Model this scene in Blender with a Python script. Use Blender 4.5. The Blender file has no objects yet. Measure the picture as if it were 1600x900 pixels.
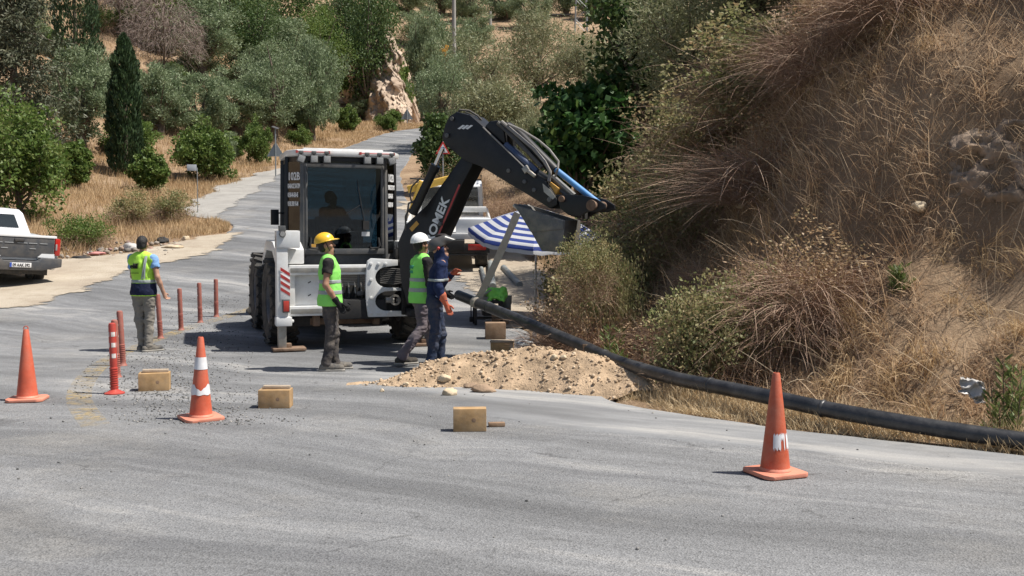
import bpy, math, random
import numpy as np
from mathutils import Vector, Matrix, Euler

random.seed(7)
rng = np.random.default_rng(11)
R = math.radians
scene = bpy.context.scene
COL = scene.collection

# ------------------------------------------------------------------ camera
CAM_Z, FPX, PITCH = 1.72, 1600.0, math.atan(75 / 1600)
cam_d = bpy.data.cameras.new("camera")
cam = bpy.data.objects.new("camera", cam_d)
COL.objects.link(cam)
cam.location = (0, 0, CAM_Z)
cam.rotation_euler = (R(90) - PITCH, 0, 0)
cam_d.sensor_width = 36
cam_d.lens = 36 * FPX / 1600
cam_d.clip_start, cam_d.clip_end = 0.1, 2000
scene.camera = cam

# ------------------------------------------------------------------ sky, sun, exposure
SUN_EL, SUN_AZ = R(60), R(99)          # azimuth clockwise from +Y
world = bpy.data.worlds.new("World")
scene.world = world
world.use_nodes = True
wn = world.node_tree.nodes
wl = world.node_tree.links
wn.clear()
sky = wn.new('ShaderNodeTexSky')
sky.sky_type = 'NISHITA'
sky.sun_disc = False
sky.sun_elevation = SUN_EL
sky.sun_rotation = SUN_AZ
sky.dust_density = 1.5
bg = wn.new('ShaderNodeBackground')
bg.inputs['Strength'].default_value = 0.072
wo = wn.new('ShaderNodeOutputWorld')
wl.new(sky.outputs[0], bg.inputs[0])
wl.new(bg.outputs[0], wo.inputs[0])
sun_d = bpy.data.lights.new("sun", 'SUN')
sun_d.energy = 5.0
sun_d.angle = R(0.55)
sun_d.color = (1.0, 0.95, 0.87)
sun = bpy.data.objects.new("sun", sun_d)
COL.objects.link(sun)
SDIR = Vector((math.sin(SUN_AZ) * math.cos(SUN_EL), math.cos(SUN_AZ) * math.cos(SUN_EL), math.sin(SUN_EL)))
sun.rotation_euler = (-SDIR).to_track_quat('-Z', 'Y').to_euler()
sun.location = (20, -5, 30)
vs = scene.view_settings
vs.view_transform = 'Standard'
vs.look = 'None'
vs.exposure = 0.5
vs.gamma = 1.0
scene.cycles.max_bounces = 6
scene.cycles.transparent_max_bounces = 8

# ------------------------------------------------------------------ pixel -> place helpers (only to measure the photograph)
def ray(px, py):
    u, v = (px - 800) / FPX, (py - 450) / FPX
    c, s = math.cos(PITCH), math.sin(PITCH)
    d = np.array([u, c - v * s, -s - v * c])
    return d / d[1]

def P(px, py, D):
    d = ray(px, py)
    return Vector((d[0] * D, D, CAM_Z + d[2] * D))

# ------------------------------------------------------------------ noise
def _hash(i, j, k):
    n = (i * 374761393 + j * 668265263 + k * 2147483647 * 3 + k * 1274126177) & 0xffffffff
    n = ((n ^ (n >> 13)) * 1274126177) & 0xffffffff
    return ((n ^ (n >> 16)) & 0xffff) / 65535.0

def vnoise(x, y, z=0.0):
    x, y, z = np.broadcast_arrays(np.asarray(x, float), np.asarray(y, float), np.asarray(z, float))
    xi, yi, zi = np.floor(x).astype(np.int64), np.floor(y).astype(np.int64), np.floor(z).astype(np.int64)
    fx, fy, fz = x - xi, y - yi, z - zi
    fx, fy, fz = fx * fx * (3 - 2 * fx), fy * fy * (3 - 2 * fy), fz * fz * (3 - 2 * fz)
    r = 0
    for a in (0, 1):
        for b in (0, 1):
            for c in (0, 1):
                w = (fx if a else 1 - fx) * (fy if b else 1 - fy) * (fz if c else 1 - fz)
                r = r + w * _hash(xi + a, yi + b, zi + c)
    return r * 2 - 1

def fbm(x, y, z=0.0, o=4):
    r, a = 0, 0.5
    for i in range(o):
        r = r + a * vnoise(np.asarray(x) * 2 ** i + 17.3 * i, np.asarray(y) * 2 ** i - 9.1 * i, np.asarray(z) * 2 ** i)
        a *= 0.5
    return r

# ------------------------------------------------------------------ materials
MATS = {}
def _new(name):
    m = bpy.data.materials.new(name)
    m.use_nodes = True
    nt = m.node_tree
    nt.nodes.clear()
    out = nt.nodes.new('ShaderNodeOutputMaterial')
    return m, nt, out

def rgba(c, k=1.0):
    return (min(c[0] * k, 1), min(c[1] * k, 1), min(c[2] * k, 1), 1)

def noise_node(nt, vec, scale, detail=5, rough=0.55):
    n = nt.nodes.new('ShaderNodeTexNoise')
    n.inputs['Scale'].default_value = scale
    n.inputs['Detail'].default_value = detail
    n.inputs['Roughness'].default_value = rough
    nt.links.new(vec, n.inputs['Vector'])
    return n

def ramp(nt, fac, stops):
    r = nt.nodes.new('ShaderNodeValToRGB')
    e = r.color_ramp.elements
    while len(e) < len(stops):
        e.new(0.5)
    for i, (p, c) in enumerate(stops):
        e[i].position = p
        e[i].color = c if len(c) == 4 else rgba(c)
    nt.links.new(fac, r.inputs[0])
    return r

def mixc(nt, fac, a, b, mode='MIX'):
    m = nt.nodes.new('ShaderNodeMix')
    m.data_type = 'RGBA'
    m.blend_type = mode
    for s, v in ((m.inputs[0], fac), (m.inputs[6], a), (m.inputs[7], b)):
        if hasattr(v, 'is_linked'):
            nt.links.new(v, s)
        elif isinstance(v, (int, float)):
            s.default_value = v
        else:
            s.default_value = rgba(v)
    return m.outputs[2]

def mat(name, col, rough=0.6, metal=0.0, var=0.12, vscale=5.0, bump=0.0, bscale=40.0, dust=0.0, dcol=(0.42, 0.35, 0.26), coat=0.0, spec=0.5):
    if name in MATS:
        return MATS[name]
    m, nt, out = _new(name)
    b = nt.nodes.new('ShaderNodeBsdfPrincipled')
    nt.links.new(b.outputs[0], out.inputs[0])
    tc = nt.nodes.new('ShaderNodeTexCoord')
    n = noise_node(nt, tc.outputs['Object'], vscale)
    c = ramp(nt, n.outputs[0], [(0.3, rgba(col, 1 - var)), (0.7, rgba(col, 1 + var))]).outputs[0]
    if dust > 0:
        n2 = noise_node(nt, tc.outputs['Object'], vscale * 0.6 + 1.3, 8, 0.7)
        f = ramp(nt, n2.outputs[0], [(0.42, (0, 0, 0)), (0.72, (dust, dust, dust))]).outputs[0]
        c = mixc(nt, f, c, dcol)
        n3 = noise_node(nt, tc.outputs['Object'], 55, 3, 0.6)
        f3 = ramp(nt, n3.outputs[0], [(0.6, (0, 0, 0)), (0.75, (dust * .6,) * 3)]).outputs[0]
        c = mixc(nt, f3, c, dcol)
    nt.links.new(c, b.inputs['Base Color'])
    b.inputs['Roughness'].default_value = rough
    b.inputs['Metallic'].default_value = metal
    b.inputs['Coat Weight'].default_value = coat
    b.inputs['Specular IOR Level'].default_value = spec
    if bump > 0:
        nb = noise_node(nt, tc.outputs['Object'], bscale, 6, 0.6)
        bn = nt.nodes.new('ShaderNodeBump')
        bn.inputs['Strength'].default_value = bump
        bn.inputs['Distance'].default_value = 0.02
        nt.links.new(nb.outputs[0], bn.inputs['Height'])
        nt.links.new(bn.outputs[0], b.inputs['Normal'])
    MATS[name] = m
    return m

def leafmat(name, cols, trans=0.3, rough=0.55):
    """colour of each leaf from its own random number"""
    if name in MATS:
        return MATS[name]
    m, nt, out = _new(name)
    at = nt.nodes.new('ShaderNodeAttribute')
    at.attribute_name = 'rnd'
    k = len(cols)
    c = ramp(nt, at.outputs['Fac'], [(i / max(k - 1, 1), cc) for i, cc in enumerate(cols)]).outputs[0]
    b = nt.nodes.new('ShaderNodeBsdfPrincipled')
    b.inputs['Roughness'].default_value = rough
    b.inputs['Specular IOR Level'].default_value = 0.35
    nt.links.new(c, b.inputs['Base Color'])
    t = nt.nodes.new('ShaderNodeBsdfTranslucent')
    nt.links.new(c, t.inputs[0])
    mx = nt.nodes.new('ShaderNodeMixShader')
    mx.inputs[0].default_value = trans
    nt.links.new(b.outputs[0], mx.inputs[1])
    nt.links.new(t.outputs[0], mx.inputs[2])
    nt.links.new(mx.outputs[0], out.inputs[0])
    MATS[name] = m
    return m

def glassmat(name, tint=(0.35, 0.45, 0.5), refl=0.12):
    if name in MATS:
        return MATS[name]
    m, nt, out = _new(name)
    t = nt.nodes.new('ShaderNodeBsdfTransparent')
    t.inputs[0].default_value = rgba(tint)
    g = nt.nodes.new('ShaderNodeBsdfGlossy')
    g.inputs['Roughness'].default_value = 0.03
    g.inputs[0].default_value = (0.8, 0.85, 0.9, 1)
    lw = nt.nodes.new('ShaderNodeFresnel')
    lw.inputs[0].default_value = 1.5
    ad = nt.nodes.new('ShaderNodeMath')
    ad.operation = 'ADD'
    ad.inputs[1].default_value = refl - 0.04
    nt.links.new(lw.outputs[0], ad.inputs[0])
    mx = nt.nodes.new('ShaderNodeMixShader')
    nt.links.new(ad.outputs[0], mx.inputs[0])
    nt.links.new(t.outputs[0], mx.inputs[1])
    nt.links.new(g.outputs[0], mx.inputs[2])
    nt.links.new(mx.outputs[0], out.inputs[0])
    MATS[name] = m
    return m

# ------------------------------------------------------------------ objects
def tag(o, label=None, cat=None, group=None, kind=None):
    if label: o['label'] = label
    if cat: o['category'] = cat
    if group: o['group'] = group
    if kind: o['kind'] = kind
    return o

def link(name, me, m=None, parent=None):
    o = bpy.data.objects.new(name, me)
    COL.objects.link(o)
    if m is not None and me is not None and len(me.materials) == 0:
        me.materials.append(m)
    if parent is not None:
        o.parent = parent
    return o

def empty(name, loc=(0, 0, 0), rz=0.0):
    o = bpy.data.objects.new(name, None)
    COL.objects.link(o)
    o.location = loc
    o.rotation_euler = (0, 0, rz)
    o.empty_display_size = 0.2
    return o

def np_mesh(name, V, F, rnd=None, smooth=False):
    V = np.ascontiguousarray(V, np.float32)
    F = np.ascontiguousarray(F, np.int32)
    me = bpy.data.meshes.new(name)
    k = F.shape[1]
    me.vertices.add(len(V))
    me.vertices.foreach_set('co', V.ravel())
    me.loops.add(F.size)
    me.loops.foreach_set('vertex_index', F.ravel())
    me.polygons.add(len(F))
    me.polygons.foreach_set('loop_start', np.arange(len(F), dtype=np.int32) * k)
    me.update(calc_edges=True)
    if smooth:
        me.polygons.foreach_set('use_smooth', np.ones(len(F), bool))
    if rnd is not None:
        a = me.attributes.new('rnd', 'FLOAT', 'POINT')
        a.data.foreach_set('value', np.ascontiguousarray(rnd, np.float32))
    return me

class MB:
    """collects shapes into one mesh"""
    def __init__(self):
        self.v, self.f = [], []
    def add(self, verts, faces):
        n = len(self.v)
        self.v += [tuple(p) for p in verts]
        self.f += [tuple(i + n for i in f) for f in faces]
        return self
    def box(self, c, s, rot=None):
        c = Vector(c); hx, hy, hz = s[0] / 2, s[1] / 2, s[2] / 2
        m = Euler(rot).to_matrix() if rot else Matrix.Identity(3)
        vs_ = [c + m @ Vector((x * hx, y * hy, z * hz)) for x in (-1, 1) for y in (-1, 1) for z in (-1, 1)]
        return self.add(vs_, [(0, 1, 3, 2), (4, 6, 7, 5), (0, 4, 5, 1), (2, 3, 7, 6), (0, 2, 6, 4), (1, 5, 7, 3)])
    def cyl(self, p0, p1, r0, r1=None, n=14):
        return self.tube([p0, p1], [r0, r0 if r1 is None else r1], n)
    def tube(self, pts, r, n=8):
        pts = [Vector(p) for p in pts]
        rs = r if isinstance(r, (list, tuple)) else [r] * len(pts)
        base = len(self.v)
        up = None
        for i, p in enumerate(pts):
            t = (pts[min(i + 1, len(pts) - 1)] - pts[max(i - 1, 0)]).normalized()
            if up is None:
                up = Vector((0, 0, 1)) if abs(t.z) < 0.9 else Vector((1, 0, 0))
            s = t.cross(up).normalized()
            up = s.cross(t).normalized()
            for k in range(n):
                a = 2 * math.pi * k / n
                self.v.append(tuple(p + (s * math.cos(a) + up * math.sin(a)) * rs[i]))
        for i in range(len(pts) - 1):
            for k in range(n):
                a, b = base + i * n + k, base + i * n + (k + 1) % n
                self.f.append((a, b, b + n, a + n))
        self.f.append(tuple(base + k for k in range(n))[::-1])
        self.f.append(tuple(base + (len(pts) - 1) * n + k for k in range(n)))
        return self
    def prism(self, poly, fn, t0, t1):
        n = len(poly)
        vs_ = [fn(a, b, t0) for a, b in poly] + [fn(a, b, t1) for a, b in poly]
        fs = [tuple(range(n))[::-1], tuple(range(n, 2 * n))]
        fs += [(i, (i + 1) % n, (i + 1) % n + n, i + n) for i in range(n)]
        return self.add(vs_, fs)
    def lathe(self, prof, n=24, mtx=None, closed=False):
        mtx = mtx or Matrix.Identity(4)
        base = len(self.v)
        for r, z in prof:
            for k in range(n):
                a = 2 * math.pi * k / n
                self.v.append(tuple(mtx @ Vector((r * math.cos(a), r * math.sin(a), z))))
        m = len(prof)
        for i in range(m if closed else m - 1):
            for k in range(n):
                j = (i + 1) % m
                self.f.append((base + i * n + k, base + i * n + (k + 1) % n, base + j * n + (k + 1) % n, base + j * n + k))
        if not closed:
            if prof[0][0] > 1e-5: self.f.append(tuple(base + k for k in range(n))[::-1])
            if prof[-1][0] > 1e-5: self.f.append(tuple(base + (m - 1) * n + k for k in range(n)))
        return self
    def build(self, name, m=None, parent=None, smooth=True, bevel=0.0, angle=38, xf=None):
        vv = self.v if xf is None else [tuple(xf @ Vector(p)) for p in self.v]
        me = bpy.data.meshes.new(name)
        me.from_pydata(vv, [], self.f)
        me.update()
        import bmesh
        bm = bmesh.new(); bm.from_mesh(me)
        bmesh.ops.recalc_face_normals(bm, faces=bm.faces)
        if bevel > 0:
            es = [e for e in bm.edges if len(e.link_faces) == 2 and e.calc_face_angle(0) > R(30)]
            try:
                bmesh.ops.bevel(bm, geom=es, offset=bevel, offset_type='OFFSET', segments=2, profile=0.6, affect='EDGES', clamp_overlap=True)
            except Exception:
                pass
        bm.to_mesh(me); bm.free()
        if smooth:
            me.polygons.foreach_set('use_smooth', np.ones(len(me.polygons), bool))
            me.set_sharp_from_angle(angle=R(angle))
        return link(name, me, m, parent)

def text_obj(name, body, m, parent, mtx, size, extrude=0.002, squash=1.0, bold=0.0, align='LEFT'):
    cu = bpy.data.curves.new(name, 'FONT')
    cu.body = body
    cu.size = size
    cu.extrude = extrude
    cu.offset = bold
    cu.align_x = align
    cu.resolution_u = 3
    o = bpy.data.objects.new(name, cu)
    COL.objects.link(o)
    dg = bpy.context.evaluated_depsgraph_get()
    me = bpy.data.meshes.new_from_object(o.evaluated_get(dg))
    bpy.data.objects.remove(o)
    me.transform(mtx @ Matrix.Diagonal((squash, 1, 1, 1)))
    me.materials.clear()
    return link(name, me, m, parent)

def copy_tree(o, parent=None):
    c = o.copy()
    COL.objects.link(c)
    if parent is not None:
        c.parent = parent
    for ch in list(o.children):
        copy_tree(ch, c)
    return c

# ------------------------------------------------------------------ smooth solids: signed distance -> mesh (surface nets)
class Solid:
    def __init__(self, lo, hi, h):
        self.lo = np.array(lo, float); self.h = h
        self.n = np.ceil((np.array(hi) - self.lo) / h).astype(int) + 1
        self.F = np.full(self.n, 0.5, np.float32)
        self.ax = [self.lo[i] + h * np.arange(self.n[i]) for i in range(3)]
    def _slice(self, lo, hi):
        a = np.clip(np.floor((np.array(lo) - self.lo) / self.h).astype(int), 0, self.n)
        b = np.clip(np.ceil((np.array(hi) - self.lo) / self.h).astype(int) + 1, 0, self.n)
        return tuple(slice(a[i], b[i]) for i in range(3))
    def _pts(self, sl):
        return np.meshgrid(self.ax[0][sl[0]], self.ax[1][sl[1]], self.ax[2][sl[2]], indexing='ij')
    def _union(self, sl, d, k):
        f = self.F[sl]
        if k > 0:
            hh = np.clip(0.5 + 0.5 * (f - d) / k, 0, 1)
            self.F[sl] = f * (1 - hh) + d * hh - k * hh * (1 - hh)
        else:
            self.F[sl] = np.minimum(f, d)
    def cap(self, a, b, ra, rb, k=0.02, sc=(1, 1, 1), xf=None, sub=False):
        a, b, sc = np.array(a, float), np.array(b, float), np.array(sc, float)
        m = max(ra, rb) / sc.min() + k + 0.06
        pts = [a, b]
        if xf is not None:
            Rm, pv = xf
            pts = [Rm @ (q - pv) + pv for q in pts]
        sl = self._slice(np.minimum(*pts) - m, np.maximum(*pts) + m)
        X, Y, Z = self._pts(sl)
        if X.size == 0: return self
        if xf is not None:
            p = np.stack([X - pv[0], Y - pv[1], Z - pv[2]], -1) @ Rm
            X, Y, Z = p[..., 0] + pv[0], p[..., 1] + pv[1], p[..., 2] + pv[2]
        px, py, pz = (X - a[0]) * sc[0], (Y - a[1]) * sc[1], (Z - a[2]) * sc[2]
        ab = (b - a) * sc
        L = max(ab @ ab, 1e-9)
        t = np.clip((px * ab[0] + py * ab[1] + pz * ab[2]) / L, 0, 1)
        d = np.sqrt((px - t * ab[0]) ** 2 + (py - t * ab[1]) ** 2 + (pz - t * ab[2]) ** 2) - (ra + (rb - ra) * t)
        d = d / (sc.max() ** 0.5)
        if sub:
            self.F[sl] = np.maximum(self.F[sl], -d)
        else:
            self._union(sl, d, k)
        return self
    def ell(self, c, r, k=0.02, xf=None, sub=False):
        r = np.array(r, float); rm = r.min()
        return self.cap(c, c, rm, rm, k, rm / r, xf, sub)
    def cut(self, nrm, off):
        """keep n.p <= off"""
        X, Y, Z = self._pts((slice(None),) * 3)
        self.F = np.maximum(self.F, (X * nrm[0] + Y * nrm[1] + Z * nrm[2] - off).astype(np.float32))
        return self
    def wrinkle(self, amp, scale, seed=0, stretch=(1, 1, 1)):
        m = np.abs(self.F) < 0.03
        i = np.argwhere(m)
        p = self.lo + i * self.h
        self.F[m] += (amp * fbm(p[:, 0] * scale * stretch[0] + seed, p[:, 1] * scale * stretch[1], p[:, 2] * scale * stretch[2], 3) * 1.6).astype(np.float32)
        return self
    def mesh(self, name):
        F = self.F
        F[[0, -1]] = 0.5; F[:, [0, -1]] = 0.5; F[:, :, [0, -1]] = 0.5
        ins = F < 0
        c = np.zeros(np.array(F.shape) - 1, np.int8)
        sl = [slice(0, -1), slice(1, None)]
        for a in (0, 1):
            for b in (0, 1):
                for d in (0, 1):
                    c += ins[sl[a], sl[b], sl[d]]
        act = np.argwhere((c > 0) & (c < 8))
        idx = np.full(c.shape, -1, np.int32)
        idx[tuple(act.T)] = np.arange(len(act))
        acc = np.zeros((len(act), 3)); cnt = np.zeros(len(act))
        cr = [(a, b, d) for a in (0, 1) for b in (0, 1) for d in (0, 1)]
        for p in cr:
            for ax in range(3):
                if p[ax] == 0:
                    q = list(p); q[ax] = 1
                    f0 = F[tuple((act + p).T)]; f1 = F[tuple((act + q).T)]
                    m = (f0 < 0) != (f1 < 0)
                    t = f0[m] / (f0[m] - f1[m])
                    e = np.zeros((m.sum(), 3)) + p
                    e[:, ax] += t
                    acc[m] += e; cnt[m] += 1
        V = self.lo + (act + acc / cnt[:, None]) * self.h
        quads = []
        for ax in range(3):
            o1, o2 = (ax + 1) % 3, (ax + 2) % 3
            s0 = [slice(None)] * 3; s1 = [slice(None)] * 3
            s0[ax] = slice(0, -1); s1[ax] = slice(1, None)
            A, B = ins[tuple(s0)], ins[tuple(s1)]
            e = np.argwhere(A != B)
            fl = A[tuple(e.T)]
            def cell(d1, d2):
                g = e.copy(); g[:, o1] -= d1; g[:, o2] -= d2
                return idx[tuple(g.T)]
            q = np.stack([cell(1, 1), cell(0, 1), cell(0, 0), cell(1, 0)], 1)
            q[~fl] = q[~fl][:, ::-1]
            quads.append(q)
        Q = np.concatenate(quads)
        Q = Q[(Q >= 0).all(1)]
        return np_mesh(name, V, Q, smooth=True)

# ================================================================== the lie of the land
_zy = np.array([-80, 15.5, 17.5, 20, 24.4, 30, 36, 48, 68, 85, 100, 115, 140, 180, 260, 340.0])
_zz = np.array([0, 0, .04, .2, .58, 1.3, 2.15, 3.97, 7.5, 10.7, 13, 14.5, 22, 37, 66, 92.0])
_yd = np.arange(-80, 340, 0.25)
_zd = np.interp(_yd, _zy, _zz)
_kern = np.hanning(17); _kern /= _kern.sum()
_zd = np.convolve(np.pad(_zd, 8, mode='edge'), _kern, mode='valid')
def zroad(y): return np.interp(y, _yd, _zd)

FOOT = np.array([(60, -28), (14.5, 1.0), (8.9, 4.6), (4.6, 8.2), (3.05, 9.7), (1.85, 11.4), (1.3, 13.3), (1.1, 17), (1.0, 21), (1.2, 26), (.3, 32),
                 (-2.2, 42), (-4.6, 55), (-5.2, 70), (-4, 85), (1, 97), (14, 106), (60, 116)], float)
def bank_d(x, y):
    """signed distance from the foot of the cutting, positive inside the bank"""
    best = np.full(np.shape(x), 1e9); sg = np.ones(np.shape(x))
    for (ax, ay), (bx, by) in zip(FOOT[:-1], FOOT[1:]):
        dx, dy = bx - ax, by - ay
        t = np.clip(((x - ax) * dx + (y - ay) * dy) / (dx * dx + dy * dy), 0, 1)
        qx, qy = x - ax - t * dx, y - ay - t * dy
        d = np.hypot(qx, qy)
        c = dx * qy - dy * qx
        m = d < best
        best = np.where(m, d, best); sg = np.where(m, np.where(c < 0, 1, -1), sg)
    return best * sg

def sstep(a, b, x):
    t = np.clip((x - a) / (b - a), 0, 1)
    return t * t * (3 - 2 * t)

_xl = np.array([(-80, -80), (16.5, -60), (18, -30), (19.3, -15), (20.3, -11.6), (21.5, -10.6), (27, -10.4), (30, -9.7), (34, -9.4), (36.5, -10.0), (39, -11.6), (45, -12.8),
                (54, -12.9), (68, -12.0), (82, -10.2), (92, -7.8), (98, -4)], float)
_xr = np.array([(-80, 130), (-14, 37), (1, 13.6), (4.5, 8.1), (8.1, 4.05), (9.17, 2.6), (10.6, 1.3), (11.5, .9), (13, .6), (17, .45), (21, -.1), (26, -1.0), (32, -2.2),
                (42, -4.2), (55, -6.0), (70, -6.6), (85, -5.2), (92, -2.5), (98, 0)], float)
def edge_l(y): return np.interp(y, _xl[:, 0], _xl[:, 1]) + 0.22 * vnoise(np.asarray(y) * .9, 3.3) + .08 * vnoise(np.asarray(y) * 4, 8.8)
def edge_r(y): return np.interp(y, _xr[:, 0], _xr[:, 1]) + 0.07 * vnoise(np.asarray(y) * 1.6, 7.7) + .03 * vnoise(np.asarray(y) * 6, 2.2)
def on_road(x, y): return (x > edge_l(y)) & (x < edge_r(y)) & (y < 98)

def terrain(x, y):
    x, y = np.asarray(x, float), np.asarray(y, float)
    z = zroad(y)
    d = bank_d(x, y)
    near = np.interp(d, [0, .4, 1.1, 1.9, 2.4, 2.9, 3.9, 5.5, 8, 14, 25, 70], [0, .16, .75, 1.5, 2.6, 3.75, 5.1, 6.5, 8.0, 10.2, 12.5, 22])
    far = np.interp(d, [0, 1, 4, 10, 25, 60], [0, .2, 1.3, 4, 8, 15])
    w = sstep(23, 36, y)
    bank = near * (1 - w) + far * w
    bank = bank * (1 - sstep(110, 160, y) * .7)
    steep = sstep(.1, 1.0, d) * (1 - w)
    bank = bank + steep * (.50 * fbm(x * .7, y * .7, 5.1, 4) + .24 * fbm(x * 1.9, y * 1.9, 1.1, 4))
    k = np.interp(y, [18, 28, 45, 60, 90, 140], [0.0, .05, .09, .27, .52, .5])
    l = np.maximum(0, -x - np.interp(y, [20, 40, 60, 90], [13.5, 13, 14.5, 13.5]))
    hill = k * (np.sqrt(l * l + 1) - 1) * np.where(y > 25, 1, 1)
    rough = sstep(0.0, 1.2, np.maximum(edge_l(y) - x, x - edge_r(y))) * (1 - sstep(98, 99, y)) + sstep(98, 99, y)
    z = z + bank + hill + rough * (0.10 * fbm(x * .35, y * .35, 2, 3) + .05 * fbm(x * 1.7, y * 1.7, 9, 3) + sstep(30, 70, y) * .5 * fbm(x * .12, y * .12, 4, 3))
    return z

def gz(x, y): return float(terrain(np.array([x]), np.array([y]))[0])

def G(px, py, dmin=3.0, dmax=250.0):
    """where the line of sight through a pixel of the photograph meets the ground"""
    d = ray(px, py)
    D = np.concatenate([np.arange(dmin, 60, .02), np.arange(60, dmax, .2)])
    zz = terrain(d[0] * D, D)
    hit = np.argmax(CAM_Z + d[2] * D <= zz)
    D = D[hit]
    return Vector((d[0] * D, D, float(zz[hit])))

# ---- ground sheet
def spaced(parts):
    out = []
    for a, b, s in parts:
        out += list(np.arange(a, b, s))
    return np.array(out + [parts[-1][1]])
xs = spaced([(-260, -80, 12), (-80, -30, 2.5), (-30, -14, .8), (-14, -2, .4), (-2, 11, .14), (11, 20, .5), (20, 60, 2.5), (60, 260, 12)])
ys = spaced([(-60, -4, 4), (-4, 6, .6), (6, 24, .15), (24, 40, .4), (40, 110, .9), (110, 340, 5)])
GX, GY = np.meshgrid(xs, ys, indexing='ij')
GZ = terrain(GX, GY)
inr = on_road(GX, GY)
GZ = np.where(inr, GZ - 0.05, GZ - 0.0)
V = np.stack([GX.ravel(), GY.ravel(), GZ.ravel()], 1)
nx, ny = len(xs), len(ys)
ii, jj = np.meshgrid(np.arange(nx - 1), np.arange(ny - 1), indexing='ij')
a = (ii * ny + jj).ravel()
Fq = np.stack([a, a + ny, a + ny + 1, a + 1], 1)

def ground_material():
    m, nt, out = _new('dry_earth')
    b = nt.nodes.new('ShaderNodeBsdfPrincipled')
    b.inputs['Roughness'].default_value = 0.95
    b.inputs['Specular IOR Level'].default_value = 0.1
    nt.links.new(b.outputs[0], out.inputs[0])
    tc = nt.nodes.new('ShaderNodeTexCoord')
    v = tc.outputs['Object']
    n1 = noise_node(nt, v, 0.5, 8, 0.65)
    c = ramp(nt, n1.outputs[0], [(.32, (.19, .125, .08)), (.5, (.30, .205, .13)), (.68, (.39, .285, .19))]).outputs[0]
    n2 = noise_node(nt, v, 4.5, 8, 0.7)
    f = ramp(nt, n2.outputs[0], [(.45, (0, 0, 0)), (.62, (.55, .55, .55))]).outputs[0]
    c = mixc(nt, f, c, (.235, .165, .105))
    n3 = noise_node(nt, v, 35, 4, 0.7)
    f3 = ramp(nt, n3.outputs[0], [(.5, (0, 0, 0)), (.7, (.5, .5, .5))]).outputs[0]
    c = mixc(nt, f3, c, (.42, .33, .23))
    nt.links.new(c, b.inputs['Base Color'])
    h1 = noise_node(nt, v, 7, 10, 0.72)
    bn = nt.nodes.new('ShaderNodeBump')
    bn.inputs['Strength'].default_value = 0.9
    bn.inputs['Distance'].default_value = 0.12
    nt.links.new(h1.outputs[0], bn.inputs['Height'])
    nt.links.new(bn.outputs[0], b.inputs['Normal'])
    return m
M_EARTH = ground_material()
ground = link('ground', np_mesh('ground', V, Fq, smooth=True), M_EARTH)
tag(ground, kind='structure')

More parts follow.
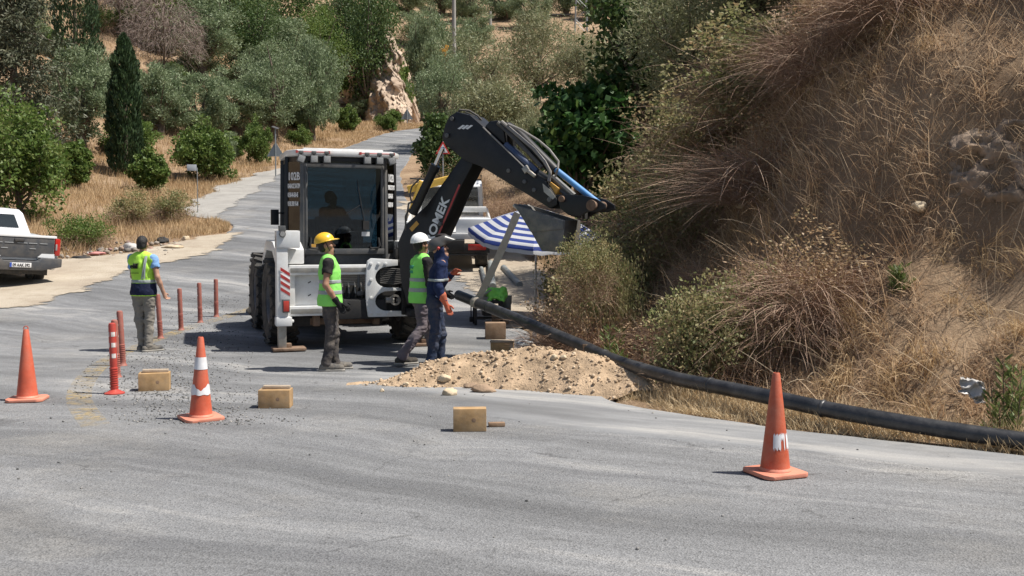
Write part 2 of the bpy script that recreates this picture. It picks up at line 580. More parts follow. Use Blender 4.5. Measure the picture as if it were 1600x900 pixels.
# ---- asphalt
def asphalt_material(name, smooth=False):
    m, nt, out = _new(name)
    b = nt.nodes.new('ShaderNodeBsdfPrincipled')
    b.inputs['Specular IOR Level'].default_value = 0.3
    nt.links.new(b.outputs[0], out.inputs[0])
    tc = nt.nodes.new('ShaderNodeTexCoord')
    v = tc.outputs['Object']
    # wear streaks follow the turning traffic: long across the view, slightly down to the right
    mp = nt.nodes.new('ShaderNodeMapping')
    mp.vector_type = 'TEXTURE'
    mp.inputs['Rotation'].default_value = (0, 0, R(-27))
    mp.inputs['Scale'].default_value = (14.0, 1.0, 1)
    wv = noise_node(nt, v, 0.22, 2)
    add = nt.nodes.new('ShaderNodeMix'); add.data_type = 'VECTOR'
    add.inputs[0].default_value = 0.075
    nt.links.new(v, add.inputs[4]); 
    sc_ = nt.nodes.new('ShaderNodeVectorMath'); sc_.operation = 'SCALE'; sc_.inputs['Scale'].default_value = 24
    nt.links.new(wv.outputs['Color'], sc_.inputs[0])
    nt.links.new(sc_.outputs[0], add.inputs[5])
    nt.links.new(add.outputs[1], mp.inputs['Vector'])
    s1 = noise_node(nt, mp.outputs[0], 1.1, 9, 0.66)
    base = (.195, .198, .203) if not smooth else (.205, .208, .212)
    c = ramp(nt, s1.outputs[0], [(.30, rgba(base, .60)), (.44, rgba(base, .86)), (.56, rgba(base, 1.22)), (.68, (.39, .38, .365))]).outputs[0]
    # dusty patches with a shape of their own
    n2 = noise_node(nt, v, 0.42, 9, 0.66)
    f = ramp(nt, n2.outputs[0], [(.52, (0, 0, 0)), (.70, (.5, .5, .5))]).outputs[0]
    c = mixc(nt, f, c, (.36, .345, .32))
    n2b = noise_node(nt, v, 1.7, 9, 0.7)
    f = ramp(nt, n2b.outputs[0], [(.52, (0, 0, 0)), (.70, (.45, .45, .45))]).outputs[0]
    c = mixc(nt, f, c, (.135, .137, .143))
    # polished wheel tracks
    s2 = noise_node(nt, mp.outputs[0], 3.6, 5, 0.6)
    c = mixc(nt, ramp(nt, s2.outputs[0], [(.54, (0, 0, 0)), (.68, (.6, .6, .6))]).outputs[0], c, (.15, .153, .16))
    # aggregate
    vor = nt.nodes.new('ShaderNodeTexVoronoi')
    vor.inputs['Scale'].default_value = 85 if not smooth else 160
    nt.links.new(v, vor.inputs['Vector'])
    vr = ramp(nt, vor.outputs['Color'], [(.15, (.45, .45, .45)), (.55, (1, 1, 1)), (.9, (1.0, 1.0, 1.0))]).outputs[0]
    n5 = noise_node(nt, v, 60, 4, .7)
    v5 = ramp(nt, n5.outputs[0], [(.38, (.35, .35, .35)), (.55, (.5, .5, .5)), (.68, (.85, .84, .82))]).outputs[0]
    c = mixc(nt, .6 if not smooth else .25, c, vr, 'MULTIPLY')
    c = mixc(nt, .4 if not smooth else .2, c, v5, 'OVERLAY')
    if not smooth:   # hairline cracks
        nd = noise_node(nt, v, 1.6, 6, .6)
        av = nt.nodes.new('ShaderNodeMix'); av.data_type = 'VECTOR'; av.inputs[0].default_value = .35
        nt.links.new(v, av.inputs[4]); nt.links.new(nd.outputs['Color'], av.inputs[5])
        ve = nt.nodes.new('ShaderNodeTexVoronoi'); ve.feature = 'DISTANCE_TO_EDGE'; ve.inputs['Scale'].default_value = .75
        nt.links.new(av.outputs[1], ve.inputs['Vector'])
        cf = ramp(nt, ve.outputs['Distance'], [(.0, (.55, .55, .55)), (.007, (0, 0, 0))]).outputs[0]
        cm_ = nt.nodes.new('ShaderNodeMath'); cm_.operation = 'MULTIPLY'
        nt.links.new(cf, cm_.inputs[0]); nt.links.new(ramp(nt, n2b.outputs[0], [(.46, (0, 0, 0)), (.58, (1, 1, 1))]).outputs[0], cm_.inputs[1])
        c = mixc(nt, cm_.outputs[0], c, (.05, .05, .05))
        no = noise_node(nt, v, .9, 3, .5)
        c = mixc(nt, ramp(nt, no.outputs[0], [(.68, (0, 0, 0)), (.76, (.45, .45, .45))]).outputs[0], c, (.075, .073, .072))
    nt.links.new(c, b.inputs['Base Color'])
    rr = ramp(nt, n2.outputs[0], [(.4, (.72, .72, .72)), (.65, (.95, .95, .95))]).outputs[0]
    nt.links.new(rr, b.inputs['Roughness'])
    bn = nt.nodes.new('ShaderNodeBump')
    bn.inputs['Strength'].default_value = 0.55 if not smooth else 0.2
    bn.inputs['Distance'].default_value = 0.012
    nt.links.new(vor.outputs['Distance'], bn.inputs['Height'])
    nt.links.new(bn.outputs[0], b.inputs['Normal'])
    return m
M_ASPH = asphalt_material('worn_asphalt')
M_PATCH = asphalt_material('fine_asphalt', True)

def sheet(name, yv, fl, fr, ncol, dz, m):
    yv = np.asarray(yv)
    L, Rr = fl(yv), fr(yv)
    t = np.linspace(0, 1, ncol)
    t = t * t * (3 - 2 * t)
    X = L[:, None] + (Rr - L)[:, None] * t[None]
    Y = np.repeat(yv[:, None], ncol, 1)
    Z = zroad(Y) + dz
    edge = np.zeros_like(X); edge[:, 0] = edge[:, -1] = -0.06
    V = np.stack([X.ravel(), Y.ravel(), (Z + edge).ravel()], 1)
    i, j = np.meshgrid(np.arange(len(yv) - 1), np.arange(ncol - 1), indexing='ij')
    a = (i * ncol + j).ravel()
    return link(name, np_mesh(name, V, np.stack([a, a + 1, a + ncol + 1, a + ncol], 1), smooth=True), m)
road = sheet('road', np.concatenate([np.arange(-40, 4, 2), np.arange(4, 24, .12), np.arange(24, 98, .4)]), edge_l, edge_r, 30, 0.012, M_ASPH)
tag(road, kind='structure')
# smoother strip laid along the foot of the bank
_pl = np.array([(4.0, 6.9), (7.25, 3.62), (8.2, 2.3), (8.75, 1.2), (9.35, .2), (9.9, -.35), (10.6, -.62), (11.6, -1.2), (12.4, -1.9), (13.2, -2.3)])
patch = sheet('road_patch', np.arange(4.0, 13.2, .08), lambda y: np.interp(y, _pl[:, 0], _pl[:, 1]) + .05 * vnoise(y * 3, 4.4) + .02 * vnoise(y * 12, 4.4),
              lambda y: edge_r(y) - .03, 8, 0.0165, M_PATCH)
tag(patch, kind='structure')

# pale sandy verge where the pickup stands
def sand_material(name, c0, c1, c2, c3):
    m, nt, out = _new(name)
    b = nt.nodes.new('ShaderNodeBsdfPrincipled'); b.inputs['Roughness'].default_value = .95
    b.inputs['Specular IOR Level'].default_value = .1
    tc = nt.nodes.new('ShaderNodeTexCoord'); v = tc.outputs['Object']
    n1 = noise_node(nt, v, .8, 8, .6)
    c = ramp(nt, n1.outputs[0], [(.3, c0), (.55, c1), (.75, c2)]).outputs[0]
    n3 = noise_node(nt, v, 26, 5, .7)
    c = mixc(nt, ramp(nt, n3.outputs[0], [(.5, (0, 0, 0)), (.72, (.5, .5, .5))]).outputs[0], c, c3)
    n4 = noise_node(nt, v, 2.2, 7, .6)
    c = mixc(nt, ramp(nt, n4.outputs[0], [(.52, (0, 0, 0)), (.68, (.5, .5, .5))]).outputs[0], c, c3)
    nt.links.new(c, b.inputs['Base Color'])
    bn = nt.nodes.new('ShaderNodeBump'); bn.inputs['Strength'].default_value = .6; bn.inputs['Distance'].default_value = .05
    nt.links.new(n3.outputs[0], bn.inputs['Height']); nt.links.new(bn.outputs[0], b.inputs['Normal'])
    # thins out towards its border in grains and tongues
    at = nt.nodes.new('ShaderNodeAttribute'); at.attribute_name = 'rnd'
    ne = noise_node(nt, v, 3.0, 9, .75)
    sub = nt.nodes.new('ShaderNodeMath'); sub.operation = 'SUBTRACT'
    nt.links.new(at.outputs['Fac'], sub.inputs[0]); nt.links.new(ne.outputs[0], sub.inputs[1])
    al = ramp(nt, sub.outputs[0], [(.0, (0, 0, 0)), (.10, (1, 1, 1))]).outputs[0]
    t = nt.nodes.new('ShaderNodeBsdfTransparent'); mx = nt.nodes.new('ShaderNodeMixShader')
    nt.links.new(al, mx.inputs[0]); nt.links.new(t.outputs[0], mx.inputs[1]); nt.links.new(b.outputs[0], mx.inputs[2]); nt.links.new(mx.outputs[0], out.inputs[0])
    return m
M_SAND = sand_material('pale_sand', (.34, .285, .225), (.42, .365, .29), (.48, .425, .35), (.29, .235, .175))
M_PALEG = sand_material('pale_gravel', (.28, .265, .245), (.34, .325, .30), (.40, .38, .35), (.23, .22, .205))
def strip_on_ground(name, yv, fl, fr, t, dz, m):
    yv = np.asarray(yv); L, Rr = fl(yv), fr(yv)
    X = L[:, None] + (Rr - L)[:, None] * t[None]; Y = np.repeat(yv[:, None], len(t), 1)
    Z = np.maximum(terrain(X, Y), zroad(Y)) + dz
    Z[:, 0] -= .012; Z[:, -1] -= .012
    V = np.stack([X.ravel(), Y.ravel(), Z.ravel()], 1); nc = len(t)
    i, j = np.meshgrid(np.arange(len(yv) - 1), np.arange(nc - 1), indexing='ij'); a = (i * nc + j).ravel()
    e = np.minimum(np.abs(X - L[:, None]), np.abs(X - Rr[:, None])) / 1.1 + .12
    return link(name, np_mesh(name, V, np.stack([a, a + 1, a + nc + 1, a + nc], 1), np.clip(e, 0, 1).ravel(), smooth=True), m)
_dl = np.array([(17, -80), (20, -40), (24, -24), (27, -16), (29, -12.9), (31, -11.6), (34, -10.3), (36, -9.5)])
def verge_l(y): return np.interp(y, _dl[:, 0], _dl[:, 1]) + .5 * vnoise(y * 1.1, 3.1) + .2 * vnoise(y * 4, 1.7)
def verge_r(y): return np.maximum(edge_l(y) + .95 + .35 * vnoise(y * 1.4, 5.5) + .12 * vnoise(y * 6, 2.5), verge_l(y) + .05)
verge = strip_on_ground('dirt_verge', np.arange(17.2, 35.8, .1), verge_l, verge_r, 1 - (1 - np.linspace(0, 1, 60)) ** 1.8, 0.03, M_SAND)
tag(verge, kind='structure')
shoulder = strip_on_ground('dirt_shoulder', np.arange(18.5, 44, .12), lambda y: edge_r(y) - .9 + .3 * vnoise(y * 1.3, 9.1) + .12 * vnoise(y * 5, 3.3),
                           lambda y: np.interp(y, FOOT[:, 1], FOOT[:, 0]) + .15, np.linspace(0, 1, 22)[::-1], 0.03, M_SAND)
tag(shoulder, kind='structure')
upper = strip_on_ground('dusty_verge', np.arange(37.5, 62, .15), lambda y: edge_l(y) - .5 - 1.1 * sstep(37, 41, y) * (1 - sstep(52, 62, y)) + .3 * vnoise(y * 1.3, 4.1),
                        lambda y: edge_l(y) + .5 + .9 * sstep(38, 42, y) * (1 - sstep(50, 60, y)) + .3 * vnoise(y * 1.1, 6.1), np.linspace(0, 1, 16), 0.03, M_PALEG)
tag(upper, kind='structure')

# ================================================================== plants
def unit(v): return v / np.maximum(np.linalg.norm(v, axis=-1, keepdims=True), 1e-9)

def rand_dirs(n, g):
    return unit(g.normal(size=(n, 3)))

def leaves_np(C, dirs, L, W, rnd, g):
    """rhombic leaves with a fold, one quad each"""
    n = len(C)
    s = unit(np.cross(dirs, rand_dirs(n, g)))
    L = np.broadcast_to(L, (n,))[:, None]; W = np.broadcast_to(W, (n,))[:, None]
    V = np.stack([C - dirs * L * .5, C + s * W * .5, C + dirs * L * .5, C - s * W * .5], 1).reshape(-1, 3)
    F = np.arange(n * 4).reshape(-1, 4)
    return V, F, np.repeat(rnd, 4)

def blades_np(B, d0, L, W, droop, rnd, g, segs=3):
    """curved tapering blades: B base, d0 first direction, droop how far the tip sinks (x L)"""
    n = len(B)
    s = unit(np.cross(d0, rand_dirs(n, g)))
    L = np.broadcast_to(L, (n,))[:, None]; W = np.broadcast_to(W, (n,))[:, None]; droop = np.broadcast_to(droop, (n,))[:, None]
    rows = []
    for i in range(segs):
        t = i / segs
        p = B + d0 * L * t + np.array([0, 0, -1.0]) * droop * L * t * t
        w = W * (1 - .55 * t) * .5
        rows += [p - s * w, p + s * w]
    rows.append(B + d0 * L + np.array([0, 0, -1.0]) * droop * L)
    k = 2 * segs + 1
    V = np.stack(rows, 1).reshape(-1, 3)
    F = []
    o = np.arange(n) * k
    for i in range(segs - 1):
        F += [np.stack([o + 2 * i, o + 2 * i + 1, o + 2 * i + 3], 1), np.stack([o + 2 * i, o + 2 * i + 3, o + 2 * i + 2], 1)]
    F.append(np.stack([o + 2 * segs - 2, o + 2 * segs - 1, o + 2 * segs], 1))
    return V, np.concatenate(F), np.repeat(rnd, k)

def join_np(parts):
    V, F, r, o = [], [], [], 0
    for v, f, q in parts:
        V.append(v); F.append(f + o); r.append(q); o += len(v)
    return np.concatenate(V), np.concatenate(F), np.concatenate(r)

def limbs(g, H, cents, r0, lean=0.0, nlimb=9, fork=.35):
    """trunk with limbs that reach for the clumps"""
    mb = MB()
    top = Vector((lean, lean * .4, H))
    wob = g.normal(size=(6, 2)) * .05 * H * .3
    pts = [Vector((wob[i][0] * (i > 0), wob[i][1] * (i > 0), -0.35)) + (top + Vector((0, 0, .35))) * (i / 5) for i in range(6)]
    mb.tube(pts, [r0 * (1.25 - .95 * i / 5) for i in range(6)], 8)
    idx = g.choice(len(cents), min(nlimb, len(cents)), replace=False)
    for q in idx:
        t = fork + (1 - fork) * g.random() * .7
        f = t * 5; i = min(int(f), 4)
        a = pts[i].lerp(pts[i + 1], f - i)
        b = Vector(cents[q])
        mid = a.lerp(b, .5) + Vector((0, 0, -.06 * (b - a).length)) + Vector(g.normal(size=3) * .06 * (b - a).length)
        rr = r0 * (1.1 - t) * .6
        mb.tube([a, a.lerp(mid, .6), mid, mid.lerp(b, .6), b], [rr, rr * .8, rr * .6, rr * .4, rr * .15], 5)
    return mb

M_BARK = mat('bark', (.13, .10, .075), .9, var=.3, vscale=4, bump=.8, bscale=14)
M_TWIG = mat('dry_twig', (.24, .165, .12), .9, var=.3, vscale=3)
M_TWIGG = mat('grey_twig', (.26, .22, .19), .9, var=.25, vscale=3)
L_OLIVE = leafmat('olive_leaf', [(.095, .14, .06), (.16, .215, .105), (.28, .33, .20), (.12, .175, .06)], .25)
L_CYP = leafmat('cypress_leaf', [(.026, .05, .02), (.04, .075, .028), (.06, .098, .035)], .15)
L_CED = leafmat('cedar_leaf', [(.06, .075, .04), (.09, .1, .06), (.13, .13, .08)], .15)
L_DARK = leafmat('dark_leaf', [(.035, .07, .02), (.06, .105, .03), (.1, .155, .045), (.12, .15, .05)], .3)
L_GREEN = leafmat('bright_leaf', [(.07, .125, .025), (.1, .165, .035), (.15, .21, .05), (.19, .22, .08)], .35)
L_WILLOW = leafmat('pale_leaf', [(.15, .175, .08), (.21, .23, .115), (.28, .285, .16), (.2, .19, .1), (.33, .32, .2)], .3)
L_FIG = leafmat('fig_leaf', [(.025, .07, .016), (.035, .095, .022), (.055, .125, .03), (.12, .16, .03)], .3)
L_BRAM = leafmat('bramble_leaf', [(.10, .125, .04), (.18, .2, .075), (.29, .28, .13), (.36, .29, .15), (.31, .2, .11)], .35)
L_DRYLEAF = leafmat('withered_leaf', [(.24, .15, .08), (.35, .23, .13), (.46, .34, .2), (.22, .2, .09)], .3)
L_GRASS = leafmat('straw', [(.30, .195, .10), (.44, .305, .165), (.58, .43, .25), (.36, .225, .115)], .25, .7)
L_GRASSD = leafmat('brown_straw', [(.30, .19, .115), (.48, .33, .205), (.70, .53, .35), (.38, .245, .15)], .3, .8)
L_WEED = leafmat('weed_green', [(.08, .12, .035), (.13, .175, .05), (.22, .24, .09)], .3)

def clumps(g, n, rx, ry, rz, zc, shell=.55, flat_bottom=.0):
    d = rand_dirs(n, g)
    r = shell + (1 - shell) * g.random(n)
    c = d * r[:, None] * np.array([rx, ry, rz])
    c *= (1 + .5 * fbm(d[:, 0] * 1.6 + g.random() * 50, d[:, 1] * 1.6, d[:, 2] * 1.6, 2))[:, None] 
    c[:, 2] = np.where(c[:, 2] < -rz * (1 - flat_bottom), -rz * (1 - flat_bottom) * .9, c[:, 2])
    c[:, 2] += zc
    return c

def crown_np(g, cents, per, cr, L, W, up=0.25, droop=0.0, tone=.25):
    parts = []
    nC = len(cents)
    C = np.repeat(cents, per, 0)
    d = rand_dirs(len(C), g)
    rad = cr * (.25 + .75 * g.random(len(C)) ** .6)
    rr = np.repeat(.7 + .6 * g.random(nC), per)
    C = C + d * (rad * rr)[:, None] * np.array([1, 1, .85])
    dirs = unit(d * .8 + rand_dirs(len(C), g) * .8 + np.array([0, 0, up - droop]))
    rnd = np.clip(g.random(len(C)) * (1 - tone) + np.repeat(g.random(nC), per) * tone, 0, 1)
    return leaves_np(C, dirs, L * (.6 + .8 * g.random(len(C))), W * (.7 + .6 * g.random(len(C))), rnd, g)

def tree_mesh(kind, seed, H, W):
    """returns (trunk mesh, crown mesh, crown material) for a plant of height H and width W"""
    g = np.random.default_rng(seed)
    rx = W / 2
    if kind == 'olive':
        zc, rz = H * .53, H * .46
        c = clumps(g, 110, rx * .86, rx * .86, rz, zc, .45, .2)
        cr = .20 * (W + H) / 2 * .52
        f = crown_np(g, c, 150, cr, .20, .05, .35)
        t = limbs(g, H * .55, c, .05 * H, g.normal() * .3, 14, .2)
        return t, f, L_OLIVE
    if kind == 'broad':
        zc, rz = H * .55, H * .45
        c = clumps(g, 90, rx * .86, rx * .86, rz, zc, .4, .05)
        f = crown_np(g, c, 120, .16 * (W + H) / 2, .17, .11, .1)
        return limbs(g, H * .6, c, .035 * H, g.normal() * .3, 14, .2), f, L_DARK
    if kind == 'green':
        zc, rz = H * .52, H * .48
        c = clumps(g, 110, rx * .9, rx * .9, rz, zc, .35, .0)
        f = crown_np(g, c, 110, .13 * (W + H) / 2, .15, .1, .15)
        return limbs(g, H * .6, c, .025 * H, g.normal() * .2, 16, .1), f, L_GREEN
    if kind == 'willow':
        zc, rz = H * .52, H * .48
        c = clumps(g, 120, rx * .9, rx * .9, rz, zc, .35, .05)
        f = crown_np(g, c, 120, .14 * (W + H) / 2, .24, .06, .25, .1, .45)
        return limbs(g, H * .6, c, .03 * H, g.normal() * .3, 18, .15), f, L_WILLOW
    if kind == 'fig':
        zc, rz = H * .58, H * .42
        c = clumps(g, 150, rx * .9, rx * .9, rz, zc, .3, .1)
        f = crown_np(g, c, 42, .11 * (W + H) / 2, .24, .2, -.2, .25)
        return limbs(g, H * .6, c, .025 * H, .2, 24, .1), f, L_FIG
    if kind == 'cypress':
        n = 11000
        t = g.random(n) ** .85
        a = g.random(n) * 2 * math.pi
        prof = np.interp(t, [0, .05, .2, .5, .8, .95, 1], [.55, .82, 1, .92, .68, .3, .03])
        lob = 1 + .16 * np.sin(a * 5 + t * 9) * np.sin(t * 40 + a * 3) + .26 * vnoise(np.cos(a) * 2 + 5, np.sin(a) * 2 + 3, t * 11) + .12 * vnoise(a * 3, t * 30)
        r = rx * prof * lob * (.72 + .28 * g.random(n) ** .5)
        C = np.stack([r * np.cos(a), r * np.sin(a), H * (.02 + .98 * t)], 1)
        d = unit(np.stack([np.cos(a) * .35, np.sin(a) * .35, np.full(n, 1.0)], 1) + rand_dirs(n, g) * .4)
        f = leaves_np(C, d, .26 * (.6 + .7 * g.random(n)), .075, g.random(n), g)
        mb = MB(); mb.tube([(0, 0, -.3), (0, 0, H * .5), (0, 0, H * .95)], [.14, .1, .02], 7)
        return mb, f, L_CYP
    if kind == 'cedar':
        mb = MB(); mb.tube([(0, 0, -.3), (.1, 0, H * .5), (0, 0, H)], [.2, .14, .03], 8)
        cs = []
        for i in range(44):
            z = H * (.12 + .86 * (i / 44)); a = i * 2.4 + g.random(); ln = rx * (1.2 - .75 * (i / 44)) * (.7 + .5 * g.random())
            b = Vector((ln * math.cos(a), ln * math.sin(a), z - .18 * ln))
            mb.tube([(0, 0, z), Vector((0, 0, z)).lerp(b, .5) + Vector((0, 0, .12)), b], [.05, .035, .01], 5)
            for t in np.linspace(.3, 1, 6):
                cs.append(Vector((0, 0, z)).lerp(b, t) + Vector(g.normal(size=3) * .18))
        f = crown_np(g, np.array([tuple(c) for c in cs]), 75, .55, .24, .07, -.1, .2)
        return mb, f, L_CED
    if kind == 'dry':
        # bare tree: many thin arching twigs
        mb = MB(); mb.tube([(0, 0, -.3), (.1, .05, H * .4), (.15, 0, H * .7)], [.1, .07, .03], 6)
        for i in range(26):
            a = g.random() * 6.28; z0 = H * (.25 + .4 * g.random()); ln = rx * (.6 + .7 * g.random())
            p0 = Vector((.1, 0, z0)); p1 = p0 + Vector((math.cos(a) * ln * .6, math.sin(a) * ln * .6, H * (.15 + .25 * g.random())))
            p2 = p0 + Vector((math.cos(a) * ln * 1.1, math.sin(a) * ln * 1.1, H * (.0 + .3 * g.random())))
            mb.tube([p0, p0.lerp(p1, .55), p1, p2], [.04, .03, .02, .006], 4)
        n = 5200
        a = g.random(n) * 6.28; rr = rx * np.sqrt(g.random(n)); z = H * (.45 + .5 * g.random(n)) * (1 - .35 * (rr / rx) ** 2)
        B = np.stack([rr * np.cos(a), rr * np.sin(a), z], 1)
        d = unit(np.stack([np.cos(a) * .5, np.sin(a) * .5, g.normal(size=n) * .5 - .1], 1) + rand_dirs(n, g) * .6)
        f = blades_np(B, d, .55 * (.5 + g.random(n)), .022, .35, g.random(n), g, 2)
        return mb, f, leafmat('dead_twig', [(.17, .12, .1), (.25, .19, .165), (.33, .27, .23)], .05, .9)
    if kind == 'bramble':
        n = 110
        c = clumps(g, n, rx * .95, rx * .95, H * .55, H * .5, .3, .0)
        v1 = crown_np(g, c, 60, .16 * (W + H) / 2, .058, .04, .1, .0, .6)
        return _bramble_stems(g, H, rx, 1300, .0055), v1, L_BRAM
    if kind == 'drybush':
        n = 60
        c = clumps(g, n, rx * .95, rx * .95, H * .55, H * .5, .35, .0)
        v1 = crown_np(g, c, 24, .14 * (W + H) / 2, .045, .022, .1, .1, .5)
        return _bramble_stems(g, H, rx, 2600, .0055), v1, L_DRYLEAF
    if kind == 'weed':
        n = 900
        a = g.random(n) * 6.28; t = g.random(n)
        st = g.integers(0, 9, n)
        sa = st * .7; so = rx * .55 * (st / 9)
        C = np.stack([so * np.cos(sa) * (1 + t) + .05 * np.cos(a), so * np.sin(sa) * (1 + t) + .05 * np.sin(a), H * t * (.7 + .3 * np.sin(st * 5.0))], 1)
        d = unit(np.stack([np.cos(a), np.sin(a), np.full(n, .9)], 1))
        f = leaves_np(C, d, .1, .022, g.random(n), g)
        mb = MB()
        for s_ in range(9):
            o = rx * .55 * s_ / 9
            mb.tube([(o * math.cos(s_ * .7), o * math.sin(s_ * .7), -.05), (o * 2 * math.cos(s_ * .7), o * 2 * math.sin(s_ * .7), H * (.7 + .3 * math.sin(s_ * 5)))], [.008, .003], 4)
        return mb, f, L_WEED

def _bramble_stems(g, H, rx, n, r):
    a = g.random(n) * 6.28; rr = rx * .6 * np.sqrt(g.random(n))
    B = np.stack([rr * np.cos(a) * 1.3, rr * np.sin(a) * 1.3, H * .5 * g.random(n) - .1], 1)
    d = unit(np.stack([np.cos(a) * .9, np.sin(a) * .9, .2 + .9 * g.random(n)], 1) + rand_dirs(n, g) * .9)
    return blades_np(B, d, .25 + .55 * H * g.random(n), r, .7 * g.random(n), g.random(n), g, 4)

_protos = {}
def plant(kind, name, label, cat, loc, H, W, seed, group=None, crown='crown', stem='trunk', rz=None, leaf=None, share=None):
    """tree or shrub: an Empty at its foot with trunk and crown below it"""
    key = share or (kind, seed)
    root = empty(name, loc, rz if rz is not None else random.random() * 6.28)
    tag(root, label, cat, group)
    if key not in _protos:
        t, f, m = tree_mesh(kind, seed, H, W)
        if isinstance(t, MB):
            to = t.build(stem, M_BARK, root, angle=60)
            tm = to.data
        else:
            tm = np_mesh(stem, *t)
            tm.materials.append(L_TW)
            to = link(stem, tm, None, root)
        cm = np_mesh(crown, f[0], f[1], f[2])
        cm.materials.append(leaf or m)
        link(crown, cm, None, root)
        _protos[key] = (tm, cm, H, W)
    else:
        tm, cm, H0, W0 = _protos[key]
        link(stem, tm, None, root)
        link(crown, cm, None, root)
        root.scale = (W / W0, W / W0, H / H0)
    return root
L_TW = leafmat('thorny_stem', [(.2, .12, .085), (.33, .215, .15), (.46, .34, .25)], .0, .9)

def by_box(x0, y0, x1, y1, D, kw=1.0):
    """plant measured from its outline in the photograph: foot point on the ground, height, width"""
    W = (x1 - x0) / FPX * D * kw
    top = P((x0 + x1) / 2, y0, D)
    z0 = gz(top.x, D)
    return (top.x, D, z0 - .05), max(top.z - z0, .4), W

